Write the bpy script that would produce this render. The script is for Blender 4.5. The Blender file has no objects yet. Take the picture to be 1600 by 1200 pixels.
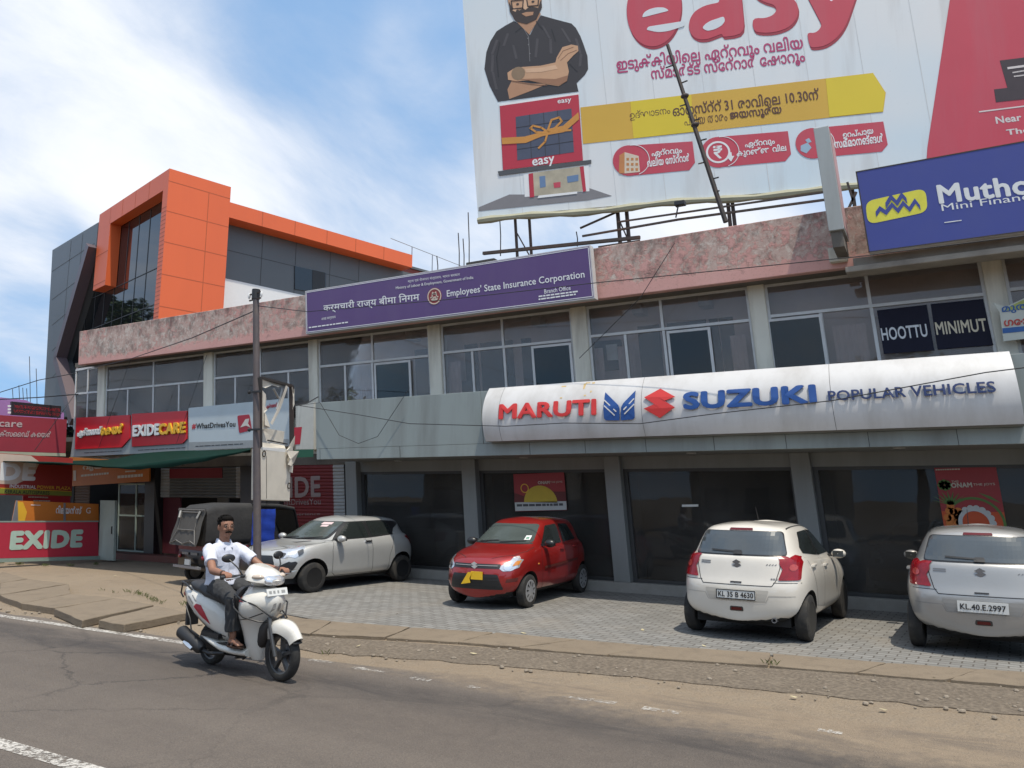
import bpy, bmesh, math, random
from mathutils import Vector, Matrix
from mathutils.bvhtree import BVHTree
from mathutils.geometry import tessellate_polygon
random.seed(7)
R = math.radians
scene = bpy.context.scene
COL = scene.collection

# ------------------------------------------------------------------ camera
# world frame: X runs along the shop front (to the right), Y from the road to the shops, Z up
HC = 1.86
TH, PITCH, ROLL = R(29.2116), math.atan(175 / 1200.0), -0.007
_f0 = Vector((0, math.cos(PITCH), math.sin(PITCH))); _u0 = Vector((0, -math.sin(PITCH), math.cos(PITCH))); _r0 = Vector((1, 0, 0))
_rr = _r0 * math.cos(ROLL) - _u0 * math.sin(ROLL); _uu = _u0 * math.cos(ROLL) + _r0 * math.sin(ROLL)
def _toW(v): return Vector((v.x * math.cos(TH) - v.y * math.sin(TH), v.x * math.sin(TH) + v.y * math.cos(TH), v.z))
CF, CR, CU = _toW(_f0), _toW(_rr), _toW(_uu)
CAM = Vector((0, 0, HC))
cam_data = bpy.data.cameras.new('camera'); cam = bpy.data.objects.new('camera', cam_data); COL.objects.link(cam)
cam_data.sensor_width = 36; cam_data.lens = 27.0; cam_data.clip_start = 0.1; cam_data.clip_end = 3000
cam.matrix_world = Matrix(((CR.x, CU.x, -CF.x, CAM.x), (CR.y, CU.y, -CF.y, CAM.y), (CR.z, CU.z, -CF.z, CAM.z), (0, 0, 0, 1)))
scene.camera = cam
# image pixel helpers: sight line of a photo pixel (1600x1200) met with a real plane
def ray(px, py): return CF + CR * ((px - 800) / 1200.0) - CU * ((py - 600) / 1200.0)
def hit(px, py, P, N):
    d = ray(px, py); N = Vector(N); return CAM + d * ((Vector(P) - CAM).dot(N) / d.dot(N))
def W(px, py, Y): return hit(px, py, (0, Y, 0), (0, 1, 0))
def G(px, py, z=0.0): return hit(px, py, (0, 0, z), (0, 0, 1))
K = 0.085            # rolling-shutter slant of the image, copied into the shop row as a shear
def UX(px, py, Y):
    p = W(px, py, Y); return p.x + K * p.z

# ------------------------------------------------------------------ world + sun + exposure
SUN = Vector((0.28, -0.15, 0.945)).normalized()
scene.view_settings.view_transform = 'Standard'; scene.view_settings.look = 'None'
scene.view_settings.gamma = 1; scene.view_settings.exposure = 0.22
scene.render.engine = 'CYCLES'
scene.cycles.use_denoising = True
scene.cycles.max_bounces = 8; scene.cycles.transparent_max_bounces = 12
scene.cycles.caustics_reflective = False; scene.cycles.caustics_refractive = False
world = bpy.data.worlds.new('World'); scene.world = world; world.use_nodes = True
def build_world():
    nt = world.node_tree; N = nt.nodes; L = nt.links; N.clear()
    out = N.new('ShaderNodeOutputWorld'); bg = N.new('ShaderNodeBackground'); L.new(bg.outputs[0], out.inputs[0])
    sky = N.new('ShaderNodeTexSky'); sky.sky_type = 'NISHITA'; sky.sun_disc = False
    sky.sun_elevation = math.asin(SUN.z); sky.sun_rotation = math.atan2(SUN.x, SUN.y)
    sky.air_density = 1.15; sky.dust_density = 1.2; sky.ozone_density = 3.0
    tc = N.new('ShaderNodeTexCoord')
    sep = N.new('ShaderNodeSeparateXYZ'); L.new(tc.outputs['Generated'], sep.inputs[0])
    lift = N.new('ShaderNodeVectorMath'); lift.operation = 'MULTIPLY_ADD'; L.new(tc.outputs['Generated'], lift.inputs[0]); lift.inputs[1].default_value = (1, 1, 0.62); lift.inputs[2].default_value = (0, 0, 0.42)
    nl = N.new('ShaderNodeVectorMath'); nl.operation = 'NORMALIZE'; L.new(lift.outputs[0], nl.inputs[0]); L.new(nl.outputs[0], sky.inputs[0])
    def math_(op, a, b=None, clamp=False):
        m = N.new('ShaderNodeMath'); m.operation = op; m.use_clamp = clamp
        for i, v in enumerate((a, b)):
            if v is None: continue
            if isinstance(v, (int, float)): m.inputs[i].default_value = v
            else: L.new(v, m.inputs[i])
        return m.outputs[0]
    def rise(x):
        r = N.new('ShaderNodeMapRange'); L.new(x, r.inputs[0]); r.inputs[1].default_value = 0.44; r.inputs[2].default_value = 0.86; return r.outputs[0]
    # cloud layer: direction projected on a high plane
    zz = math_('ADD', math_('MAXIMUM', sep.outputs[2], 0.0), 0.22)
    cx = math_('DIVIDE', sep.outputs[0], zz); cy = math_('DIVIDE', sep.outputs[1], zz)
    comb = N.new('ShaderNodeCombineXYZ'); L.new(cx, comb.inputs[0]); L.new(cy, comb.inputs[1])
    def noise(scale, detail, off, rough=0.55, dist=0.0):
        mp = N.new('ShaderNodeMapping'); L.new(comb.outputs[0], mp.inputs[0]); mp.inputs['Location'].default_value = off
        mp.inputs['Rotation'].default_value = (0, 0, 0.9); mp.inputs['Scale'].default_value = (1.0, 0.62, 1)
        n = N.new('ShaderNodeTexNoise'); n.inputs['Scale'].default_value = scale; n.inputs['Detail'].default_value = detail
        n.inputs['Roughness'].default_value = rough; n.inputs['Distortion'].default_value = dist; L.new(mp.outputs[0], n.inputs[0]); return n.outputs[0]
    big = noise(0.8, 4, (4.3, 1.2, 0), 0.5, 0.3); fine = noise(2.4, 10, (1.7, 6.1, 3), 0.62, 0.5); wisp = noise(1.3, 8, (7.7, 2.1, 5), 0.6, 1.4)
    dens = math_('ADD', math_('ADD', math_('MULTIPLY', big, 0.30), math_('MULTIPLY', fine, 0.42)), math_('MULTIPLY', wisp, 0.28))
    # broad cloud banks and clear gaps, each a patch of the sky dome
    def patch(px, py, rad, amp):
        d = ray(px, py).normalized()
        dot = N.new('ShaderNodeVectorMath'); dot.operation = 'DOT_PRODUCT'; nrm = N.new('ShaderNodeVectorMath'); nrm.operation = 'NORMALIZE'
        L.new(tc.outputs['Generated'], nrm.inputs[0]); L.new(nrm.outputs[0], dot.inputs[0]); dot.inputs[1].default_value = d
        mr = N.new('ShaderNodeMapRange'); mr.interpolation_type = 'SMOOTHERSTEP'
        L.new(dot.outputs['Value'], mr.inputs[0]); mr.inputs[1].default_value = math.cos(R(rad)); mr.inputs[2].default_value = 1.0
        mr.inputs[3].default_value = 0; mr.inputs[4].default_value = amp; return mr.outputs[0]
    for p in ((170, 245, 14, 0.13), (300, 270, 10, 0.08), (10, 120, 12, 0.05), (680, 300, 14, 0.11), (440, 300, 8, 0.04), (20, 20, 8, 0.03), (700, 40, 7, 0.10), (1100, 330, 12, 0.12), (30, 490, 5, 0.09), (10, 350, 4, 0.07),
              (580, 110, 14, -0.13), (690, 150, 6, -0.06), (60, 560, 6, -0.12), (60, 400, 5, -0.12), (300, 120, 8, -0.02)):
        dens = math_('ADD', dens, patch(*p))
    mr = N.new('ShaderNodeMapRange'); mr.interpolation_type = 'SMOOTHSTEP'; L.new(dens, mr.inputs[0])
    mr.inputs[1].default_value = 0.34; mr.inputs[2].default_value = 0.72
    mix = N.new('ShaderNodeMixRGB'); L.new(mr.outputs[0], mix.inputs[0])
    tint = N.new('ShaderNodeMixRGB'); tint.blend_type = 'MULTIPLY'; tint.inputs[0].default_value = 1
    L.new(sky.outputs[0], tint.inputs[1]); tint.inputs[2].default_value = (2.15, 2.3, 2.1, 1)
    L.new(tint.outputs[0], mix.inputs[1])
    cl = N.new('ShaderNodeMixRGB'); L.new(rise(dens), cl.inputs[0]); cl.inputs[1].default_value = (6.2, 6.8, 7.9, 1); cl.inputs[2].default_value = (9.6, 9.8, 10.1, 1)
    L.new(cl.outputs[0], mix.inputs[2])
    L.new(mix.outputs[0], bg.inputs[0]); bg.inputs[1].default_value = 0.10
build_world()
sun_data = bpy.data.lights.new('sun', 'SUN'); sun_data.energy = 3.5; sun_data.angle = R(0.6); sun_data.color = (1.0, 0.92, 0.79)
sun = bpy.data.objects.new('sun', sun_data); COL.objects.link(sun); sun.location = (10, -20, 40)
sun.rotation_euler = SUN.to_track_quat('Z', 'Y').to_euler()

# ------------------------------------------------------------------ helpers
WM = {}
def tag(o, label=None, cat=None, group=None, kind=None):
    if label: o['label'] = label
    if cat: o['category'] = cat
    if group: o['group'] = group
    if kind: o['kind'] = kind
    return o
def thing(name, label, cat, loc=(0, 0, 0), rz=0.0, group=None):
    o = bpy.data.objects.new(name, None); COL.objects.link(o); o.location = loc; o.rotation_euler = (0, 0, rz)
    o.empty_display_size = 0.2
    WM[o] = Matrix.Translation(loc) @ Matrix.Rotation(rz, 4, 'Z')
    return tag(o, label, cat, group)
class MB:
    """collects vertices and faces and links them as ONE mesh object"""
    def __init__(s): s.v = []; s.f = []; s.m = []; s.mi = 0
    def add(s, vs, fs):
        b = len(s.v); s.v += [tuple(v) for v in vs]; s.f += [tuple(i + b for i in f) for f in fs]; s.m += [s.mi] * len(fs); return s
    def box(s, x0, x1, y0, y1, z0, z1, M=None):
        v = [Vector((x, y, z)) for z in (z0, z1) for y in (y0, y1) for x in (x0, x1)]
        if M is not None: v = [M @ p for p in v]
        return s.add(v, [(0, 2, 3, 1), (4, 5, 7, 6), (0, 1, 5, 4), (2, 6, 7, 3), (0, 4, 6, 2), (1, 3, 7, 5)])
    def obox(s, P, U, V, N, u0, u1, v0, v1, n0, n1):
        M = Matrix(((U[0], V[0], N[0], P[0]), (U[1], V[1], N[1], P[1]), (U[2], V[2], N[2], P[2]), (0, 0, 0, 1)))
        return s.box(u0, u1, v0, v1, n0, n1, M)
    def face(s, pts): return s.add(pts, [tuple(range(len(pts)))])
    def bar(s, a, b, w, h=None):
        a = Vector(a); b = Vector(b); h = h or w; d = (b - a); l = d.length; d.normalize()
        up = Vector((0, 0, 1)) if abs(d.z) < 0.95 else Vector((0, 1, 0)); x = d.cross(up).normalized(); y = x.cross(d)
        return s.obox(a, x, y, d, -w / 2, w / 2, -h / 2, h / 2, 0, l)
    def tube(s, pts, r, n=8, closed=False, caps=True):
        pts = [Vector(p) for p in pts]; rs = r if isinstance(r, (list, tuple)) else [r] * len(pts); rings = []; prev = None
        for i, p in enumerate(pts):
            if closed: t = pts[(i + 1) % len(pts)] - pts[i - 1]
            else: t = pts[min(i + 1, len(pts) - 1)] - pts[max(i - 1, 0)]
            t.normalize()
            if prev is None:
                a = Vector((0, 0, 1)) if abs(t.z) < 0.9 else Vector((1, 0, 0)); x = t.cross(a).normalized()
            else: x = (prev - t * prev.dot(t)).normalized()
            prev = x; y = t.cross(x)
            rings.append([p + (x * math.cos(k * 2 * math.pi / n) + y * math.sin(k * 2 * math.pi / n)) * rs[i] for k in range(n)])
        return s.loft(rings, caps and not closed, closed)
    def loft(s, rings, caps=True, closed=False):
        n = len(rings[0]); v = [p for r in rings for p in r]; f = []; m = len(rings)
        for i in range(m if closed else m - 1):
            for k in range(n): f.append((i * n + k, i * n + (k + 1) % n, ((i + 1) % m) * n + (k + 1) % n, ((i + 1) % m) * n + k))
        if caps: f.append(tuple(range(n))[::-1]); f.append(tuple((m - 1) * n + k for k in range(n)))
        return s.add(v, f)
    def lathe(s, prof, M, n=28, closed=False):
        """prof: (axial, radius) points; axis = local y of M"""
        rings = [[M @ Vector((r * math.cos(k * 2 * math.pi / n), a, r * math.sin(k * 2 * math.pi / n))) for k in range(n)] for a, r in prof]
        return s.loft(rings, not closed, closed)
    def prism(s, pts, d):
        """flat outline (3D points) swept by vector d"""
        pts = [Vector(p) for p in pts]; n = len(pts); d = Vector(d)
        tri = [tuple(t) for t in tessellate_polygon([pts])]
        v = pts + [p + d for p in pts]
        f = list(tri) + [tuple(i + n for i in t) for t in tri] + [(i, (i + 1) % n, (i + 1) % n + n, i + n) for i in range(n)]
        return s.add(v, f)
    def blob(s, c, rx, ry, rz, seg=12, rings=8, M=None):
        v = []; 
        for i in range(rings + 1):
            t = math.pi * i / rings
            for k in range(seg):
                a = 2 * math.pi * k / seg; p = Vector((rx * math.sin(t) * math.cos(a), ry * math.sin(t) * math.sin(a), rz * math.cos(t)))
                if M is not None: p = M @ p
                v.append(Vector(c) + p)
        f = [(i * seg + k, i * seg + (k + 1) % seg, (i + 1) * seg + (k + 1) % seg, (i + 1) * seg + k) for i in range(rings) for k in range(seg)]
        return s.add(v, f)
    def build(s, name, mats, parent=None, shear=False, bevel=0.0, smooth=False, local=False, weld=False, seg=2, angle=35):
        mats = mats if isinstance(mats, (list, tuple)) else [mats]
        vs = [Vector(v) for v in s.v]
        if shear: vs = [Vector((p.x - K * p.z, p.y, p.z)) for p in vs]
        if parent is not None and not local:
            inv = WM[parent].inverted(); vs = [inv @ p for p in vs]
        me = bpy.data.meshes.new(name); me.from_pydata([tuple(v) for v in vs], [], s.f)
        for m in mats: me.materials.append(m)
        if len(mats) > 1: me.polygons.foreach_set('material_index', s.m)
        bm = bmesh.new(); bm.from_mesh(me)
        if weld: bmesh.ops.remove_doubles(bm, verts=bm.verts, dist=0.0005)
        bmesh.ops.recalc_face_normals(bm, faces=bm.faces)
        if bevel > 0:
            ed = [e for e in bm.edges if len(e.link_faces) == 2 and e.calc_face_angle(0) > R(40)]
            bmesh.ops.bevel(bm, geom=ed, offset=bevel, offset_type='OFFSET', segments=seg, profile=0.6, affect='EDGES', clamp_overlap=True)
        bm.to_mesh(me); bm.free()
        return link(name, me, parent, smooth, angle)
def link(name, me, parent=None, smooth=False, angle=35):
    o = bpy.data.objects.new(name, me); COL.objects.link(o)
    if smooth:
        me.shade_smooth()
        try: me.set_sharp_from_angle(angle=R(angle))
        except Exception: pass
    if parent is not None: o.parent = parent; WM[o] = WM.get(parent, Matrix())
    else: WM[o] = Matrix()
    return o
def structure(o): o['kind'] = 'structure'; return o

# ------------------------------------------------------------------ materials
MATS = {}
def pm(name, color, rough=0.6, metal=0.0, var=0.15, scale=6.0, bump=0.0, bscale=None, coat=0.0, dirt=None, dirtamt=0.35, dscale=1.5, spec=0.5, streak=False):
    """procedural paint / plaster / metal: base colour broken up by noise, optional dirt, optional bump"""
    if name in MATS: return MATS[name]
    m = bpy.data.materials.new(name); m.use_nodes = True; nt = m.node_tree; N = nt.nodes; L = nt.links
    b = N['Principled BSDF']; b.inputs['Roughness'].default_value = rough; b.inputs['Metallic'].default_value = metal
    b.inputs['Coat Weight'].default_value = coat; b.inputs['Coat Roughness'].default_value = 0.04; b.inputs['Specular IOR Level'].default_value = spec
    geo = N.new('ShaderNodeTexCoord')
    no = N.new('ShaderNodeTexNoise'); no.inputs['Scale'].default_value = scale; no.inputs['Detail'].default_value = 6; no.inputs['Roughness'].default_value = 0.6
    L.new(geo.outputs['Object'], no.inputs['Vector'])
    ramp = N.new('ShaderNodeMixRGB'); L.new(no.outputs[0], ramp.inputs[0])
    c = Vector(color[:3]); ramp.inputs[1].default_value = (*(c * (1 - var)), 1); ramp.inputs[2].default_value = (*[min(1, x) for x in c * (1 + var)], 1)
    last = ramp.outputs[0]
    if dirt is not None:
        n2 = N.new('ShaderNodeTexNoise'); n2.inputs['Scale'].default_value = dscale; n2.inputs['Detail'].default_value = 8; n2.inputs['Roughness'].default_value = 0.65
        if streak:
            mp = N.new('ShaderNodeMapping'); mp.inputs['Scale'].default_value = (1, 1, 0.12); L.new(geo.outputs['Object'], mp.inputs[0]); L.new(mp.outputs[0], n2.inputs['Vector'])
        else: L.new(geo.outputs['Object'], n2.inputs['Vector'])
        mr = N.new('ShaderNodeMapRange'); L.new(n2.outputs[0], mr.inputs[0]); mr.inputs[1].default_value = 0.45; mr.inputs[2].default_value = 0.75; mr.inputs[4].default_value = dirtamt
        mx = N.new('ShaderNodeMixRGB'); L.new(mr.outputs[0], mx.inputs[0]); L.new(last, mx.inputs[1]); mx.inputs[2].default_value = (*dirt, 1); last = mx.outputs[0]
    L.new(last, b.inputs['Base Color'])
    if bump > 0:
        nb = N.new('ShaderNodeTexNoise'); nb.inputs['Scale'].default_value = bscale or scale * 6; nb.inputs['Detail'].default_value = 5; L.new(geo.outputs['Object'], nb.inputs['Vector'])
        bp = N.new('ShaderNodeBump'); bp.inputs['Strength'].default_value = bump; bp.inputs['Distance'].default_value = 0.02; L.new(nb.outputs[0], bp.inputs['Height']); L.new(bp.outputs[0], b.inputs['Normal'])
    MATS[name] = m; return m
def glassy(name, tint, refl=0.5, rough=0.02, ior=1.45, dust_lift=0.0):
    """window glass: tinted see-through film with a Fresnel mirror on top"""
    if name in MATS: return MATS[name]
    m = bpy.data.materials.new(name); m.use_nodes = True; nt = m.node_tree; N = nt.nodes; L = nt.links
    N.remove(N['Principled BSDF']); out = N['Material Output']
    tr = N.new('ShaderNodeBsdfTransparent'); tr.inputs[0].default_value = (*tint, 1)
    gl = N.new('ShaderNodeBsdfGlossy'); gl.inputs['Roughness'].default_value = rough; gl.inputs[0].default_value = (refl, refl, refl, 1)
    fr = N.new('ShaderNodeFresnel'); fr.inputs[0].default_value = ior
    no = N.new('ShaderNodeTexNoise'); no.inputs['Scale'].default_value = 1.3; tc = N.new('ShaderNodeTexCoord'); L.new(tc.outputs['Object'], no.inputs['Vector'])
    bp = N.new('ShaderNodeBump'); bp.inputs['Strength'].default_value = 0.03; bp.inputs['Distance'].default_value = 0.05; L.new(no.outputs[0], bp.inputs['Height']); L.new(bp.outputs[0], gl.inputs['Normal'])
    mx = N.new('ShaderNodeMixShader'); L.new(fr.outputs[0], mx.inputs[0]); L.new(tr.outputs[0], mx.inputs[1]); L.new(gl.outputs[0], mx.inputs[2]); L.new(mx.outputs[0], out.inputs[0])
    if dust_lift > 0:
        df = N.new('ShaderNodeBsdfDiffuse'); df.inputs[0].default_value = (0.42, 0.39, 0.36, 1); n2 = N.new('ShaderNodeTexNoise'); n2.inputs['Scale'].default_value = 0.9; n2.inputs['Detail'].default_value = 7; L.new(tc.outputs['Object'], n2.inputs['Vector'])  # dust film, also mixed in to make dark panes look lit
        mr = N.new('ShaderNodeMapRange'); L.new(n2.outputs[0], mr.inputs[0]); mr.inputs[1].default_value = .3; mr.inputs[2].default_value = .75; mr.inputs[3].default_value = dust_lift * .5; mr.inputs[4].default_value = dust_lift * 1.6
        m2 = N.new('ShaderNodeMixShader'); L.new(mr.outputs[0], m2.inputs[0]); L.new(mx.outputs[0], m2.inputs[1]); L.new(df.outputs[0], m2.inputs[2]); L.new(m2.outputs[0], out.inputs[0])
    MATS[name] = m; return m
def lamp_lit(name, color, strength):
    if name in MATS: return MATS[name]
    m = bpy.data.materials.new(name); m.use_nodes = True; b = m.node_tree.nodes['Principled BSDF']
    b.inputs['Base Color'].default_value = (*color, 1); b.inputs['Emission Color'].default_value = (*color, 1); b.inputs['Emission Strength'].default_value = strength
    MATS[name] = m; return m
WHITE = pm('white_paint', (0.72, 0.72, 0.70), 0.5, var=0.06)
BLACK = pm('black_plastic', (0.02, 0.02, 0.021), 0.5, var=0.2)
RUBBER = pm('rubber', (0.022, 0.021, 0.02), 0.85, var=0.3, scale=20, dirt=(0.14, 0.12, 0.09), dirtamt=0.35, dscale=6)
DARKM = pm('dark_rusty_metal', (0.05, 0.045, 0.042), 0.7, 0.3, var=0.3, scale=9, dirt=(0.12, 0.06, 0.035), dirtamt=0.5)
CHROME = pm('bright_metal', (0.75, 0.75, 0.75), 0.18, 1.0, var=0.04)
STEEL = pm('grey_steel', (0.32, 0.32, 0.33), 0.45, 0.7, var=0.12)

def rnd(pl, r=.25, n=4):
    out = []; P = [Vector(p) for p in pl]
    for i in range(len(P)):
        p, a, b = P[i], P[i - 1], P[(i + 1) % len(P)]; da, db = a - p, b - p; l = min(da.length, db.length) * r; s0 = p + da.normalized() * l; s1 = p + db.normalized() * l
        for k in range(n + 1): t = k / n; out.append(tuple((1 - t) ** 2 * s0 + 2 * t * (1 - t) * p + t * t * s1))
    return out
# ------------------------------------------------------------------ flat boards with drawing and lettering
def text_mesh(s, bold=0.0, extrude=0.0, shear=0.0, spacing=1.0, res=3):
    cu = bpy.data.curves.new('txt', 'FONT'); cu.body = s; cu.size = 1; cu.offset = bold; cu.extrude = extrude; cu.shear = shear; cu.space_character = spacing; cu.resolution_u = res
    ob = bpy.data.objects.new('txt', cu); COL.objects.link(ob)
    dg = bpy.context.evaluated_depsgraph_get(); me = bpy.data.meshes.new_from_object(ob.evaluated_get(dg))
    vs = [v.co.copy() for v in me.vertices]; fs = [tuple(p.vertices) for p in me.polygons]
    bpy.data.objects.remove(ob); bpy.data.curves.remove(cu); bpy.data.meshes.remove(me)
    return vs, fs
class Board:
    """plane with origin O, in-plane axes U,V (metres) and outward normal N; draws in layers 4 mm apart"""
    def __init__(s, O, U, V, N, root, shear=False):
        s.O, s.U, s.V, s.N, s.root = Vector(O), Vector(U), Vector(V), Vector(N), root
    def px(s, x, y):
        p = hit(x, y, s.O, s.N) - s.O
        a, b, c = s.U.dot(s.U), s.U.dot(s.V), s.V.dot(s.V); d, e = p.dot(s.U), p.dot(s.V); k = a * c - b * b
        return ((c * d - b * e) / k, (a * e - b * d) / k)
    def P(s, u, v, n=0.0): return s.O + s.U * u + s.V * v + s.N * n
    def pts(s, l): return [s.px(*p) for p in l]
    def slab(s, u0, u1, v0, v1, n0, n1, name, mat, bevel=0.0, parent=None):
        m = MB(); m.prism([s.P(u0, v0, n0), s.P(u1, v0, n0), s.P(u1, v1, n0), s.P(u0, v1, n0)], s.N * (n1 - n0)); return m.build(name, mat, parent or s.root, bevel=bevel)
    def poly(s, m, pl, layer=1, t=0.003):
        """add a filled outline (list of uv) to MB m"""
        return m.prism([s.P(u, v, layer * 0.004) for u, v in pl], s.N * t)
    def rect(s, m, u0, u1, v0, v1, layer=1, t=0.003): return s.poly(m, [(u0, v0), (u1, v0), (u1, v1), (u0, v1)], layer, t)
    def disc(s, m, u, v, ru, rv=None, layer=1, n=28, t=0.003):
        rv = rv or ru; return s.poly(m, [(u + ru * math.cos(2 * math.pi * k / n), v + rv * math.sin(2 * math.pi * k / n)) for k in range(n)], layer, t)
    def ring(s, m, u, v, r0, r1, layer=1, n=28, t=0.003, a0=0, a1=360):
        N_ = n
        for k in range(N_):
            a, b = R(a0 + (a1 - a0) * k / N_), R(a0 + (a1 - a0) * (k + 1) / N_)
            s.poly(m, [(u + r0 * math.cos(a), v + r0 * math.sin(a)), (u + r1 * math.cos(a), v + r1 * math.sin(a)), (u + r1 * math.cos(b), v + r1 * math.sin(b)), (u + r0 * math.cos(b), v + r0 * math.sin(b))], layer, t)
        return m
    def stroke(s, m, pl, w, layer=1, t=0.003):
        for a, b in zip(pl[:-1], pl[1:]):
            a = Vector(a); b = Vector(b); d = (b - a).normalized(); n = Vector((-d.y, d.x)) * w / 2; e = d * w * 0.3
            s.poly(m, [tuple(a - n - e), tuple(b - n + e), tuple(b + n + e), tuple(a + n - e)], layer, t)
        return m
    def text(s, m, string, u0, u1, v0, v1, layer=2, bold=0.0, extrude=0.0, shear=0.0, spacing=1.0, keep=False, skew=0.0, fn=None):
        """lettering fitted into the box u0..u1, v0..v1 (skew: rise in v per u)"""
        vs, fs = text_mesh(string, 0.0, 0.0, shear, spacing * (1 + bold * 1.5))
        if not vs: return m
        fat = bold; copies = [(0, 0)] if fat < .003 else [(fat * math.cos(k * .785), fat * math.sin(k * .785)) for k in range(8)] + [(0, 0)]
        x0, x1 = min(v.x for v in vs), max(v.x for v in vs); y0, y1 = min(v.y for v in vs), max(v.y for v in vs)
        sx = (u1 - u0) / max(1e-6, x1 - x0); sy = (v1 - v0) / max(1e-6, y1 - y0)
        if keep: sx = min(sx, sy)
        for q, (cx, cy) in enumerate(copies):
            out = []
            for v in vs:
                u = u0 + (v.x + cx - x0) * sx; w = v0 + (v.y + cy - y0) * sy + skew * (u - u0)
                out.append(s.P(u, w, layer * 0.004 + q * .00025))
            if extrude > 0:   # raised letters: the face plus its side walls
                cnt = {}
                for f in fs:
                    for a, b in zip(f, f[1:] + f[:1]): cnt[(a, b)] = 1
                n = len(out); top = [p + s.N * extrude for p in out]
                sides = [(a, b, b + n, a + n) for (a, b) in cnt if (b, a) not in cnt]
                m.add(out + top, [tuple(i + n for i in f) for f in fs] + sides)
            else: m.add(out, fs)
        return m
    def textpx(s, m, string, bl, br, tl, **k):
        """lettering whose baseline runs bl->br in the photo and whose top is tl"""
        a, b, c = s.px(*bl), s.px(*br), s.px(*tl)
        return s.text(m, string, a[0], b[0], a[1], c[1], skew=(b[1] - a[1]) / (b[0] - a[0]), **k)
# ================================================================== GROUND
def posmat(name):
    m = bpy.data.materials.new(name); m.use_nodes = True; nt = m.node_tree
    return m, nt.nodes, nt.links, nt.nodes['Principled BSDF'], nt.nodes.new('ShaderNodeNewGeometry').outputs['Position']
def nz(N, L, vec, scale, detail=6, rough=0.6, sc=(1, 1, 1), dist=0.0):
    mp = N.new('ShaderNodeMapping'); mp.inputs['Scale'].default_value = sc; L.new(vec, mp.inputs[0])
    n = N.new('ShaderNodeTexNoise'); n.inputs['Scale'].default_value = scale; n.inputs['Detail'].default_value = detail; n.inputs['Roughness'].default_value = rough; n.inputs['Distortion'].default_value = dist
    L.new(mp.outputs[0], n.inputs['Vector']); return n.outputs[0]
def rng(N, L, x, a, b, c=0.0, d=1.0, smooth=False):
    r = N.new('ShaderNodeMapRange'); r.interpolation_type = 'SMOOTHSTEP' if smooth else 'LINEAR'
    L.new(x, r.inputs[0]); r.inputs[1].default_value = a; r.inputs[2].default_value = b; r.inputs[3].default_value = c; r.inputs[4].default_value = d; return r.outputs[0]
def mixc(N, L, f, a, b, mode='MIX'):
    m = N.new('ShaderNodeMixRGB'); m.blend_type = mode
    for i, v in enumerate((f, a, b)):
        if isinstance(v, (tuple, list)): m.inputs[i].default_value = (*v, 1)
        elif isinstance(v, (int, float)): m.inputs[i].default_value = v
        else: L.new(v, m.inputs[i])
    return m.outputs[0]
def mth(N, L, op, a, b):
    m = N.new('ShaderNodeMath'); m.operation = op
    for i, v in enumerate((a, b)):
        if isinstance(v, (int, float)): m.inputs[i].default_value = v
        else: L.new(v, m.inputs[i])
    return m.outputs[0]
def bump(N, L, b, h, s=0.3, d=0.01):
    bp = N.new('ShaderNodeBump'); bp.inputs['Strength'].default_value = s; bp.inputs['Distance'].default_value = d; L.new(h, bp.inputs['Height']); L.new(bp.outputs[0], b.inputs['Normal'])
def mat_sand():
    m, N, L, b, P = posmat('sandy_dirt'); b.inputs['Roughness'].default_value = 0.95
    a = nz(N, L, P, 0.5, 6); c = nz(N, L, P, 7, 9, 0.7); d = nz(N, L, P, 60, 4, 0.7); e = nz(N, L, P, 2.2, 8, 0.65)
    col = mixc(N, L, a, (0.20, 0.148, 0.098), (0.33, 0.258, 0.178)); col = mixc(N, L, rng(N, L, c, 0.4, 0.75), col, (0.25, 0.20, 0.145))
    col = mixc(N, L, rng(N, L, e, 0.52, 0.75, 0, 0.55), col, (0.135, 0.105, 0.075))
    col = mixc(N, L, rng(N, L, d, 0.55, 0.8, 0, 0.5), col, (0.12, 0.095, 0.07)); L.new(col, b.inputs['Base Color'])
    v = N.new('ShaderNodeTexVoronoi'); v.inputs['Scale'].default_value = 30; L.new(P, v.inputs['Vector']); col = mixc(N, L, mth(N, L, 'MULTIPLY', rng(N, L, v.outputs['Distance'], 0.10, 0.35, 0.6, 0.0), rng(N, L, e, 0.42, 0.6)), col, (0.34, 0.285, 0.22)); L.new(col, b.inputs['Base Color'])
    bump(N, L, b, mth(N, L, 'ADD', c, mth(N, L, 'ADD', mth(N, L, 'MULTIPLY', d, 0.5), mth(N, L, 'MULTIPLY', v.outputs['Distance'], -.5))), 0.9, 0.035); return m
def mat_gravel():
    m, N, L, b, P = posmat('broken_concrete'); b.inputs['Roughness'].default_value = 0.95
    v = N.new('ShaderNodeTexVoronoi'); v.inputs['Scale'].default_value = 22; L.new(P, v.inputs['Vector'])
    a = nz(N, L, P, 1.3, 7); d = nz(N, L, P, 40, 5, 0.7)
    col = mixc(N, L, a, (0.108, 0.084, 0.061), (0.174, 0.140, 0.102)); col = mixc(N, L, 0.28, col, mth(N, L, 'MULTIPLY', v.outputs['Distance'], 1.6), 'SOFT_LIGHT')
    col = mixc(N, L, rng(N, L, d, 0.5, 0.75, 0, 0.6), col, (0.115, 0.092, 0.07)); L.new(col, b.inputs['Base Color'])
    bump(N, L, b, mth(N, L, 'ADD', v.outputs['Distance'], d), 0.8, 0.025); return m
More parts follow.
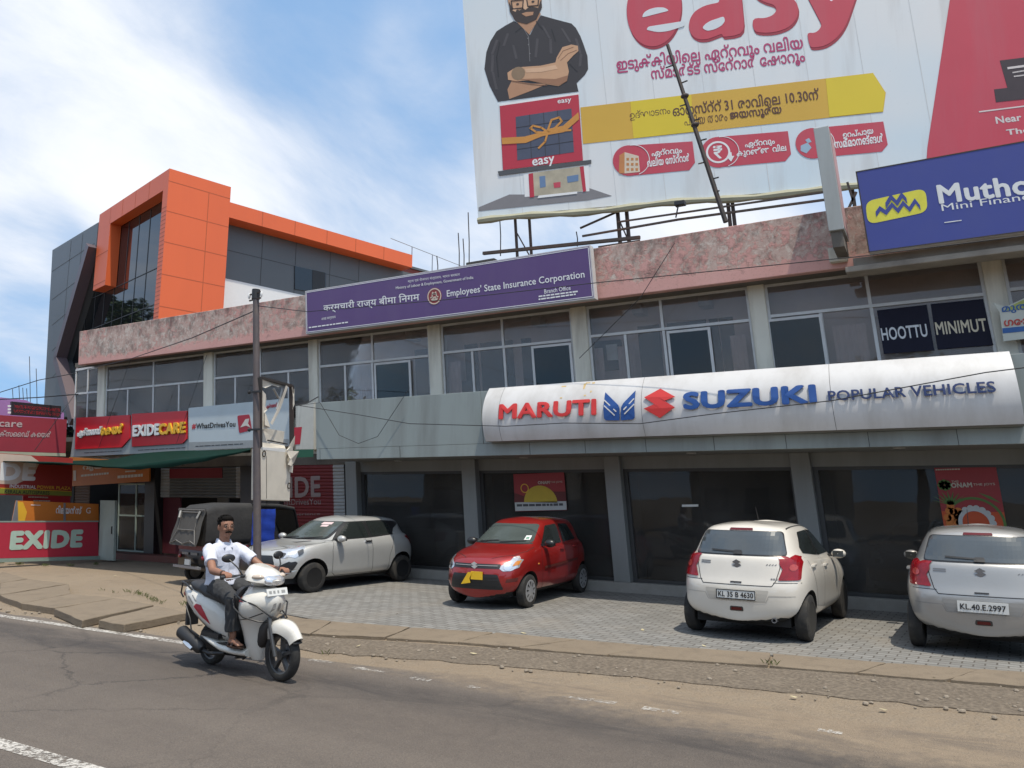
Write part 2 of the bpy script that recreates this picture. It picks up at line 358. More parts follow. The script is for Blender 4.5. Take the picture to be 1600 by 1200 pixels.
def mat_road():
    m, N, L, b, P = posmat('worn_asphalt'); b.inputs['Roughness'].default_value = 0.85
    sep = N.new('ShaderNodeSeparateXYZ'); L.new(P, sep.inputs[0])
    grit = nz(N, L, P, 70, 4, 0.85); mid = nz(N, L, P, 5, 9, 0.7); lane = nz(N, L, P, 1.0, 6, 0.6, (0.05, 1.0, 1), 0.2); big = nz(N, L, P, 0.30, 6, 0.6); spk = nz(N, L, P, 120, 2, 0.9); blot = nz(N, L, P, 2.4, 9, 0.75, (0.30, 1, 1), 0.6)
    vor = N.new('ShaderNodeTexVoronoi'); vor.inputs['Scale'].default_value = 85; L.new(P, vor.inputs['Vector'])
    col = mixc(N, L, rng(N, L, lane, 0.30, 0.70), (0.140, 0.112, 0.091), (0.222, 0.182, 0.146))
    col = mixc(N, L, rng(N, L, mid, 0.35, 0.75, 0, 0.5), col, (0.235, 0.192, 0.150))
    col = mixc(N, L, rng(N, L, big, 0.46, 0.70, 0, 0.5), col, (0.118, 0.097, 0.080))
    col = mixc(N, L, rng(N, L, vor.outputs['Color'], 0.0, 1.0, 0.0, 0.30), col, (0.06, 0.052, 0.047))
    col = mixc(N, L, rng(N, L, grit, 0.40, 0.66, 0, 0.6), col, (0.050, 0.044, 0.040))
    col = mixc(N, L, rng(N, L, spk, 0.60, 0.76, 0, 0.7), col, (0.33, 0.29, 0.245))
    # cracks
    ck = N.new('ShaderNodeTexVoronoi'); ck.feature = 'DISTANCE_TO_EDGE'; ck.inputs['Scale'].default_value = 0.55; wv = N.new('ShaderNodeVectorMath'); wv.operation = 'MULTIPLY_ADD'; cb = N.new('ShaderNodeCombineXYZ'); L.new(mid, cb.inputs[0]); L.new(blot, cb.inputs[1]); L.new(cb.outputs[0], wv.inputs[0]); wv.inputs[1].default_value = (.5, .5, 0); L.new(P, wv.inputs[2]); L.new(wv.outputs[0], ck.inputs['Vector'])
    col = mixc(N, L, mth(N, L, 'MULTIPLY', rng(N, L, ck.outputs['Distance'], 0.0, 0.012, 0.75, 0.0), rng(N, L, big, 0.42, 0.6)), col, (0.032, 0.028, 0.026))
    # dark oily, ragged band along the outer wheel track
    ty = mth(N, L, 'ABSOLUTE', mth(N, L, 'SUBTRACT', mth(N, L, 'ADD', sep.outputs[1], mth(N, L, 'MULTIPLY', mth(N, L, 'SUBTRACT', lane, .5), 1.3)), 6.15), 0.0)
    col = mixc(N, L, mth(N, L, 'MULTIPLY', rng(N, L, ty, 0.05, 0.75, 0.8, 0.0, True), rng(N, L, blot, 0.36, 0.58, 0.25, 1.0)), col, (0.050, 0.043, 0.040))
    # wind-blown sand creeping in from the verge, wider to the right
    edge = mth(N, L, 'ADD', sep.outputs[1], mth(N, L, 'MULTIPLY', mth(N, L, 'SUBTRACT', mid, 0.5), 1.0))
    edge = mth(N, L, 'ADD', edge, mth(N, L, 'MULTIPLY', mth(N, L, 'SUBTRACT', blot, 0.5), 1.6))
    edge = mth(N, L, 'ADD', edge, rng(N, L, sep.outputs[0], -7.0, -0.5, -0.55, 0.22))
    sand = mixc(N, L, mid, (0.215, 0.160, 0.105), (0.36, 0.278, 0.19)); sand = mixc(N, L, rng(N, L, grit, 0.45, 0.7, 0, 0.5), sand, (0.11, 0.085, 0.064)); sand = mixc(N, L, rng(N, L, blot, 0.46, 0.62, 0, 0.7), sand, (0.135, 0.108, 0.085)); sand = mixc(N, L, rng(N, L, spk, 0.55, 0.75, 0, 0.5), sand, (0.42, 0.35, 0.27))
    col = mixc(N, L, rng(N, L, edge, 6.30, 7.0, 0, 0.95, True), col, sand)
    L.new(col, b.inputs['Base Color']); bump(N, L, b, mth(N, L, 'ADD', mth(N, L, 'ADD', grit, vor.outputs['Distance']), mth(N, L, 'MULTIPLY', mid, 0.6)), 0.8, 0.014); return m
def mat_pavers():
    m, N, L, b, P = posmat('concrete_pavers'); b.inputs['Roughness'].default_value = 0.9
    mp = N.new('ShaderNodeMapping'); mp.inputs['Rotation'].default_value = (0, 0, R(4)); L.new(P, mp.inputs[0])
    wob = nz(N, L, P, 9, 3); wv = N.new('ShaderNodeVectorMath'); wv.operation = 'MULTIPLY_ADD'; cb = N.new('ShaderNodeCombineXYZ'); L.new(wob, cb.inputs[0]); L.new(wob, cb.inputs[1])
    L.new(cb.outputs[0], wv.inputs[0]); wv.inputs[1].default_value = (0.025, 0.025, 0); L.new(mp.outputs[0], wv.inputs[2])
    br = N.new('ShaderNodeTexBrick'); L.new(wv.outputs[0], br.inputs['Vector']); br.inputs['Scale'].default_value = 1; br.inputs['Brick Width'].default_value = 0.225; br.inputs['Row Height'].default_value = 0.13
    br.inputs['Mortar Size'].default_value = 0.011; br.inputs['Mortar Smooth'].default_value = 0.4; br.inputs['Color1'].default_value = (0.168, 0.163, 0.150, 1); br.inputs['Color2'].default_value = (0.225, 0.219, 0.204, 1); br.inputs['Mortar'].default_value = (0.075, 0.066, 0.055, 1); br.inputs['Bias'].default_value = 0.0
    a = nz(N, L, P, 0.8, 7); d = nz(N, L, P, 35, 5, 0.7); e = nz(N, L, P, 3, 7, 0.7)
    col = mixc(N, L, rng(N, L, a, 0.48, 0.75, 0, 0.45), br.outputs[0], (0.25, 0.215, 0.17)); col = mixc(N, L, rng(N, L, e, 0.52, 0.75, 0, 0.45), col, (0.11, 0.10, 0.088))
    col = mixc(N, L, rng(N, L, d, 0.5, 0.75, 0, 0.3), col, (0.10, 0.09, 0.08)); L.new(col, b.inputs['Base Color'])
    bump(N, L, b, mth(N, L, 'ADD', br.outputs['Fac'], mth(N, L, 'MULTIPLY', d, -0.3)), -0.5, 0.012); return m
def mat_line(name='worn_road_paint', lo=.57, hi=.70):
    m, N, L, b, P = posmat(name); b.inputs['Roughness'].default_value = 0.75
    a = nz(N, L, P, 22, 7, 0.8); c = nz(N, L, P, 2.2, 5)
    L.new(mixc(N, L, c, (0.40, 0.37, 0.33), (0.60, 0.57, 0.52)), b.inputs['Base Color'])
    L.new(rng(N, L, mth(N, L, 'ADD', a, mth(N, L, 'MULTIPLY', c, 0.3)), lo, hi), b.inputs['Alpha']); return m
def mat_slab():
    m, N, L, b, P = posmat('cast_slab'); b.inputs['Roughness'].default_value = 0.92
    a = nz(N, L, P, 1.1, 7); d = nz(N, L, P, 30, 6, 0.7); e = nz(N, L, P, 4.5, 7, 0.65)
    col = mixc(N, L, a, (0.164, 0.126, 0.085), (0.231, 0.183, 0.130)); col = mixc(N, L, rng(N, L, e, 0.5, 0.72, 0, 0.5), col, (0.112, 0.087, 0.062)); col = mixc(N, L, rng(N, L, d, 0.5, 0.75, 0, 0.45), col, (0.14, 0.11, 0.08)); L.new(col, b.inputs['Base Color'])
    bump(N, L, b, mth(N, L, 'ADD', d, e), 0.5, 0.02); return m
M_SAND, M_GRAV, M_ROAD, M_PAVE, M_LINE, M_SLAB = mat_sand(), mat_gravel(), mat_road(), mat_pavers(), mat_line(), mat_slab()
def sheet(name, outline, z, mat):
    m = MB(); m.prism([Vector((x, y, z)) for x, y in outline], (0, 0, -.022)); return structure(m.build(name, mat))
def wavy(pts, amp, step=0.35):
    out = []
    for (a, b) in zip(pts[:-1], pts[1:]):
        n = max(1, int(math.hypot(b[0] - a[0], b[1] - a[1]) / step))
        for i in range(n): t = i / n; out.append((a[0] + (b[0] - a[0]) * t, a[1] + (b[1] - a[1]) * t + random.uniform(-amp, amp)))
    out.append(pts[-1]); return out
g = MB(); S_ = [-900, -120, -40, -20, -10, -5, 0, 5, 10, 20, 60, 900]
g.add([(x, y, -0.018) for y in S_ for x in S_], [(j * 12 + i, j * 12 + i + 1, j * 12 + i + 13, j * 12 + i + 12) for j in range(11) for i in range(11)])
structure(g.build('ground', M_SAND))
sheet('road', [(-90, -6)] + wavy([(-90, 7.05), (-12, 7.0), (-6, 6.95), (-3.2, 7.35), (3, 7.6), (30, 7.5)], 0.05)[:] + [(30, -6)], -0.013, M_ROAD)
sheet('gravel_verge', wavy([(-8.9, 7.75), (-6.8, 7.2), (-4, 7.85), (-1.7, 8.15), (0.5, 8.35), (9, 9.1)], 0.06, 0.2) + [(9, 10.9)] + wavy([(9, 10.9), (0.15, 9.5), (-4, 8.75), (-7.5, 8.0), (-8.9, 7.9)], 0.03), -0.009, M_GRAV)
sheet('forecourt', wavy([(-9.9, 9.3), (-7.9, 8.93), (-5.4, 9.33), (-2.0, 9.86), (0.62, 10.2), (9, 11.5)], 0.02) + [(9, 14.8), (-13.8, 14.8)] + wavy([(-13.8, 14.8), (-13.2, 12.5), (-11.5, 10.6), (-9.9, 9.3)], 0.07), -0.003, M_PAVE)
m = MB(); m.add([(-60, 6.72, -0.0085), (-7.6, 6.74, -0.0085), (-7.6, 6.87, -0.0085), (-60, 6.86, -0.0085)], [(0, 1, 2, 3)]); structure(m.build('road_edge_line', M_LINE)); m = MB()
for (x0, y0, x1, y1) in ((486, 1029, 520, 1034), (552, 1041, 600, 1049), (640, 1057, 672, 1062), (880, 1086, 962, 1097), (1004, 1104, 1062, 1112), (1278, 1138, 1316, 1144), (730, 1070, 750, 1073)):
    a, b = G(x0, y0), G(x1, y1); n = 7
    for i in range(n):
        t0, t1 = i / n, (i + 1) / n; w = 0.05 * random.uniform(0.5, 1.3)
        p, q = a.lerp(b, t0), a.lerp(b, t1); m.add([(p.x, p.y - w, -0.0085), (q.x, q.y - w * .9, -0.0085), (q.x, q.y + w, -0.0085), (p.x, p.y + w * .8, -0.0085)], [(0, 1, 2, 3)])
structure(m.build('road_edge_line', mat_line('faded_road_paint', .60, .80)))
m = MB(); m.add([(-60, 3.40, -0.0085), (-4.9, 3.40, -0.0085), (-4.7, 3.54, -0.0085), (-60, 3.54, -0.0085)], [(0, 1, 2, 3)])
structure(m.build('road_centre_line', M_LINE))

# drain cover slabs: raised ones by the left verge, sunken ones along the forecourt
GS = 'concrete drain slabs along the road'
def slab(corners, z, th, label, px=True, name='drain_slab'):
    m = MB(); pts = []
    cs = [G(x, y, z) for x, y in corners] if px else [Vector((x, y, z)) for x, y in corners]
    for a, b in zip(cs, cs[1:] + cs[:1]):
        for i in range(5):
            t = i / 5; p = a.lerp(b, t); j = 0.012 if i else 0.02
            pts.append(Vector((p.x + random.uniform(-j, j), p.y + random.uniform(-j, j), p.z + random.uniform(-.004, .004))))
    m.prism(pts, (0, 0, -th)); o = m.build(name, M_SLAB, bevel=0.008, seg=1); return tag(o, label, 'slab', GS)
for c, z, l in (([(-60, 925), (0, 911), (42, 904), (5, 893)], .07, 'raised concrete drain slab cut by the left edge of the photo'),
                ([(0, 911.5), (0, 929), (105, 912), (45, 904.5)], .075, 'raised drain slab second nearest the left photo edge, long and unbroken'),
                ([(0, 930), (33, 942), (110, 927.5), (107, 912.8)], .08, 'raised drain slab with a ragged road end, third from the left photo edge'),
                ([(34, 942.5), (86, 950), (182, 934), (111, 928)], .085, 'widest raised drain slab, just left of the two end slabs by the scooter'),
                ([(87, 951), (126, 969), (241, 945), (184, 934.5)], .10, 'raised drain slab with a thick square front edge, before the tilted one'),
                ([(154, 968.5), (193, 976), (292, 957), (246, 946.5)], .10, 'last raised drain slab, tipped over and lying behind the scooter wheel')):
    slab(c, z, 0.11, l)
def lerp2(a, b, t): return (a[0] + (b[0] - a[0]) * t, a[1] + (b[1] - a[1]) * t)
TOPL = [(-9.2, 8.85), (-7.97, 8.91), (-6.7, 9.1), (-5.47, 9.36), (-4.3, 9.5), (-3.29, 9.62), (-1.94, 9.9), (-0.7, 10.05), (0.2, 10.18), (1.3, 10.35), (2.6, 10.55)]
BOTL = [(-8.9, 7.95), (-7.5, 7.98), (-6.5, 8.3), (-5.54, 8.55), (-4.7, 8.65), (-3.6, 8.80), (-1.83, 9.18), (-0.95, 9.3), (-0.1, 9.41), (0.9, 9.55), (2.3, 9.75)]
LB = ['sunken drain slab hidden mostly by the scooter front wheel', 'sunken brown drain slab right beside the scooter front wheel', 'sunken drain slab second to the right of the scooter', 'sunken drain slab below the gap left of the red hatchback',
      'sunken drain slab directly in front of the red hatchback', 'long sunken drain slab between the red hatchback and the white hatchback', 'sunken drain slab below the white hatchback left wheel', 'sunken drain slab below the white hatchback right wheel',
      'sunken drain slab in the gap between the white and the silver rear hatchbacks', 'sunken drain slab below the silver hatchback at the right photo edge']
for i in range(10):
    gp = 0.012
    slab([lerp2(BOTL[i], BOTL[i + 1], gp), lerp2(BOTL[i], BOTL[i + 1], 1 - gp), lerp2(TOPL[i], TOPL[i + 1], 1 - gp), lerp2(TOPL[i], TOPL[i + 1], gp)], 0.012 + random.uniform(0, .012), 0.05, LB[i], px=False)
# loose stones and grit on the verge (uncountable)
m = MB()
for i in range(420):
    x = random.uniform(-17, 2.5); y = random.uniform(7.0, 8.4) + max(0, (x + 8)) * 0.13; r = random.choice([.008, .012, .012, .018, .026])
    Mx = Matrix.Rotation(random.random() * 6, 3, 'Z')
    m.blob((x, y, -0.01 + r * .3), r * random.uniform(.8, 1.6), r, r * .7, 6, 4, Mx)
tag(m.build('loose_stones', pm('stone', (0.24, 0.20, 0.155), 0.95, var=0.4, scale=3)), 'small loose stones scattered over the sandy verge', 'stones', kind='stuff')
m = MB()
def tuft(x, y, z, n, h):
    for i in range(n):
        a = random.random() * 6.28; d = Vector((math.cos(a), math.sin(a), 0)); l = h * random.uniform(.5, 1.2); w = 0.006; b = Vector((x + random.uniform(-.08, .08), y + random.uniform(-.06, .06), z)); s = Vector((-d.y, d.x, 0)) * w
        m.add([b - s, b + s, b + d * l * .35 + Vector((0, 0, l * .7)) + s * .6, b + d * l * .8 + Vector((0, 0, l))], [(0, 1, 2), (1, 3, 2)])
for px, py, n in ((200, 925, 10), (209, 927, 14), (216, 929, 16), (224, 931, 14), (231, 933, 10), (238, 937, 12), (246, 940, 14), (254, 943, 8), (160, 923, 6), (180, 926, 6), (2, 880, 30), (30, 882, 60), (70, 884, 40), (110, 884, 30), (150, 882, 30), (290, 945, 16), (510, 1022, 8), (1206, 1040, 14)):
    p = G(px, py); tuft(p.x, p.y, 0.0, n, 0.065)
tag(m.build('grass', pm('dry_grass', (0.10, 0.115, 0.035), 0.9, var=0.5, scale=4)), 'dry grass tufts growing between the slabs and along the shop step', 'grass', kind='stuff')

m = MB()
for px, py in ((818, 990), (800, 993), (1004, 985), (905, 1052), (1100, 1010), (620, 960), (1460, 1060), (560, 1010), (240, 905), (180, 900), (740, 1022), (1240, 1090), (1380, 1110)):
    p = G(px, py); a = random.random() * 6; u = Vector((math.cos(a), math.sin(a), 0)) * random.uniform(.02, .05); v = Vector((-u.y, u.x, 0)) * .6
    m.add([p - u + Vector((0, 0, .004)), p - v + Vector((0, 0, .012)), p + u + Vector((0, 0, .02)), p + v + Vector((0, 0, .006))], [(0, 1, 2, 3)])
tag(m.build('litter', pm('paper_and_leaf_litter', (0.42, 0.36, 0.22), .9, var=.7, scale=1)), 'scraps of paper and dry leaves on the forecourt and verge', 'litter', kind='stuff')
# ================================================================== SHOP ROW BUILDING
def mat_parapet():
    m, N, L, b, P = posmat('peeling_pink_plaster'); b.inputs['Roughness'].default_value = 0.93
    sep = N.new('ShaderNodeSeparateXYZ'); L.new(P, sep.inputs[0])
    a = nz(N, L, P, 1.0, 8, 0.62); c = nz(N, L, P, 2.1, 10, 0.68, (1, 1, 1.1), 0.5); d = nz(N, L, P, 28, 5, 0.7); e = nz(N, L, P, 3.2, 9, 0.7, (1, 1, 0.45), 0.3); f = nz(N, L, P, 0.23, 3)
    c2 = nz(N, L, P, 8.0, 12, 0.75, (1, 1, 1), 0.3)
    col = mixc(N, L, a, (0.56, 0.275, 0.24), (0.66, 0.39, 0.345))
    hz = rng(N, L, sep.outputs[2], 5.9, 6.15, -0.20, 0.025)
    zone = mth(N, L, 'ADD', hz, mth(N, L, 'MULTIPLY', mth(N, L, 'SUBTRACT', f, 0.5), 0.30))
    flake = mth(N, L, 'ADD', mth(N, L, 'ADD', mth(N, L, 'MULTIPLY', c, 0.38), mth(N, L, 'MULTIPLY', c2, 0.62)), zone)
    col = mixc(N, L, rng(N, L, flake, 0.485, 0.515, 0, 0.9), col, mixc(N, L, c2, (0.38, 0.245, 0.205), (0.60, 0.49, 0.42)))
    col = mixc(N, L, rng(N, L, mth(N, L, 'ADD', c2, zone), 0.59, 0.62, 0, 0.85), col, (0.60, 0.52, 0.45))
    grime = mth(N, L, 'ADD', nz(N, L, P, 3.4, 12, 0.76, (1, 1, 0.8), 0.3), mth(N, L, 'MULTIPLY', zone, 0.5))
    col = mixc(N, L, rng(N, L, grime, 0.51, 0.64, 0, 0.55), col, (0.085, 0.062, 0.055))
    mould = mth(N, L, 'ADD', e, rng(N, L, sep.outputs[2], 6.35, 6.95, -0.10, 0.14))
    col = mixc(N, L, rng(N, L, mould, 0.56, 0.72, 0, 0.65), col, (0.115, 0.078, 0.07))
    col = mixc(N, L, rng(N, L, d, 0.54, 0.72, 0, 0.35), col, (0.22, 0.14, 0.12))
    L.new(col, b.inputs['Base Color']); bump(N, L, b, mth(N, L, 'ADD', rng(N, L, flake, 0.46, 0.52, 1, 0), mth(N, L, 'MULTIPLY', d, 0.4)), 0.6, 0.02); return m
M_PARA = mat_parapet()
M_COLUMN = pm('weathered_cream_paint', (0.70, 0.67, 0.57), 0.9, var=0.10, scale=2, dirt=(0.19, 0.165, 0.12), dirtamt=0.75, dscale=1.6, streak=True, bump=0.15)
M_CONC = pm('dark_stained_concrete', (0.14, 0.125, 0.105), 0.95, var=0.3, scale=2, dirt=(0.055, 0.05, 0.045), dirtamt=0.6, bump=0.3)
M_GREYCLAD = pm('grey_cladding', (0.265, 0.30, 0.29), 0.55, var=0.05, scale=1, dirt=(0.13, 0.13, 0.12), dirtamt=0.65, dscale=1.6, streak=True)
M_GREYDARK = pm('grey_frame_panel', (0.23, 0.235, 0.225), 0.55, var=0.06, scale=1, dirt=(0.10, 0.095, 0.085), dirtamt=0.4, streak=True)
M_ALU = pm('white_window_frame', (0.60, 0.60, 0.59), 0.45, var=0.06, dirt=(0.25, 0.23, 0.20), dirtamt=0.4, dscale=2)
M_UGLASS = glassy('office_glass', (0.93, 0.92, 0.91), 0.9, 0.015, 1.5, 0.15)
M_SGLASS = glassy('showroom_glass', (0.42, 0.44, 0.44), 0.5, 0.01, 1.45, 0.09)
M_CORR = pm('pink_beige_wall', (0.66, 0.52, 0.48), 0.9, var=0.06, scale=1.2)
M_CORRG = pm('grey_beige_wall', (0.5, 0.46, 0.44), 0.9, var=0.06, scale=1.2)
M_CEIL = pm('office_ceiling', (0.62, 0.59, 0.57), 0.9, var=0.08, scale=1.5)
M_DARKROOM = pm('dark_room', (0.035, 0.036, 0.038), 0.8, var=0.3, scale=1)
M_PLINTH = pm('plinth_stone', (0.30, 0.285, 0.255), 0.85, var=0.15, scale=4, dirt=(0.14, 0.125, 0.10), dirtamt=0.5, bump=0.2)
bld = thing('shop_building', 'long two storey shop row with peeling pink parapet above a car showroom', 'building', (-9, 16, 0))
YW = 14.8
XL, XR = -24.2, 6.4
# parapet band with end pieces, roof slab and the ledge below it
m = MB(); m.box(-23.15, XR, 14.2, 14.36, 5.86, 6.95); m.build('parapet', M_PARA, bld, shear=True, bevel=0.012, seg=1)
m = MB(); m.box(-23.15, XR, 14.36, 14.80, 5.88, 6.06); m.box(XL - .1, XR, 14.80, 22, 5.96, 6.10); m.build('roof_slab', M_CONC, bld, shear=True)
m = MB(); m.box(-0.75, XR, 13.80, 14.2, 5.66, 5.76); m.box(-0.62, XR, 13.98, 14.2, 5.76, 5.95); m.build('ledge', pm('worn_ledge_concrete', (0.30, 0.27, 0.23), 0.95, var=.3, scale=2, dirt=(0.12, 0.10, 0.085), dirtamt=.6, bump=.3), bld, shear=True, bevel=0.02)
m = MB(); m.box(-1.0, -0.70, 14.06, 14.2, 5.95, 6.22); m.build('parapet_patch', M_COLUMN, bld, shear=True, bevel=0.03)
# columns of the upper floor
cols = [(-23.41, -23.05), (-18.44, -18.06), (-14.39, -14.08), (-10.56, -10.21), (-6.81, -6.45), (-3.07, -2.76), (0.77, 1.06), (4.6, 4.9)]
cols = [(a + K * 5.88, b + K * 5.88) for a, b in cols]
for a, b in cols:
    m = MB(); m.box(a, b, 14.70, 15.0, 3.0, 5.90); m.build('column', M_COLUMN, bld, shear=True, bevel=0.012, seg=1)
m = MB(); m.box(XL, XR, 14.83, 15.0, 2.9, 3.92); m.build('spandrel_wall', M_COLUMN, bld, shear=True)
# window bays: fixed lights above, sliding sashes below, seen through to the office corridor
def bay(x0, x1, mid, lows, slide=None):
    f = MB(); y0, y1 = 14.76, 14.81; w = 0.028; zt = 5.06 + (x0 + 24) * 0.009
    for a, b in ((x0, x0 + .05), (x1 - .05, x1)): f.box(a, b, y0, y1, 3.9, 5.88)
    f.box(x0 + .05, x1 - .05, y0, y1, 5.83, 5.88); f.box(x0 + .05, x1 - .05, y0 - .01, y1, zt - w, zt + w)
    f.box(mid - w, mid + w, y0 + .002, y1 - .002, zt + w, 5.83)
    for a in lows: f.box(a - w, a + w, y0 + .002, y1 - .002, 3.9, zt - w)
    wo = f.build('window', M_ALU, bld, shear=True)
    if slide:
        s = MB(); a, b = slide
        for p, q in ((a, a + .055), (b - .055, b)): s.box(p, q, y0 - .03, y0 - .004, 3.9, zt - .06)
        s.box(a + .055, b - .055, y0 - .03, y0 - .004, zt - .11, zt - .06); so = s.build('sash', M_ALU, wo, shear=True); tg = MB(); tg.box(a + .055, b - .055, y0 - .02, y0 - .014, 3.9, zt - .11); tg.build('sash_pane', glassy('tinted_sash_glass', (0.34, 0.40, 0.40), .9, .01, 1.5, .02), so, shear=True)
    gl = MB(); gl.box(x0 + .03, x1 - .03, y1 - .03, y1 - .022, 3.9, 5.85); gl.build('pane', M_UGLASS, wo, shear=True)
def ux(px, py=560): return UX(px, py, YW)
bay(XL, cols[0][0], ux(137, 640), [ux(138, 630)])
bay(cols[0][1], cols[1][0], ux(241, 600), [ux(201, 620), ux(241, 610), ux(281, 610)])
bay(cols[1][1], cols[2][0], ux(408, 570), [ux(369, 600), ux(408, 600), ux(452, 590)])
bay(cols[2][1], cols[3][0], ux(583, 550), [ux(541, 600), ux(584, 600)], (ux(588, 600), ux(645, 600)))
bay(cols[3][1], cols[4][0], ux(786, 520), [ux(740, 570), ux(790, 570)], (ux(834, 570), ux(897, 570)))
bay(cols[4][1], cols[5][0], ux(1034, 490), [ux(979, 540), ux(1040, 540)], (ux(1045, 540), ux(1114, 540)))
bay(cols[5][1], cols[6][0], ux(1356, 450), [ux(1287, 520), ux(1366, 510)], (ux(1202, 530), ux(1290, 530)))
bay(cols[6][1], cols[7][0], ux(1760, 420), [ux(1700, 420)])
# office corridor behind the glass
m = MB(); m.box(XL - .1, XR, 15.30, 15.45, 3.9, 5.96); m.box(XL - .1, XL, 14.83, 15.30, 3.9, 5.96); m.build('corridor_wall', M_CORR, bld, shear=True)
m = MB(); m.box(XL, XR, 14.83, 15.30, 5.86, 5.93); m.build('corridor_ceiling', M_CEIL, bld, shear=True)
m = MB(); m.box(XL, XR, 14.83, 15.30, 3.86, 3.95); m.build('corridor_floor', M_CEIL, bld, shear=True)
for x in [-22.6, -20.0, -16.6, -13.2, -10.9, -7.4, -5.0, -3.6, 2.6]:
    m = MB(); m.box(x, x + 0.22, 14.95, 15.30, 5.66, 5.86); m.build('ceiling_beam', M_CORRG, bld, shear=True)
for a, b, y in ((283, 306, 600), (380, 396, 590), (522, 540, 600), (560, 582, 600), (700, 720, 580), (924, 944, 570), (966, 992, 560), (1142, 1166, 540), (1208, 1240, 530), (1300, 1352, 510)):
    m = MB(); x0, x1 = UX(a, y, 14.98), UX(b, y, 14.98); n = max(4, int((x1 - x0) / .05)); pts = [(x0 + (x1 - x0) * i / n, 14.98 + .012 * (i % 2)) for i in range(n + 1)]
    for (xa_, ya_), (xb_, yb_) in zip(pts[:-1], pts[1:]): m.add([(xa_, ya_, 3.95), (xb_, yb_, 3.95), (xb_, yb_, 5.0), (xa_, ya_, 5.0)], [(0, 1, 2, 3)])
    m.build('bright_wall_strip', pm('bright_pink_strip', (0.62, 0.48, 0.45), 0.9, var=.1), bld, shear=True)  # pale strips added close behind the glass to read as lit corridor wall
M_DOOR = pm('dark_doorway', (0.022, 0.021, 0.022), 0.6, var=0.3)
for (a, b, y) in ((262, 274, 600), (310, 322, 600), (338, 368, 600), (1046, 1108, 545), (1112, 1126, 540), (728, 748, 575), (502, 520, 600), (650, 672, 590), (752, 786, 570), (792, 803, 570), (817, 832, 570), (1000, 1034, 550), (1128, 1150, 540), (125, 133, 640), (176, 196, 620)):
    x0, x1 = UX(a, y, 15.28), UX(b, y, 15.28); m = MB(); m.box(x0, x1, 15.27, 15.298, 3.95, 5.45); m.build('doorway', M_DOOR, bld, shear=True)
m = MB(); m.box(UX(176, 600, 15.15), UX(236, 600, 15.15), 15.15, 15.25, 3.95, 5.0); m.build('partition', pm('grey_partition', (0.10, 0.115, 0.12), 0.6), bld, shear=True)
m = MB(); m.box(UX(505, 600, 15.1), UX(524, 600, 15.1), 15.1, 15.2, 3.95, 5.0); m.build('partition', pm('grey_partition', (0.10, 0.115, 0.12), 0.6), bld, shear=True)
m = MB(); m.box(UX(955, 570, 15.2) - .35, UX(955, 570, 15.2) + .25, 15.22, 15.295, 4.55, 5.2)
m.build('notice_board', M_DARKROOM, bld, shear=True)
m = MB(); m.box(UX(950, 570, 15.2), UX(967, 570, 15.2), 15.18, 15.215, 4.75, 5.1); m.build('notice_paper', WHITE, bld, shear=True)
m = MB(); m.box(UX(720, 600, 15.2), UX(740, 600, 15.2), 15.15, 15.295, 4.2, 4.55); m.build('meter_box', M_DOOR, bld, shear=True)
# grey fascia (canopy) over the showroom
m = MB(); z0, z1 = 2.66, 3.98; xa = UX(494, 680, 13.3)
m.box(xa, XR, 13.3, 13.38, z0, 2.90); m.box(xa, UX(752, 640, 13.3) , 13.3, 13.38, 2.905, z1); m.box(UX(752, 640, 13.3) + .006, XR, 13.305, 13.38, 2.905, z1)
m.box(xa, xa + .06, 13.38, 14.83, z0 + .06, z1)
m.build('fascia', M_GREYCLAD, bld, shear=True, bevel=0.004, seg=1)
m = MB()
for px in (500, 625, 828, 915, 1010, 1117, 1230, 1360, 1500): m.box(UX(px, 705, 13.3) - .004, UX(px, 705, 13.3) + .004, 13.297, 13.3, z0 + .002, 2.9)
m.build('fascia_joint', BLACK, bld, shear=True)
m = MB(); m.box(xa + .02, XR, 13.38, 14.86, z0 + .012, z0 + .06); m.build('soffit', M_GREYDARK, bld, shear=True)
for px, py in ((622, 720), (818, 715), (1080, 708), (1405, 700)):
    p = hit(px, py, (0, 0, z0 + .01), (0, 0, 1)); m = MB(); m.lathe([(-.012, .09), (0, .09), (0.0, .07)], Matrix.Translation(p + Vector((0, 0, .002))) @ Matrix.Rotation(R(90), 4, 'X'), 16); m.build('downlight', pm('lamp_cover', (0.5, 0.5, 0.48), 0.3), bld)
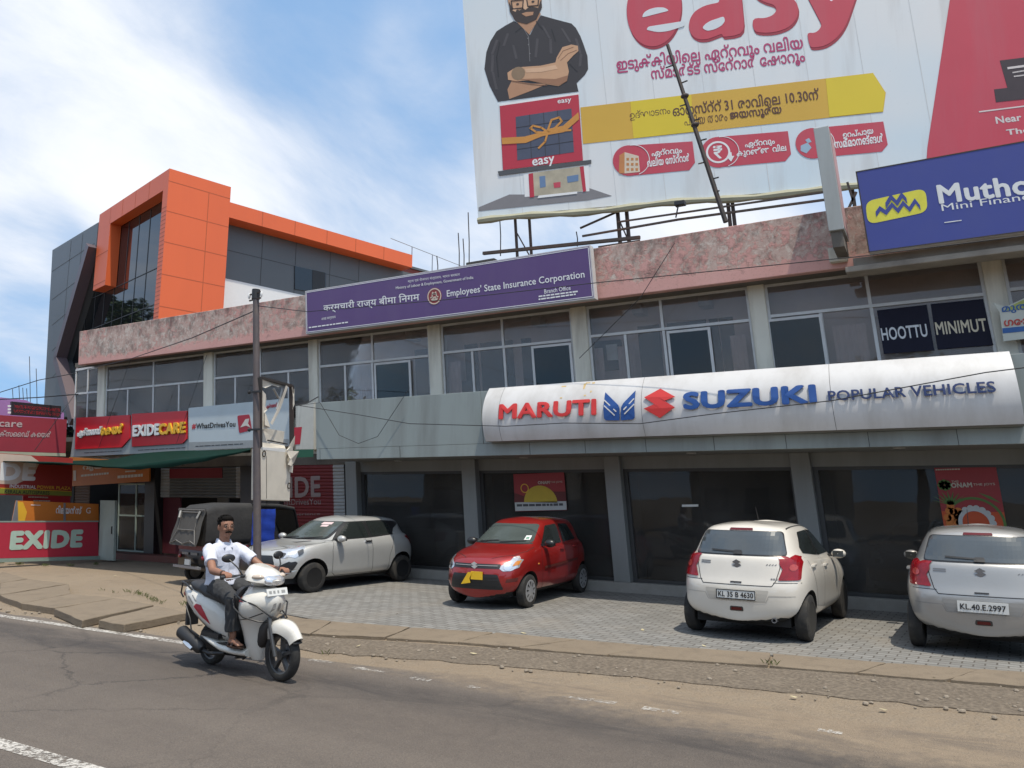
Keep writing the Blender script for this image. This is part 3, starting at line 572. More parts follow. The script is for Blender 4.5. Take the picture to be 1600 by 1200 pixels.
# showroom front: pillars, header, glazing on a low plinth
m = MB(); m.box(UX(538, 870, 14.6), XR, 14.62, 14.80, -0.02, 0.19); m.box(UX(538, 870, 14.6), XR, 14.80, 21, -0.02, 0.185); m.build('plinth', M_PLINTH, bld, shear=True, bevel=0.01)
pil = [(545, 562), (726, 746), (948, 968), (1238, 1262), (1630, 1660)]
px_pil = [(UX(a, 735, 14.8), UX(b, 735, 14.8)) for a, b in pil]
px_pil[1] = (px_pil[1][0], px_pil[1][0] + .36); px_pil[2] = (px_pil[2][0], px_pil[2][0] + .34); px_pil[3] = (px_pil[3][0], px_pil[3][0] + .34)
px_pil.append((XR - .35, XR))
for a, b in px_pil:
    m = MB(); m.box(a, b, 14.66, 15.1, 0.19, z0 + .012); m.build('pillar', M_GREYDARK, bld, shear=True, bevel=0.008, seg=1)
for (a0, a), (b, b1) in zip(px_pil[:-1], px_pil[1:]):
    m = MB(); m.box(a, b, 14.82, 15.1, 2.42, z0 + .012); m.build('header_panel', M_GREYDARK, bld, shear=True)
    fr = MB(); fr.box(a, a + .09, 14.84, 14.92, 0.25, 2.36); fr.box(b - .05, b, 14.84, 14.92, 0.25, 2.36); fr.box(a, b, 14.84, 14.92, 2.36, 2.42); fr.box(a, b, 14.84, 14.92, 0.19, 0.25)
    wo = fr.build('showroom_window', pm('dark_window_frame', (0.05, 0.05, 0.05), 0.4), bld, shear=True)
    gl = MB(); gl.box(a + .09, b - .05, 14.875, 14.885, 0.25, 2.36); gl.build('glass', M_SGLASS, wo, shear=True)
    st = MB(); st.box(a + .10, a + .26, 14.94, 15.0, 0.2, 2.4); st.build('side_panel', M_GREYDARK, wo, shear=True)
# showroom interior
m = MB(); xs = px_pil[0][0]
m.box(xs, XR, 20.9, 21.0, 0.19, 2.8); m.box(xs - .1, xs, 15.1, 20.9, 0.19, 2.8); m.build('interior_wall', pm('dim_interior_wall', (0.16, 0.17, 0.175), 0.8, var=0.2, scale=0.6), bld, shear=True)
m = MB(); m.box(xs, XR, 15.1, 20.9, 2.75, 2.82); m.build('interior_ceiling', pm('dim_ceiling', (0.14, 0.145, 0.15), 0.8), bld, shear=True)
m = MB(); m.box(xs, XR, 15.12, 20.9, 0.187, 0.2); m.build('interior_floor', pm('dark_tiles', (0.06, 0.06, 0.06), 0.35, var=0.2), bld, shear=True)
for px in (-4.9, 0.3): 
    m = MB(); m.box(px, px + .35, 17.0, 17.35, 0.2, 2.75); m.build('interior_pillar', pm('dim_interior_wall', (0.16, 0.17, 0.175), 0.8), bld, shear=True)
for px, py in ((1293, 753), (1308, 763.5), (1446, 736), (1004, 752), (1037, 761), (1074, 739)):
    p = hit(px, py, (0, 0, 2.70), (0, 0, 1))
    if p.y < 20: m = MB(); m.box(p.x - .45, p.x + .45, p.y - .03, p.y + .03, 2.68, 2.72); m.build('tube_light', lamp_lit('tube_lamp', (0.85, 0.92, 0.95), 1.2), bld, shear=True)
for x, y in ((-11.2, 17.2), (-3.9, 18.2), (1.6, 18.6)):
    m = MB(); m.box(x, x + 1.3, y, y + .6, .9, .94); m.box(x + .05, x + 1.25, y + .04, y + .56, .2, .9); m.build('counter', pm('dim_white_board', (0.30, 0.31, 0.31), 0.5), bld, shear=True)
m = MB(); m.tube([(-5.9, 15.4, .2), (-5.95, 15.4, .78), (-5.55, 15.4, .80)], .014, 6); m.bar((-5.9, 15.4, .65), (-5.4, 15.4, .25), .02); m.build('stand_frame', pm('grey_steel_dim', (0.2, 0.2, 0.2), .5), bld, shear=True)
# office items glimpsed in the first bay
m = MB(); m.box(-11.4, -10.2, 16.4, 16.5, 1.0, 2.0); m.build('wall_panel', pm('blue_grey_panel', (0.09, 0.10, 0.15), 0.6), bld, shear=True)
m = MB(); m.box(-9.7, -8.6, 17.3, 17.6, 1.95, 2.4); m.build('display_shelf', pm('dim_white_board', (0.30, 0.31, 0.31), 0.5), bld, shear=True)
# ground floor of the left shops
M_MAROON = pm('maroon_wall', (0.10, 0.012, 0.018), 0.7, var=0.15)
m = MB(); m.box(XL, xa + .06, 14.86, 15.0, 2.62, 2.9); m.build('shop_lintel', M_CONC, bld, shear=True)
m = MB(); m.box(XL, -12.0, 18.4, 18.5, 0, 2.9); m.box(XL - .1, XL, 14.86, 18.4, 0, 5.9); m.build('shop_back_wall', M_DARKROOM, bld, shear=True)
def fx(px, py=760, Y=14.8): return UX(px, py, Y)
m = MB(); m.box(fx(233), fx(248), 14.66, 15.0, 0, 2.62); m.build('pillar', pm('black_tile', (0.014, 0.014, 0.015), 0.35), bld, shear=True)
m = MB(); m.box(fx(380), fx(420), 14.70, 15.0, 0, 2.62); m.build('pillar', pm('black_tile', (0.014, 0.014, 0.015), 0.35), bld, shear=True)
m = MB(); m.box(fx(248.5), fx(275), 14.95, 15.0, 0.15, 2.62); m.build('shop_wall', M_MAROON, bld, shear=True)
m = MB(); m.box(fx(286), fx(303), 16.0, 16.05, 1.4, 2.1); m.build('shop_poster', pm('grey_sheet', (0.25, 0.25, 0.25), 0.6), bld, shear=True)
def slats(x0, x1, z0_, z1_, y, pitch=0.085):
    m = MB(); n = int((z1_ - z0_) / pitch)
    for i in range(n):
        a = z0_ + i * pitch; prof = [(y, a), (y - .018, a + pitch * .25), (y - .018, a + pitch * .65), (y, a + pitch * .93)]
        for (ya, za), (yb, zb) in zip(prof, prof[1:]): m.add([(x0, ya, za), (x1, ya, za), (x1, yb, zb), (x0, yb, zb)], [(0, 1, 2, 3)])
    m.box(x0, x1, y, y + .01, z0_, z1_)
    return m
M_SHUT = pm('grey_roller_shutter', (0.13, 0.135, 0.13), 0.6, 0.2, var=0.1, dirt=(0.06, 0.055, 0.05), dirtamt=0.5)
sh_ = slats(fx(248), fx(378), 1.75, 2.6, 14.88).build('roller_shutter', M_SHUT, bld, shear=True)
for a, b in ((248, 262), (366, 378)): slats(fx(a), fx(b), 1.75, 2.6, 14.875).build('shutter_edge', pm('pale_shutter', (0.34, 0.34, 0.33), 0.6), sh_, shear=True)
m = MB(); m.box(fx(262.5), fx(345), 14.84, 14.855, 2.30, 2.58); m.build('shutter_banner', pm('deep_red', (0.17, 0.008, 0.014), 0.6), sh_, shear=True)
M_RSHUT = pm('red_roller_shutter', (0.155, 0.012, 0.014), 0.6, var=0.1)
rs_ = slats(fx(440), fx(518), 0.05, 2.62, 14.88).build('roller_shutter', M_RSHUT, bld, shear=True)
tag(rs_, 'dark red roller shutter with pale lettering')
slats(fx(518), fx(535), 0.05, 2.62, 14.878).build('shutter_edge', pm('pale_shutter', (0.34, 0.34, 0.33), 0.6), rs_, shear=True)
B = Board((0, 14.858, 0), (1, 0, 0), (-K, 0, 1), (0, -1, 0), bld)
m = MB(); M_DIMLET = pm('faded_letter', (0.26, 0.20, 0.19), 0.7)
B.textpx(m, 'EXIDE', (414, 778), (500, 775), (414, 749), layer=0, bold=0.03); B.textpx(m, '#WhatDrivesYou', (424, 791), (501, 789), (424, 781), layer=0); B.textpx(m, 'experience', (450, 807), (500, 806), (450, 802), layer=0); m.build('lettering', M_DIMLET, rs_)
for a, b, y in ((420, 440, 14.72), (535, 545, 14.9)): m = MB(); m.box(fx(a), fx(b), y, 15.0, 0, 2.62); m.build('shop_jamb', BLACK, bld, shear=True)
m = MB(); m.box(fx(175), fx(440), 14.2, 14.66, -.02, 0.15); m.build('shop_step', pm('red_oxide_cement', (0.16, 0.055, 0.042), 0.75, var=0.2, scale=5, dirt=(0.12, 0.10, 0.08), dirtamt=0.5), bld, shear=True, bevel=0.01)
# glazed display door and its goods
fr = MB(); a, b = fx(186), fx(232); mid = fx(213)
for x in (a, mid, b - .05): fr.box(x, x + .05, 14.78, 14.84, 0.15, 2.15)
for z in (0.15, 1.18, 2.11): fr.box(a + .05, b - .05, 14.782, 14.838, z, z + .045)
wo = fr.build('display_door', pm('pale_green_frame', (0.30, 0.36, 0.31), 0.5), bld, shear=True)
gl = MB(); gl.box(a, b, 14.80, 14.806, 0.15, 2.13); gl.build('pane', M_SGLASS, wo, shear=True)
m = MB()
for i in range(34):
    x = random.uniform(a, b); z = random.choice([0.25, 0.4, 0.6, 0.8, 1.25, 1.5]); m.box(x, x + random.uniform(.06, .2), 15.0, 15.15, z, z + random.uniform(.08, .2))
m.build('stacked_goods', pm('mixed_packets', (0.16, 0.11, 0.10), 0.5, var=0.9, scale=3), wo, shear=True)
for a_, b_, y_, z_, w_ in ((110, 136, 14.9, 1.3, 2.2), (212, 232, 14.88, 2.15, 2.62)): slats(fx(a_), fx(b_), z_, w_, y_).build('slatted_wall', pm('brown_slats', (0.12, 0.08, 0.06), 0.7, var=0.2), bld, shear=True)
# stained wall panel between the shops and the fascia, and its green band
B = Board((0, 13.9, 0), (1, 0, 0), (-K, 0, 1), (0, -1, 0), bld)
pa = B.pts([(462, 634), (490, 628), (490, 702), (462, 702)])
m = MB(); m.prism([B.P(u, v) for u, v in pa], (0, .08, 0)); wp = m.build('stained_panel', pm('black_streaked_white', (0.50, 0.50, 0.46), 0.8, var=0.1, dirt=(0.06, 0.055, 0.05), dirtamt=0.95, dscale=2.2, streak=True), bld)
m = MB(); B.poly(m, B.pts([(460, 668), (472, 667), (469, 694), (460, 695)])); m.build('lettering', pm('sign_red', (0.42, 0.012, 0.03), 0.5), wp)
m = MB(); B.poly(m, B.pts([(460, 703), (490, 702), (490, 714), (460, 715)])); m.build('green_band', pm('green_sheet', (0.015, 0.10, 0.055), 0.6), wp)

t = thing('neighbour_shop', 'dark open fronted shop shed at the left photo edge behind the red boards', 'shop', (-34, 17, 0))
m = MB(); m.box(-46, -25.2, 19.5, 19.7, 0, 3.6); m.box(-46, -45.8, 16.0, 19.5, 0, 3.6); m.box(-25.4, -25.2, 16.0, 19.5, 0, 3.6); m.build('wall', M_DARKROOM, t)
m = MB(); m.box(-46.2, -25.0, 15.6, 19.9, 3.602, 3.75); m.build('roof', M_CONC, t)
for x in (-28.5, -32, -36, -40):
    m = MB(); m.box(x, x + .12, 15.8, 15.92, 0, 3.6); m.build('post', STEEL, t)
m = MB(); m.box(-45.8, -33, 19.3, 19.48, 0, 2.6); m.build('shutter', M_SHUT, t)
# ================================================================== SIGNS ON THE SHOP ROW
def FB(Y, root): return Board((0, Y, 0), (1, 0, 0), (-K, 0, 1), (0, -1, 0), root)
def sign(name, label, loc, group=None, cat='sign'): return thing(name, label, cat, loc, 0, group)
def box_from(B, pl, depth, mat, name='board', parent=None, bevel=0.0):
    """sign body: outline uv swept backwards by depth"""
    m = MB(); m.prism([B.P(u, v) for u, v in pl], -B.N * depth); return m.build(name, mat, parent or B.root, bevel=bevel)
def frame_lines(B, m, pl, w, layer=1): return B.stroke(m, list(pl) + [pl[0]], w, layer)
def glyph_bars(B, m, a, b, h, n, layer=2):
    """a line of print too small to read: short word bars"""
    (u0, v0), (u1, v1) = B.px(*a), B.px(*b); t = 0.0
    while t < 1:
        w = random.uniform(.05, .14); e = min(1, t + w); B.poly(m, [(u0 + (u1 - u0) * t, v0 + (v1 - v0) * t), (u0 + (u1 - u0) * e, v0 + (v1 - v0) * e), (u0 + (u1 - u0) * e, v0 + (v1 - v0) * e + h), (u0 + (u1 - u0) * t, v0 + (v1 - v0) * t + h)], layer); t = e + 0.02
    return m
M_LET = pm('white_lettering', (0.74, 0.74, 0.73), 0.5, var=0.04)
M_RED = pm('sign_red_vinyl', (0.50, 0.022, 0.035), 0.45, var=0.08, dirt=(0.30, 0.03, 0.035), dirtamt=0.4)
M_YEL = pm('sign_yellow', (0.75, 0.42, 0.03), 0.45, var=0.08)
M_SIGNBACK = pm('sign_casing', (0.55, 0.54, 0.53), 0.5, var=0.08, dirt=(0.25, 0.22, 0.18), dirtamt=0.5)
# -- purple insurance office sign
s = sign('office_sign', 'long purple office sign with white lettering and a round emblem on the pink parapet', (-9, 13.95, 5.7))
B = FB(13.95, s); q = B.pts([(478, 522), (930, 470), (921, 383), (476, 455)])
q = [(q[0][0], q[0][1]), (q[1][0], q[0][1] - .03), (q[1][0], q[2][1]), (q[0][0], q[2][1] + .02)]
M_PURP = pm('purple_vinyl', (0.098, 0.050, 0.165), 0.42, var=0.07, scale=2, dirt=(0.13, 0.085, 0.18), dirtamt=0.4, dscale=1.2, streak=True)
box_from(B, q, 0.16, M_SIGNBACK, 'casing')
ins = [(q[0][0] + .025, q[0][1] + .025), (q[1][0] - .025, q[1][1] + .025), (q[2][0] - .025, q[2][1] - .025), (q[3][0] + .025, q[3][1] - .025)]
m = MB(); B.poly(m, ins, 0, .004); m.build('panel', M_PURP, s)
m = MB(); frame_lines(B, m, [(q[0][0] + .045, q[0][1] + .045), (q[1][0] - .045, q[1][1] + .045), (q[2][0] - .045, q[2][1] - .045), (q[3][0] + .045, q[3][1] - .045)], 0.014, 1.2); m.build('border', M_LET, s)
m = MB()
B.textpx(m, 'कर्मचारी राज्य बीमा िनगम', (506, 490), (656, 473), (506, 474), bold=0.012)
B.textpx(m, "Employees' State Insurance Corporation", (699, 467), (914, 437), (699, 453.5), bold=0.012)
B.textpx(m, 'Branch Office', (851, 459), (892, 453), (851, 452.5), bold=0.01)
B.textpx(m, 'श्रम एवं रोजगार मंत्रालय, भारत सरकार', (638, 443), (719, 432), (638, 437))
B.textpx(m, 'Ministry of Labour & Employment, Government of India', (619, 453.5), (740, 437), (619, 448), bold=0.01)
B.textpx(m, 'शाखा कार्यालय', (503, 502), (525, 498.5), (503, 497))
glyph_bars(B, m, (483, 513), (544, 504.5), 0.03, 6); glyph_bars(B, m, (842, 464.5), (903, 456.5), 0.03, 6); glyph_bars(B, m, (842, 469), (900, 461), 0.03, 6)
m.build('lettering', M_LET, s)
u, v = B.px(679, 463); m = MB(); B.disc(m, u, v, .20, layer=1.2); e = m.build('emblem', pm('emblem_red', (0.25, 0.035, 0.03), 0.5), s)
m = MB(); B.ring(m, u, v, .165, .19, layer=2.2); B.ring(m, u, v, .05, .075, layer=2.2, n=16); B.rect(m, u - .11, u + .11, v - .035, v - .01, 2.2)
B.poly(m, [(u - .07, v + .04), (u + .07, v + .04), (u + .05, v + .11), (u, v + .075), (u - .05, v + .11)], 2.2); B.poly(m, [(u - .1, v - .06), (u + .1, v - .06), (u + .06, v - .11), (u - .06, v - .11)], 2.2); m.build('emblem_figure', pm('emblem_cream', (0.62, 0.52, 0.42), 0.5), e)

# -- curved showroom sign
s = sign('showroom_sign', 'curved silver showroom sign with red and blue raised lettering above the canopy', (-3.5, 13, 2.9))
Z0, Z1 = 2.925, 4.03
def prof(z):
    t = (z - Z0) / (Z1 - Z0); return 12.97 + (.09 * ((.33 - t) / .33) ** 2 if t < .33 else .36 * ((t - .33) / .67) ** 2.2)
x0, x1 = UX(754, 650, 13.0), UX(1589, 590, 13.0)
M_SILV = pm('silver_composite_panel', (0.57, 0.56, 0.55), 0.45, 0.0, var=0.05, scale=1.5, dirt=(0.26, 0.235, 0.20), dirtamt=0.55, dscale=1.1, streak=True)
m = MB(); n = 18; zs = [Z0 + (Z1 - Z0) * i / n for i in range(n + 1)]
seams = [x0, UX(779, 640, 13.0), UX(1001, 620, 13), UX(1296, 600, 13), x1]
for a, b in zip(seams[:-1], seams[1:]):
    for z, w in zip(zs[:-1], zs[1:]):
        k = []
        m.add([(a + .004, prof(z), z), (b - .004, prof(z), z), (b - .004, prof(w), w), (a + .004, prof(w), w)], [(0, 1, 2, 3)])
m.build('panel', M_SILV, s, shear=True, smooth=True, angle=60, weld=True)
m = MB()
for z, w in zip(zs[:-1], zs[1:]): m.add([(x0 + .01, prof(z) + .012, z), (x1 - .01, prof(z) + .012, z), (x1 - .01, prof(w) + .012, w), (x0 + .01, prof(w) + .012, w)], [(0, 1, 2, 3)])
for x in (x0 + .004, x1 - .004): m.add([(x, prof(z), z) for z in zs] + [(x, 13.6, Z1), (x, 13.6, Z0)], [tuple(range(n + 3))])
m.box(x0, x1, 13.1, 13.45, Z0 - .004, Z0 + .0); m.build('backing', pm('grey_backing', (0.22, 0.21, 0.20), 0.6, dirt=(0.1, 0.09, 0.08)), s, shear=True)
B = FB(13.0, s)
def on_curve(m, lift=0.022):
    out = []
    for v in m.v:
        p = Vector(v); out.append((p.x, prof(min(Z1, max(Z0, p.z))) - lift + (p.y - 13.0), p.z))
    m.v = out; return m
M_MRED = pm('letter_red', (0.55, 0.03, 0.025), 0.4, var=0.06); M_MBLU = pm('letter_blue', (0.012, 0.062, 0.24), 0.4, var=0.06); M_NAVY = pm('letter_navy', (0.02, 0.035, 0.115), 0.4, var=0.06)
m = MB(); B.textpx(m, 'MARUTI', (783, 655), (932, 648), (783, 632.5), layer=0, bold=0.035, extrude=0.02); on_curve(m).build('lettering', M_MRED, s)
m = MB(); B.textpx(m, 'SUZUKI', (1072, 639.5), (1275, 629), (1072, 614), layer=0, bold=0.045, extrude=0.02); on_curve(m).build('lettering', M_MBLU, s)
m = MB(); B.textpx(m, 'POPULAR VEHICLES', (1296, 627), (1556, 613), (1296, 611.5), layer=0, bold=0.02, extrude=0.015); on_curve(m).build('lettering', M_NAVY, s)
def zpx(l, ox, oy, sc): return [(ox + x / sc, oy + y / sc) for x, y in l]
SL = [(880, 177), (947, 213), (905, 231), (876, 214), (949, 258), (888, 303), (820, 264), (862, 246), (891, 263), (818, 216)]
m = MB(); B.poly(m, B.pts(zpx(SL, 700, 540, 2.667)), 0, .02); on_curve(m).build('logo', M_MRED, s)
wl = [(650, 193), (712, 248), (719, 262), (719, 313), (664, 313), (656, 304), (652, 262)]
wr = [(776, 186), (734, 240), (726, 258), (726, 313), (776, 309), (783, 300), (779, 250)]
m = MB(); B.poly(m, B.pts(zpx(wl, 700, 540, 2.667)), 0, .02); B.poly(m, B.pts(zpx(wr, 700, 540, 2.667)), 0, .02); lg = on_curve(m).build('logo', M_MBLU, s)
m = MB()
for l in ([(653, 228), (706, 276)], [(655, 252), (700, 292)], [(776, 222), (738, 268)], [(779, 246), (742, 286)]): B.stroke(m, B.pts(zpx(l, 700, 540, 2.667)), 0.022, 5.4)
on_curve(m).build('feather_gap', M_SILV, lg)
M_RUST = pm('rust_stain', (0.50, 0.36, 0.16), 0.8, var=0.3)
m = MB()
for x0_, y0_, x1_, y1_, w_ in ((872, 600, 874, 622, .05), (909, 594, 911, 618, .045), (918, 594, 919, 612, .03), (905, 596, 906, 606, .03)):
    a_, b_ = B.px(x0_, y0_), B.px(x1_, y1_); B.poly(m, [(a_[0] - w_, a_[1]), (a_[0] + w_, a_[1]), (b_[0] + w_ * .5, b_[1]), (b_[0] - w_ * .4, b_[1])], -4.9, .001)
on_curve(m, .0235).build('rust_streak', M_RUST, s)

# -- blue finance sign, its ledge neighbour and the projecting light box
s = sign('finance_sign', 'big blue finance sign with a yellow badge at the upper right of the photo', (2.5, 13.7, 5.8))
B = FB(13.66, s); q = B.pts([(1358, 394), (1337, 269)]); ur = q[0][0] + 5.2
M_BLUE = pm('blue_vinyl', (0.048, 0.062, 0.27), 0.42, var=0.08, scale=1.5, dirt=(0.06, 0.07, 0.22), dirtamt=0.4)
u0 = q[0][0]; qq = [(u0, q[0][1]), (ur, q[0][1]), (ur, q[1][1]), (u0, q[1][1])]
box_from(B, qq, 0.22, M_SIGNBACK, 'casing'); m = MB(); B.poly(m, [(u0 + .004, q[0][1] + .005), (ur, q[0][1] + .005), (ur, q[1][1] - .005), (u0 + .004, q[1][1] - .005)], 0, .004); m.build('panel', M_BLUE, s)
m = MB(); frame_lines(B, m, qq, 0.02, 1.2); m.build('border', DARKM, s)
def rrect(c4, r=0.22, n=6):
    """rounded quadrilateral in uv"""
    out = []; c4 = [Vector(c) for c in c4]
    for i in range(4):
        p, a, b = c4[i], c4[i - 1], c4[(i + 1) % 4]; da = (a - p); db = (b - p); l = min(da.length, db.length) * r; s0 = p + da.normalized() * l; s1 = p + db.normalized() * l
        for k in range(n + 1): t = k / n; out.append(tuple((1 - t) ** 2 * s0 + 2 * t * (1 - t) * p + t * t * s1))
    return out
m = MB(); B.poly(m, rrect(B.pts([(1356, 351), (1450, 331), (1446, 294), (1352, 315)]), .35), 1.2); bd = m.build('badge', pm('badge_yellow', (0.72, 0.66, 0.06), 0.4), s)
def zz(m, l, h, L=2.4):
    pts = B.pts(zpx(l, 1240, 0, 2.858))
    for a, b in zip(pts[:-1], pts[1:]): B.poly(m, [(a[0], a[1] - h), (b[0], b[1] - h), (b[0], b[1] + h), (a[0], a[1] + h)], L)
m = MB(); zz(m, [(368, 958), (386, 932), (413, 950), (440, 915), (466, 942)], .045); zz(m, [(466, 942), (490, 908), (518, 936), (543, 898), (566, 928)], .045, 2.4); zz(m, [(412, 920), (435, 880), (462, 908), (484, 872), (506, 898)], .05, 3.2); m.build('badge_figure', M_BLUE, bd)
m = MB(); B.textpx(m, 'Muthoot', (1469, 318), (1668, 296), (1468, 290), bold=0.03); B.textpx(m, 'Mini Finance', (1472, 330), (1625, 310), (1471, 319.5)); B.stroke(m, B.pts([(1476, 348), (1502, 344.5)]), .014, 1.5); m.build('lettering', M_LET, s)
s = sign('projecting_light_box', 'tall narrow grey light box sign standing out from the parapet beside the blue sign', (-1.4, 13.5, 6.1))
B = FB(13.35, s); q = B.pts([(1295, 361), (1318, 357), (1289, 197), (1266, 203)])
q = [(q[0][0], q[0][1]), (q[0][0] + .24, q[0][1]), (q[0][0] + .24, q[2][1]), (q[0][0], q[2][1])]
m = MB(); m.prism([B.P(u, v) for u, v in q], (0, .75, 0)); m.build('casing', pm('light_box_grey', (0.36, 0.38, 0.37), 0.5, var=0.06, dirt=(0.2, 0.19, 0.17), dirtamt=0.5, streak=True), s, bevel=0.01)
m = MB(); a, b = q[1], q[2]; Pn = [B.P(a[0], a[1] + .05), B.P(b[0], b[1] - .05)]
m.prism([Pn[0] + Vector((0.001, .03, 0)), Pn[0] + Vector((0.001, .72, 0)), Pn[1] + Vector((0.001, .72, 0)), Pn[1] + Vector((0.001, .03, 0))], (.006, 0, 0)); m.build('side_panel', pm('faded_red_print', (0.42, 0.26, 0.25), 0.5, var=0.15), s)
m = MB(); m.box(q[0][0] + .02, q[0][0] + .20, 13.4, 14.15, q[0][1] - .28, q[0][1] - .0); m.build('bracket', M_CONC, s, shear=True)

# -- lettered blinds in the office window, small banner
for nm, pl, tx, a, b, c, col, lb in (('lettered_window_panel', [(1381, 553), (1460, 547), (1448, 476), (1370, 485)], 'HOOTTU', (1379, 532), (1450, 525.5), (1379, 513), (0.68, 0.69, 0.70), 'dark window panel with white lettering, left one of the pair under the blue sign'),
                             ('lettered_window_panel', [(1465, 546), (1552, 539), (1536, 467), (1454, 475)], 'MINIMUT', (1464, 523), (1543, 517), (1464, 504), (0.66, 0.58, 0.42), 'dark window panel with golden lettering, right one of the pair under the blue sign')):
    s = sign(nm, lb, (1, 14.75, 4.1), 'lettered window panels', 'window sign'); B = FB(14.752, s)
    box_from(B, B.pts(pl), .006, pm('dark_navy_film', (0.012, 0.012, 0.026), 0.6, var=0.2, spec=.2), 'panel')
    m = MB(); B.textpx(m, tx, a, b, c, layer=.5, bold=0.02); m.build('lettering', pm('letter_' + tx.lower(), col, 0.4, var=0.1), s)
s = sign('shop_banner', 'white and lime banner with blue and red lettering cut off by the right photo edge', (1.6, 14.4, 4.2), cat='banner'); B = FB(14.5, s)
box_from(B, B.pts([(1568, 533), (1690, 520), (1672, 450), (1600, 466), (1572, 479), (1552, 473), (1562, 488)]), .01, pm('banner_white', (0.60, 0.60, 0.52), 0.6, var=0.1), 'cloth')
m = MB(); B.poly(m, B.pts([(1566, 488), (1680, 470), (1672, 452), (1600, 468), (1573, 481)]), .5); m.build('lime_band', pm('lime_print', (0.42, 0.45, 0.12), 0.6), s)
m = MB(); B.textpx(m, 'മുത്തൂറ്റ്', (1567, 491), (1672, 477), (1567, 476), bold=0.02); B.poly(m, B.pts([(1567, 521), (1680, 510), (1678, 502), (1566, 513)]), 1); m.build('lettering', pm('print_blue', (0.03, 0.12, 0.35), 0.5), s)
m = MB(); B.textpx(m, 'ഗോൾഡ്', (1570, 510), (1650, 502), (1570, 497), bold=0.03); m.build('lettering', pm('print_red', (0.55, 0.06, 0.04), 0.5), s)

# -- battery shop signs at the left
s = sign('battery_shop_sign', 'two red battery shop boards with raised white and yellow letters on a grey panel', (-21.5, 14.55, 2.7)); B = FB(14.55, s)
box_from(B, B.pts([(110, 714), (295, 705), (295, 641), (118, 656)]), .10, pm('grey_sign_panel', (0.30, 0.32, 0.32), 0.5, var=0.06), 'backing')
for pl in ([(119, 702), (192, 699), (204.5, 685), (205, 648.5), (121, 653)], [(208, 698), (287, 693), (293.5, 686), (294, 642), (208, 647)]):
    m = MB(); B.poly(m, B.pts(pl), 1, .04); m.build('red_board', pm('bright_sign_red', (0.56, 0.012, 0.02), 0.4, var=0.05), s)
m = MB()
for k in range(2):
    B.textpx(m, 'എക്സൈഡ്', (125, 685), (162, 681), (126, 671), layer=12 + k * .1, bold=0.05, extrude=.05); B.textpx(m, 'EXIDE', (212, 681.5), (252, 679), (212, 666), layer=12 + k * .1, bold=0.05, extrude=.05)
m.build('lettering', WHITE, s)
m = MB(); B.textpx(m, 'െകയർ', (162, 680), (195, 677), (162, 666), layer=12, bold=0.05, extrude=.05); B.textpx(m, 'CARE', (253, 679), (292, 676), (253, 663.5), layer=12, bold=0.05, extrude=.05); m.build('lettering', M_YEL, s)
m = MB(); glyph_bars(B, m, (132, 708), (190, 705), .02, 5); glyph_bars(B, m, (216, 704), (290, 700), .02, 5); m.build('small_print', pm('print_dark', (0.06, 0.06, 0.065), 0.5), s)
s = sign('slogan_board', 'pale blue board with a hashtag slogan and a red battery picture left of the pole', (-16.8, 14.5, 2.8)); B = FB(14.5, s)
box_from(B, B.pts([(295, 704.5), (452, 697), (452, 622), (294.5, 637.5)]), .12, pm('pale_blue_sheet', (0.50, 0.55, 0.57), 0.5, var=0.05, dirt=(0.38, 0.40, 0.40), dirtamt=.4), 'panel')
m = MB(); B.poly(m, B.pts([(295.5, 703.5), (451, 696.5), (451, 686), (295.5, 691)]), 1); m.build('grey_strip', pm('sign_grey', (0.30, 0.31, 0.31), 0.5), s)
m = MB(); B.textpx(m, 'WhatDrivesYou', (307, 670), (368, 666.5), (307, 662), bold=0.025); glyph_bars(B, m, (306, 698), (380, 694), .02, 5); m.build('lettering', pm('print_black', (0.02, 0.02, 0.022), 0.5), s)
m = MB(); B.textpx(m, '#', (300.5, 670.5), (306, 670), (300.5, 663), bold=0.04)
B.textpx(m, 'എക്സൈഡ്', (416, 640), (433, 637), (416, 632), bold=.04); m.build('lettering', M_RED, s)
m = MB(); B.poly(m, rrect(B.pts([(374, 677), (394, 672), (390, 647.5), (371, 649.5)]), .12), 1.3); bt = m.build('battery_picture', pm('battery_red', (0.36, 0.012, 0.03), 0.4), s)
m = MB(); B.poly(m, B.pts([(376, 668), (381, 660), (384, 655), (390, 654), (388, 662), (392, 668), (385, 665)]), 2.5); m.build('battery_emblem', pm('battery_cream', (0.6, 0.55, 0.5), 0.5), bt)

# -- posters in the showroom window
s = sign('festival_poster', 'small red festival poster with a yellow sun in the window behind the red hatchback', (-8, 14.8, 1.7), 'festival posters', 'poster'); B = FB(14.825, s)
pl = B.pts([(805, 799), (886, 797), (881, 738), (802, 741)]); M_PRED = pm('poster_red', (0.30, 0.018, 0.022), 0.4, var=0.1)
box_from(B, pl, .008, M_PRED, 'sheet')
m = MB(); B.poly(m, B.pts([(804.5, 785), (885, 783), (885.6, 796.5), (805.3, 798.5)]), 1); m.build('white_strip', pm('poster_white', (0.5, 0.5, 0.48), 0.5), s)
m = MB(); c = B.px(845, 786); B.poly(m, [(c[0] + .40 * math.cos(R(a)), c[1] + .012 + .36 * math.sin(R(a))) for a in range(0, 181, 12)], 1); m.build('sun_print', pm('poster_yellow', (0.55, 0.38, 0.03), 0.5), s)
m = MB(); B.poly(m, B.pts([(803.5, 785), (828, 784), (832, 770), (838, 765), (830, 767), (818, 775), (804, 770)]), .6); B.poly(m, B.pts([(885, 783), (862, 784), (858, 770), (853, 765), (866, 768), (884, 768)]), .6); m.build('dancer_print', pm('poster_maroon', (0.12, 0.012, 0.012), 0.5), s)
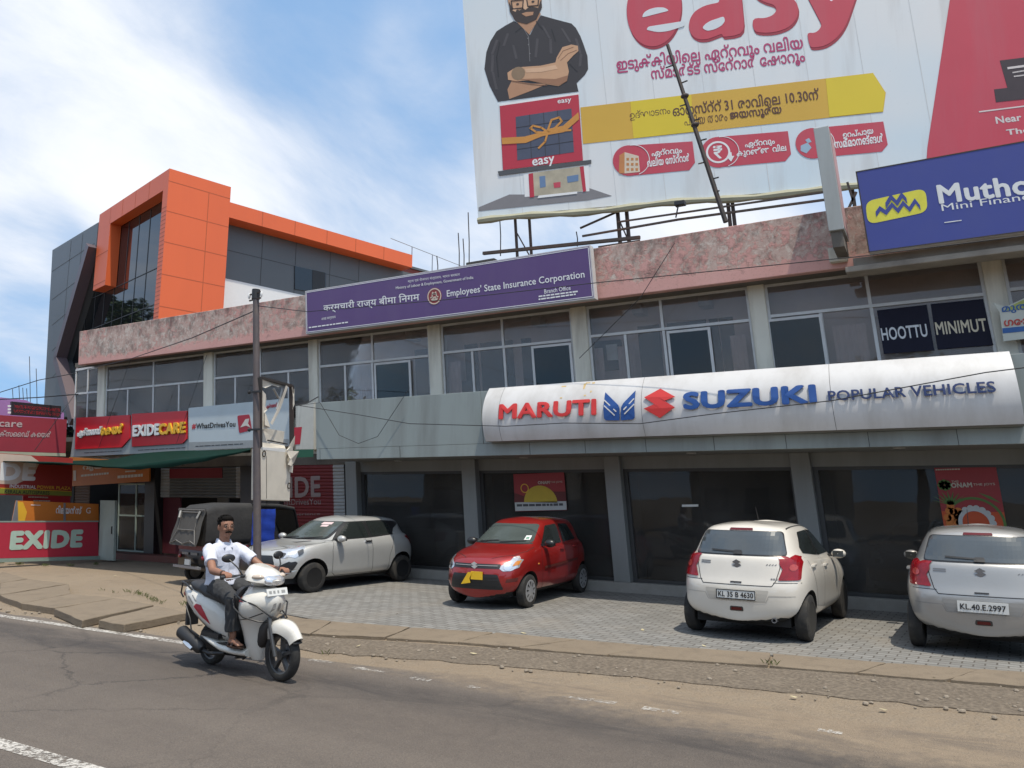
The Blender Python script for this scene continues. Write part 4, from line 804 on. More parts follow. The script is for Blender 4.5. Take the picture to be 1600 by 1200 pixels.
m = MB(); u, v = B.px(820, 763); B.ring(m, u, v, .08, .10, 1.4, 18); m.build('ring_print', M_YEL, s)
m = MB(); B.textpx(m, 'ONAM', (841, 756.5), (859, 756), (841, 752), bold=0.03); B.textpx(m, 'THE JOYS', (860, 755.5), (879, 755), (860, 752)); m.build('lettering', pm('poster_cream', (0.55, 0.5, 0.42), 0.5), s)
m = MB(); glyph_bars(B, m, (808, 791.5), (880, 790), .05, 5); m.build('logo_row', pm('print_dark', (0.06, 0.06, 0.065), 0.5), s)
s = sign('festival_poster', 'tall red and orange festival poster in the window behind the silver hatchback', (.6, 14.8, .8), 'festival posters', 'poster'); B = FB(14.825, s)
pl = B.pts([(1459.5, 731), (1556, 728.5)]); h = 1.75; u0, u1 = pl[0][0], pl[1][0]; v1 = pl[0][1]
m = MB(); m.prism([B.P(u0, v1 - h), B.P(u1, v1 - h), B.P(u1, v1), B.P(u0, v1)], (0, .008, 0)); m.build('sheet', M_PRED, s)
m = MB(); B.rect(m, u0 + .002, u1 - .002, v1 - h, v1 - .72, .6); m.build('orange_half', pm('poster_orange', (0.52, 0.07, 0.012), 0.5, var=0.2, scale=1.5), s)
u, v = B.px(1525, 817); m = MB(); B.ring(m, u, v, .38, .42, 1.4, 28); B.poly(m, [(u + (.015 + .0) + .5 * math.cos(R(a)), v + .5 * math.sin(R(a))) for a in (40, 60, 80)] + [(u + .46 * math.cos(R(60)), v + .46 * math.sin(R(60)))], 1.4); m.build('leaf_ring_print', pm('poster_green', (0.08, 0.16, 0.03), 0.5), s)
m = MB()
for k in range(18): a = 2 * math.pi * k / 18; B.disc(m, u + .24 * math.cos(a), v + .24 * math.sin(a), .05, layer=1.6, n=10)
B.ring(m, u, v, .19, .25, 1.9, 24); m.build('flower_print', pm('poster_white', (0.5, 0.5, 0.48), 0.5), s)
u, v = B.px(1488, 808); m = MB()
for dx, dz in ((0, 0), (.08, .02), (-.07, -.01), (.03, .09), (-.03, .10), (.1, .1), (0, .18), (.06, -.08), (-.05, -.1)): B.disc(m, u + dx, v + dz, .06, layer=1.6, n=12)
m.build('fruit_print', pm('poster_amber', (0.55, 0.16, 0.02), 0.5), s)
m = MB()
for a in range(20, 170, 18): B.poly(m, [(u - .02, v + .2), (u + .04, v + .2), (u + .28 * math.cos(R(a)), v + .22 + .22 * math.sin(R(a)))], 1.8)
u, v = B.px(1476, 758)
for a in range(0, 360, 45): B.disc(m, u + .06 * math.cos(R(a)), v + .05 * math.sin(R(a)), .045, layer=1.4, n=10)
m.build('leaf_print', pm('poster_green', (0.08, 0.16, 0.03), 0.5), s)
m = MB(); B.textpx(m, 'ONAM', (1487, 762), (1519, 761), (1487, 755), bold=0.04); B.textpx(m, 'THE JOYS', (1521, 760), (1555, 759), (1521, 755.5), bold=0.01); B.textpx(m, 'THIS', (1487, 754.5), (1498, 754), (1487, 751)); glyph_bars(B, m, (1462, 735), (1500, 734), .02, 4); m.build('lettering', pm('poster_cream', (0.55, 0.5, 0.42), 0.5), s)
s = sign('door_label', 'small white label stuck on the dark glass between the red and white hatchbacks', (-4, 14.8, 1.4), cat='sticker'); B = FB(14.868, s)
box_from(B, B.pts([(1065.5, 792), (1091, 791.5), (1091, 788), (1065.5, 788.5)]), .003, WHITE, 'paper')

# -- boards facing down the road at the far left
Uv = ray(1750, 781); Uv.z = 0; Uv.normalize(); Nv = Vector((Uv.y, -Uv.x, 0))
if Nv.dot(CAM - W(100, 680, 14.6)) < 0: Nv = -Nv
def LB_(px, py, Y, root): return Board(W(px, py, Y), Uv, (0, 0, 1), Nv, root)
s = sign('care_sign', 'dark red sign with white lettering high at the left photo edge', (-25.6, 14, 2.5)); B = LB_(104, 680, 14.6, s)
M_DKRED = pm('weathered_sign_red', (0.30, 0.030, 0.045), 0.5, var=0.12, dirt=(0.20, 0.03, 0.04), dirtamt=.5)
box_from(B, B.pts([(-130, 701), (102.5, 708), (104.5, 655.5), (-130, 640)]), .12, M_DKRED, 'panel')
m = MB(); m.prism([B.P(*p) for p in B.pts([(-130, 708), (103, 713), (102.5, 708.3), (-130, 701.3)])], -Nv * .14); m.build('frame', pm('pale_olive_frame', (0.40, 0.40, 0.29), 0.6), s)
m = MB(); B.textpx(m, 'care', (-2, 666.5), (34, 667.5), (-2, 659), bold=.02); B.textpx(m, 'ക്സൈഡ് കെയർ', (-2, 682), (79, 683.5), (-2, 672), bold=.02); m.build('lettering', pm('letter_rose', (0.48, 0.36, 0.35), 0.5), s)
s = sign('led_display', 'dark scrolling display board with rows of red lamps above the red sign', (-25.4, 14.2, 3.9), cat='display'); B = LB_(96, 640, 14.45, s)
box_from(B, B.pts([(18, 648), (95, 653), (96, 634.5), (18, 627)]), .12, pm('display_case', (0.022, 0.016, 0.017), 0.4), 'case', bevel=.01)
m = MB(); (ua, va), (ub, vb) = B.px(21, 647), B.px(94, 634)
for r in range(12):
    for k in range(70):
        if 5 <= r <= 6 or random.random() < .45: continue
        t = k / 69; B.rect(m, ua + (ub - ua) * t, ua + (ub - ua) * t + .010, va + .05 + r * .021, va + .05 + r * .021 + .010, .5, .002)
m.build('red_lamps', lamp_lit('red_led', (0.55, 0.01, 0.02), 0.25), s)
m = MB()
for k in range(3): B.poly(m, B.pts([(12, 633 + k * 5), (17, 633 + k * 5), (17, 636 + k * 5), (12, 636 + k * 5)]), .1)
m.build('cable_clip', WHITE, s)
s = sign('lilac_board', 'lilac hoarding panel behind the scrolling display', (-27, 15.2, 3)); B = LB_(42, 640, 15.3, s)
box_from(B, B.pts([(-140, 660), (100, 662), (100, 645), (48, 629), (40, 625), (-140, 606)]), .06, pm('lilac_print', (0.36, 0.17, 0.38), 0.5, var=.08), 'panel')
s = sign('power_banner', 'red and white battery banner hanging under the green tarpaulin', (-24, 13.3, 1.8), cat='banner'); B = LB_(113, 750, 13.5, s)
box_from(B, B.pts([(-110, 770), (112, 776.5), (114, 716), (-110, 700)]), .012, pm('banner_red', (0.33, 0.028, 0.02), 0.5, var=.2, scale=1.2), 'cloth')
m = MB(); B.poly(m, B.pts([(-110, 752), (25, 757), (52, 744), (62, 722), (48, 712), (-110, 701)]), .4); m.build('white_glow_print', pm('banner_glow', (0.58, 0.45, 0.36), 0.5, var=.1), s)
m = MB(); B.textpx(m, 'EXIDE', (-72, 748), (53, 749.5), (-72, 722), bold=.05, layer=1.2); B.textpx(m, 'INDUSTRIAL', (15, 762), (56, 763.5), (15, 757), layer=1.2, bold=.02); m.build('lettering', M_LET, s)
m = MB(); B.textpx(m, 'POWER PLAZA', (58, 763.5), (110, 765.5), (58, 758.5), layer=1.2, bold=.02); B.poly(m, B.pts([(-40, 760), (112, 767.5), (112, 768.5), (-40, 761)]), .9); m.build('lettering', M_YEL, s)
m = MB(); B.poly(m, B.pts([(-30, 770), (112, 775), (112, 768.6), (8, 763.5), (2, 763.2)]), .8); m.build('green_strip', pm('olive_strip', (0.22, 0.24, 0.03), 0.5), s)
m = MB(); B.textpx(m, 'KERALA AUTOSPARES', (7, 770.8), (77, 773), (8, 765.2), layer=1.4, bold=.02); m.build('lettering', pm('print_black', (0.02, 0.02, 0.022), 0.5), s)
s = sign('small_red_sign', 'small red sign with white print between the banner and the orange board', (-23.5, 13.6, 1.6)); B = LB_(90, 780, 13.7, s)
box_from(B, B.pts([(36, 790), (110, 791), (110, 771), (36, 769)]), .03, M_RED, 'panel'); m = MB(); glyph_bars(B, m, (44, 777.5), (75, 778.5), .04, 4); glyph_bars(B, m, (52, 783), (78, 783.5), .03, 4); m.build('lettering', M_LET, s)
s = sign('orange_board', 'orange board with white regional lettering standing behind the low red sign', (-22.5, 12.8, .6)); B = LB_(153, 800, 13.5, s)
box_from(B, B.pts([(18, 818), (154, 816), (154, 787.5), (25, 782)]), .03, pm('orange_print', (0.56, 0.17, 0.02), 0.5, var=.12), 'panel')
m = MB(); B.poly(m, B.pts([(26, 817), (38, 817), (42, 800), (36, 785), (26, 783)]), .5); m.build('yellow_corner', M_YEL, s)
m = MB(); B.textpx(m, 'റിലയൻസ്', (87, 802), (127, 803), (87, 790), bold=.03); B.textpx(m, 'G', (134, 802), (141, 802.3), (134, 793)); glyph_bars(B, m, (48, 789.5), (63, 790), .02, 3); m.build('lettering', M_LET, s)
m = MB(); B.poly(m, B.pts([(18, 818), (25, 782), (27, 782), (28, 818)]), .3, .02); B.poly(m, B.pts([(99, 818), (99, 786), (102, 786), (102, 818)]), .6, .02); m.build('post', STEEL, s)
s = sign('low_battery_sign', 'long low red sign with a big pale battery brand word at the left photo edge', (-22, 12.5, 0)); B = LB_(155, 873, 13.35, s)
box_from(B, B.pts([(-140, 876), (154, 868.5), (153, 814), (-140, 815)]), .05, pm('low_sign_red', (0.40, 0.022, 0.045), 0.5, var=.08), 'panel')
m = MB(); B.textpx(m, 'EXIDE', (17, 857), (126, 853), (16, 832), bold=.065); m.build('lettering', pm('letter_mint', (0.40, 0.52, 0.44), 0.5), s)
m = MB(); m.prism([B.P(*p, .01) for p in B.pts([(-140, 883), (156, 874), (156, 868.8), (-140, 876.5)])], -Nv * .12); m.prism([B.P(*p, .004) for p in B.pts([(-140, 817), (154, 815.6), (154, 813.6), (-140, 814.6)])], -Nv * .06); m.build('frame', pm('mint_frame', (0.22, 0.28, 0.24), 0.6), s)
s = thing('metal_cabinet', 'pale greenish upright metal sheet cabinet at the end of the low red sign', 'cabinet', (W(165, 870, 13.6).x, 13.6, 0))
a, b = UX(155, 830, 13.45), UX(178, 830, 13.45); m = MB(); m.box(a, b, 13.45, 13.53, 0.03, 1.66); m.build('body', pm('pale_mint_paint', (0.40, 0.45, 0.40), 0.6, var=.08, dirt=(0.2, 0.2, 0.16), dirtamt=.5), s, shear=True, bevel=.01)
m = MB(); m.box(b - .10, b - .07, 13.43, 13.449, .75, .95); m.build('handle', BLACK, s, shear=True)
s = sign('orange_shop_sign', 'orange shop sign with white lettering under the battery shop boards', (-22, 14.3, 2)); B = FB(14.35, s)
box_from(B, B.pts([(108, 760), (233, 752), (233, 722), (108, 714)]), .05, pm('orange_print', (0.56, 0.17, 0.02), 0.5, var=.12), 'panel')
m = MB(); glyph_bars(B, m, (127, 745), (170, 741), .06, 3); glyph_bars(B, m, (184, 747.5), (224, 744.5), .08, 2); B.textpx(m, 'വൃയ', (130, 736.5), (160, 734.5), (130, 728), bold=.05); glyph_bars(B, m, (196, 738), (212, 737), .04, 2); B.poly(m, B.pts([(115, 751), (119, 751), (119, 735), (115, 735)]), 1); m.build('lettering', M_LET, s)

# -- green tarpaulin awning slung from the boards over the yard
s = thing('tarpaulin', 'dark green tarpaulin slung out from the battery shop boards over the yard', 'tarpaulin', (-19, 12.8, 2.6))
m = MB(); n = 26; rows = []
front = [(-60, 716), (60, 722), (113, 724), (160, 727), (195, 728), (240, 724), (300, 716), (350, 708), (392, 702)]
back = [(-60, 714), (112, 719.5), (180, 716), (215, 709), (297, 704), (392, 700)]
def interp(l, x):
    for (a, b), (c, d) in zip(l[:-1], l[1:]):
        if x <= c: return b + (d - b) * (x - a) / (c - a)
    return l[-1][1]
for i in range(n + 1):
    x = -60 + 452 * i / n; f = W(x, interp(front, x), 11.7); bk = W(x, interp(back, x), 14.42); r = []
    for j in range(7):
        t = j / 6; p = bk.lerp(f, t); p.z -= .10 * math.sin(math.pi * t) + .035 * math.sin(i * 1.3 + j) * math.sin(math.pi * t) + .02 * math.sin(i * .6); r.append(p)
    fl = (0.03 + .10 * max(0, math.sin(math.pi * max(0, min(1, (x - 150) / 240)))) + .015 * math.sin(i * 2.1))
    r.append(f + Vector((0, -.02, -fl * .5))); r.append(f + Vector((0.01, .01 * math.sin(i * 1.7), -fl))); rows.append(r)
k = len(rows[0]); m.add([p for r in rows for p in r], [(i * k + j, i * k + j + 1, (i + 1) * k + j + 1, (i + 1) * k + j) for i in range(n) for j in range(k - 1)])
m.build('sheet', pm('green_tarp', (0.005, 0.023, 0.017), 0.8, spec=.08, var=.25, scale=4), s, smooth=True, angle=80)

# ================================================================== BILLBOARD ON THE ROOF
s = thing('billboard', 'huge faded advertising billboard with a man in a black shirt on the roof', 'billboard', (-5, 16, 6.1))
Ub = -ray(-3700, 750); Ub.z = 0; Ub.normalize(); Nb = Vector((Ub.y, -Ub.x, 0)); 
if Nb.y > 0: Nb = -Nb
B = Board(W(747, 340, 15.7), Ub, Ub * -0.085 + Vector((0, 0, 1)), Nb, s)
def mat_bill():
    m, N, L, b, P = posmat('billboard_print'); b.inputs['Roughness'].default_value = 0.55
    a = nz(N, L, P, 0.16, 3); st = nz(N, L, P, 2.2, 6, 0.6, (1, 1, 0.10)); d = nz(N, L, P, 9, 6, 0.7)
    col = mixc(N, L, rng(N, L, a, 0.42, 0.62), (0.70, 0.70, 0.69), (0.58, 0.67, 0.72))
    col = mixc(N, L, rng(N, L, st, 0.5, 0.8, 0, 0.55), col, (0.40, 0.38, 0.36)); col = mixc(N, L, rng(N, L, d, 0.66, 0.8, 0, 0.5), col, (0.35, 0.33, 0.31)); L.new(col, b.inputs['Base Color']); return m
ur = B.px(1760, 230)[0]; vt = B.px(722, 0)[1] + 1.7
ub0 = 0.0; m = MB(); m.prism([B.P(0, 0), B.P(ur, -.06), B.P(ur, vt), B.P(0, vt)], -Nb * .06); m.build('panel', mat_bill(), s)
def flat(name, mat, *polys, L=1, parent=None):
    m = MB()
    for p in polys: B.poly(m, B.pts(p), L, .003)
    return m.build(name, mat, parent or s)
M_BRED = pm('print_crimson', (0.50, 0.045, 0.075), 0.5, var=.08, scale=1.2, dirt=(0.44, 0.10, 0.13), dirtamt=.5, streak=True)
flat('red_field', M_BRED, [(1447, 262), (1449, 230), (1484, 0), (1497, -85), (1755, -140), (1755, 215)])
E_ = [(1022 + 43 * math.cos(R(t)) + (0 if t > 180 else 0), 13 - 60 * math.sin(R(t)) + .10 * (-43 * math.cos(R(t)))) for t in range(0, 360, 12)]
LET = {'e': E_, 'a': [(1076, 45), (1080, 55), (1090, 62), (1105, 62), (1120, 56), (1128, 53), (1130, 58), (1164, 54), (1158, -10), (1150, -30), (1120, -42), (1090, -35), (1080, -18), (1081, -4), (1100, -10), (1118, -12), (1124, -4), (1124, 4), (1100, 9), (1084, 19), (1077, 32)],
       's': [(1175, 28), (1177, 50), (1195, 52), (1215, 50), (1235, 42), (1246, 28), (1248, 12), (1242, 0), (1228, -8), (1210, -13), (1205, -20), (1215, -26), (1238, -28), (1236, -48), (1205, -46), (1183, -36), (1176, -18), (1180, -4), (1195, 4), (1210, 8), (1214, 16), (1208, 24), (1195, 29)],
       'y': [(1261, 51), (1263, 64), (1266, 75), (1288, 73), (1308, 60), (1322, 40), (1336, 0), (1350, -45), (1318, -45), (1306, -5), (1298, 5), (1290, -15), (1276, -42), (1243, -42), (1256, -15), (1281, 33), (1284, 40), (1279, 48), (1272, 52)]}
M_SHD = pm('print_darkred', (0.30, 0.02, 0.04), 0.5)
for k in LET:
    flat('letter_shade', M_SHD, rnd([(x + 1.5, y + 4.5) for x, y in LET[k]], .5, 3), L=.6); flat('lettering', M_BRED, rnd(LET[k], .5, 3), L=1.6)
M_HOLE = pm('print_pale', (0.62, 0.66, 0.68), 0.5, var=.05)
for pl_ in ([(1003, 28), (1006, 20), (1014, 15), (1025, 12), (1038, 12), (1046, 17)], [(1010, 47), (1013, 42), (1070, 33), (1070, 41), (1060, 44), (1045, 49), (1028, 51)], [(1097, 44), (1102, 38), (1110, 33), (1131, 26), (1133, 33), (1128, 40), (1118, 46), (1105, 49)]): flat('letter_counter', M_HOLE, rnd(pl_, .4, 3), L=2.6)
M_MAG = pm('print_magenta', (0.42, 0.04, 0.14), 0.5, var=.08)
m = MB(); B.textpx(m, 'ഇടുക്കിയിെല ഏറ്റവും വലിയ', (965, 115), (1256, 81), (965, 90), layer=1.2, bold=.022); B.textpx(m, 'സ്മാർട്ട് സ്േറ്റാർ േഷാറൂം', (1019, 129), (1259, 101), (1019, 105), layer=1.2, bold=.022); m.build('lettering', M_MAG, s)
M_GOLD = pm('print_gold', (0.60, 0.36, 0.04), 0.5, var=.12, scale=.5)
M_LEM = pm('print_lemon', (0.66, 0.50, 0.02), 0.5, var=.12, scale=.5)
flat('yellow_band', M_GOLD, [(907, 168), (1364, 114), (1384, 145), (1380, 175), (911, 225)], L=.8)
flat('yellow_highlight', M_LEM, [(985, 159), (1080, 148), (1084, 206), (990, 216.5)], L=1.7); flat('yellow_highlight', M_LEM, [(1290, 123), (1364, 114.4), (1383, 145), (1379.5, 174.6), (1296, 183)], L=1.7)
m = MB(); B.textpx(m, 'ഉദ്ഘാടനം', (985, 189), (1048, 180.5), (985, 174), layer=2.8); B.textpx(m, 'ഓഗസ്റ്റ് 31 രാവിെല 10.30ന്', (1052, 182), (1281, 155.5), (1052, 164), layer=2.8, bold=.012)
B.textpx(m, 'പ്രിയ താരം', (1070, 197), (1137, 188.5), (1070, 181), layer=2.8); B.textpx(m, 'ജയസൂര്യ', (1142, 190), (1222, 180.5), (1142, 172), layer=2.8, bold=.02); m.build('lettering', pm('print_brown', (0.09, 0.03, 0.02), 0.5), s)
for (cx, cy), body, t1, t2, ic in (((983, 251), [(983, 227.5), (1082, 221), (1086, 254), (1077, 266), (984, 275)], ('ഏറ്റവും', (1019, 247), (1066, 241), (1019, 235)), ('വലിയ േസ്റ്റാർ', (1012, 261), (1078, 252), (1012, 248)), 'house'),
                                   ((1122, 238), [(1121, 214), (1231, 205), (1236, 241), (1227, 252), (1123, 261.5)], ('ഏറ്റവും', (1165, 233), (1211, 227), (1165, 221)), ('കുറഞ്ഞ വില', (1152, 247), (1229, 238), (1152, 234)), 'rupee'),
                                   ((1270, 224), [(1269, 200.5), (1380, 190), (1387, 226), (1378, 237), (1271, 247)], ('ഉറപ്പായ', (1318, 218), (1365, 211), (1318, 206)), ('സമ്മാനങ്ങൾ', (1305, 232), (1381, 222), (1305, 218)), 'gift')):
    u, v = B.px(cx, cy); r = abs(B.px(cx, cy - 24)[1] - v); m = MB(); B.poly(m, B.pts(body), .8); B.disc(m, u, v, r, layer=1.4); pl_ = m.build('pill_badge', M_BRED, s)
    m = MB(); B.ring(m, u + r * .25, v, r * .96, r, 2.4, 32, a0=-75, a1=95)
    for t in (t1, t2): B.textpx(m, *t, layer=2.2, bold=.03)
    if ic == 'rupee':
        B.ring(m, u, v, r * .6, r * .72, 2.2, 30); B.text(m, '₹', u - r * .25, u + r * .25, v - r * .4, v + r * .4, 2.2, bold=.02); B.poly(m, [(u + r * .6, v - r * .1), (u + r * .78, v - r * .1), (u + r * .78, v - r * .35), (u + r * .92, v - r * .35), (u + r * .69, v - r * .7), (u + r * .46, v - r * .35), (u + r * .6, v - r * .35)], 2.6)
    m.build('lettering', M_LET, pl_)
    if ic == 'house':
        m = MB(); B.poly(m, B.pts([(968, 272), (1000, 269), (998, 244), (976, 238), (976, 271)]), 2.2); m.build('house_picture', pm('print_cream', (0.62, 0.52, 0.40), 0.5), pl_)
        m = MB(); B.poly(m, B.pts([(967, 271), (976, 271), (976, 238), (968, 243)]), 2.4); 
        for a in range(3):
            for c in range(3): x = 979 + a * 7; y = 247 + c * 8; B.poly(m, B.pts([(x, y), (x + 4, y), (x + 4, y + 4), (x, y + 4)]), 2.8)
        m.build('house_windows', pm('print_orange', (0.5, 0.2, 0.06), 0.5), pl_)
    if ic == 'gift': flat('gift_picture', pm('print_skyblue', (0.30, 0.42, 0.52), 0.5), [(1251, 228), (1262, 223), (1268, 231), (1260, 240), (1251, 236)], [(1258, 219), (1264, 216), (1268, 222), (1262, 224)], L=2.2, parent=pl_)
# the man
M_SHIRTP = pm('print_black_shirt', (0.030, 0.025, 0.027), 0.5, var=.25, scale=1.5); M_SKINP = pm('print_skin', (0.42, 0.22, 0.12), 0.5, var=.12, scale=3); M_SKIN2 = pm('print_skin_light', (0.52, 0.30, 0.17), 0.5, var=.1, scale=3); M_HAIRP = pm('print_hair', (0.035, 0.02, 0.015), 0.5, var=.3, scale=8)
flat('man_picture', M_SHIRTP, [(803, 33), (790, 40), (776, 49), (766, 65), (760, 82), (757, 108), (765, 134), (778, 159), (904, 143), (901, 130), (914, 117), (919, 108), (918, 88), (912, 70), (907, 57), (900, 44), (893, 37), (870, 31), (845, 24), (838, 36), (828, 55), (812, 38)], L=.8)
flat('man_neck', M_SKINP, [(803, 30), (812, 39), (827, 54), (838, 36), (845, 22), (840, 14), (803, 16)], L=1.4)
flat('man_face', M_SKIN2, [(793, -16), (800, -34), (822, -44), (842, -34), (847, -8), (846, 12), (838, 30), (823, 37), (807, 33), (798, 18), (794, 4)], L=2.2)
flat('man_beard', M_HAIRP, [(795, 2), (800, 12), (812, 17), (819, 12), (833, 11), (841, 13), (846, -2), (847, 12), (838, 31), (823, 38), (806, 34), (797, 19)], [(793, 0), (790, -20), (800, -44), (824, -54), (846, -42), (849, -10), (846, -4), (842, -24), (822, -34), (800, -24), (796, 0)], L=3)
flat('man_mouth', M_SKINP, [(815, 22), (822, 19.5), (834, 19), (833, 24), (822, 26.5)], L=3.8)
m = MB()
for cx, cy in ((809, 7), (833, 3)): B.stroke(m, B.pts([(cx - 10, cy - 5), (cx + 9, cy - 7), (cx + 8, cy + 6), (cx - 8, cy + 7.5), (cx - 10, cy - 5)]), .03, 4.2)
m.build('man_spectacles', M_HAIRP, s)
m = MB()
for cx, cy in ((809, 7), (833, 3)): B.disc(m, *B.px(cx, cy), .04, .03, layer=3.6, n=12); B.stroke(m, B.pts([(cx - 8, cy - 10), (cx + 8, cy - 11.5)]), .05, 3.6)
m.build('man_eyes', M_HAIRP, s)
flat('man_forearm', M_SKINP, [(796, 155), (793, 140), (800, 126), (830, 131), (856, 131), (830, 142)], L=1.6)
flat('man_forearm', M_SKIN2, [(794, 125), (793, 114), (802, 108), (816, 105), (845, 103), (868, 98), (870, 90), (879, 74), (893, 70), (903, 72), (904, 80), (896, 87), (886, 98), (889, 112), (886, 127), (873, 135), (853, 132), (826, 126), (806, 127)], L=2.4)
m = MB()
for l in ([(872, 92), (880, 80), (896, 74)], [(876, 95), (888, 84), (901, 79)], [(800, 127), (830, 132), (855, 134)]): B.stroke(m, B.pts(l), .012, 3)
m.build('man_finger_lines', pm('print_skin_dark', (0.2, 0.09, 0.045), 0.5), s)
u, v = B.px(810, 115); m = MB(); B.disc(m, u, v, .15, layer=3.2, n=20); B.ring(m, u, v, .15, .18, 3.2, 20); m.build('man_watch', pm('print_watch', (0.24, 0.16, 0.09), 0.4), s)
m = MB()
for x, y in ((825, 60), (826, 70), (828, 84)): B.disc(m, *B.px(x, y), .02, layer=1.8, n=8)
B.stroke(m, B.pts([(819, 46), (826, 58), (828, 96)]), .014, 1.7); m.build('shirt_buttons', pm('print_grey', (0.18, 0.17, 0.17), 0.5), s)
M_FOLD = pm('print_shirt_fold', (0.060, 0.052, 0.055), 0.5, var=.3, scale=3); M_FOLDD = pm('print_shirt_crease', (0.012, 0.010, 0.011), 0.5)
m = MB()
for l in ([(775, 62), (768, 85), (768, 112), (775, 140)], [(792, 52), (786, 72)], [(846, 40), (858, 60), (860, 84)], [(898, 60), (906, 84), (905, 104)], [(800, 70), (806, 92)], [(838, 60), (836, 90)], [(876, 44), (890, 66)]):
    for (a, b) in zip(l[:-1], l[1:]): B.poly(m, B.pts([a, (a[0] + 4, a[1] + 1), (b[0] + 3, b[1]), (b[0] - 1, b[1])]), 1.3)
m.build('shirt_folds', M_FOLD, s)
m = MB()
for l in ([(781, 66), (776, 90), (779, 120)], [(862, 46), (868, 64)], [(890, 100), (902, 112)], [(814, 44), (806, 50)], [(838, 34), (848, 46)]): B.stroke(m, B.pts(l), .03, 1.5)
m.build('shirt_creases', M_FOLDD, s)
flat('man_arm_shade', pm('print_skin_shade', (0.30, 0.145, 0.075), 0.5, var=.15), [(826, 126), (853, 131), (873, 134), (886, 127), (888, 118), (868, 124), (845, 123), (806, 124)], L=3.1)
flat('man_arm_light', pm('print_skin_high', (0.62, 0.39, 0.24), 0.5, var=.1), [(820, 108), (846, 106), (868, 102), (872, 108), (846, 113), (822, 114)], L=3.1)
flat('man_cheek', pm('print_skin_high', (0.62, 0.39, 0.24), 0.5, var=.1), [(817, 2), (823, 0), (826, 12), (821, 16), (816, 12)], [(803, 12), (808, 14), (806, 19), (801, 17)], L=3.3)
m = MB()
for k in range(1, 12): u = ur * k / 12; B.rect(m, u - .008, u + .008, 0, vt, .1, .002)
m.build('vinyl_seam', pm('print_seam', (0.56, 0.57, 0.57), 0.5), s)
# the pictured store with a ribbon
flat('store_outline', M_LET, [(780, 163), (904, 145), (905, 150), (781, 168)], L=1.7)
flat('store_picture', pm('print_store_red', (0.44, 0.022, 0.045), 0.5, var=.06), [(781, 166), (904, 148), (911, 251), (786, 266)], L=2.6)
flat('store_window', pm('print_slate', (0.06, 0.07, 0.11), 0.5, var=.35, scale=1.2), [(806, 183), (893, 170), (897, 238), (808.5, 251)], L=3.4)
m = MB()
for t in (.25, .5, .75):
    B.stroke(m, B.pts([(806 + 87 * t, 183 - 13 * t), (808.5 + 88.5 * t, 251 - 13 * t)]), .014, 4.2); B.stroke(m, B.pts([(806 + 2.5 * t, 183 + 68 * t), (893 + 4 * t, 170 + 68 * t)]), .014, 4.2)
m.build('store_mullions', M_SHIRTP, s)
m = MB(); M_RIB = pm('print_ribbon', (0.55, 0.24, 0.04), 0.5, var=.15, scale=2)
B.poly(m, B.pts([(784, 216), (820, 214), (846, 207), (857, 202), (880, 197), (904, 176), (905, 187), (882, 207), (858, 211), (846, 214), (822, 224), (785, 226)]), 5)
for l in ([(856, 205), (862, 188), (874, 184), (878, 190), (868, 200), (857, 206)], [(853, 208), (838, 207), (829, 201), (833, 197), (846, 200), (855, 206)], [(856, 208), (852, 222), (842, 232)], [(858, 207), (874, 205), (892, 204)]): B.stroke(m, B.pts(l), .05, 5.2)
m.build('ribbon_picture', M_RIB, s)
flat('store_canopy', pm('print_charcoal', (0.07, 0.07, 0.075), 0.5), [(778, 268), (924, 250), (924, 256), (780, 275)], L=3.6)
m = MB(); B.textpx(m, 'easy', (833, 264), (867, 258.5), (833, 250), layer=4.4, bold=.02); B.textpx(m, 'easy', (872, 164.5), (893, 161.5), (872, 157), layer=3.6, bold=.015); m.build('lettering', M_LET, s)
flat('pavement_picture', pm('print_grey2', (0.20, 0.19, 0.195), 0.5, var=.1), [(748, 324), (796, 304), (828, 304), (918, 293), (956, 306), (918, 313), (748, 330)], L=.7)
flat('store_wall', M_LET, [(818, 273), (920, 259), (921, 299), (820, 308)], L=1.5)
flat('store_interior', pm('print_interior', (0.42, 0.37, 0.27), 0.5, var=.5, scale=2.5), [(828, 271), (908, 260), (910, 299), (830, 307)], L=2.4)
flat('store_post', pm('print_store_red', (0.44, 0.022, 0.045), 0.5), [(826, 272), (833, 271), (835, 308), (828, 309)], L=3.2); flat('store_post', pm('print_store_red', (0.44, 0.022, 0.045), 0.5), [(906, 261), (912, 260), (916, 299), (911, 300)], L=3.2)
flat('store_floor', M_LET, [(842, 306), (902, 299.5), (902, 303), (840, 310)], L=3.2)
flat('store_display', pm('print_blueish', (0.12, 0.2, 0.34), 0.5), [(843, 276), (852, 275), (853, 292), (844, 294)], [(886, 276), (904, 273), (904, 283), (887, 286)], L=3.2)
flat('store_desk', M_BRED, [(865, 286), (876, 284.5), (876, 293), (866, 294)], L=3.4)
# the phone shelf picture and address at the right
flat('screen_picture', pm('print_darkscreen', (0.035, 0.02, 0.025), 0.5, var=.3), [(1562, 95), (1680, 80), (1690, 125), (1574, 138)], [(1553, 140), (1690, 124), (1690, 146), (1556, 160)], L=2)
m = MB(); B.stroke(m, B.pts([(1530, 175), (1690, 155)]), .03, 2); B.textpx(m, 'Near', (1557, 193.5), (1596, 188.5), (1557, 183), layer=2, bold=.03); B.textpx(m, 'Thodupuzha', (1574, 214), (1690, 199), (1574, 203), layer=2, bold=.03); B.stroke(m, B.pts([(1575, 107), (1605, 103)]), .05, 3); glyph_bars(B, m, (1582, 115), (1600, 112), .03, 3, 3); glyph_bars(B, m, (1584, 121), (1600, 119), .03, 3, 3); m.build('lettering', pm('print_offwhite', (0.62, 0.56, 0.54), 0.5), s)
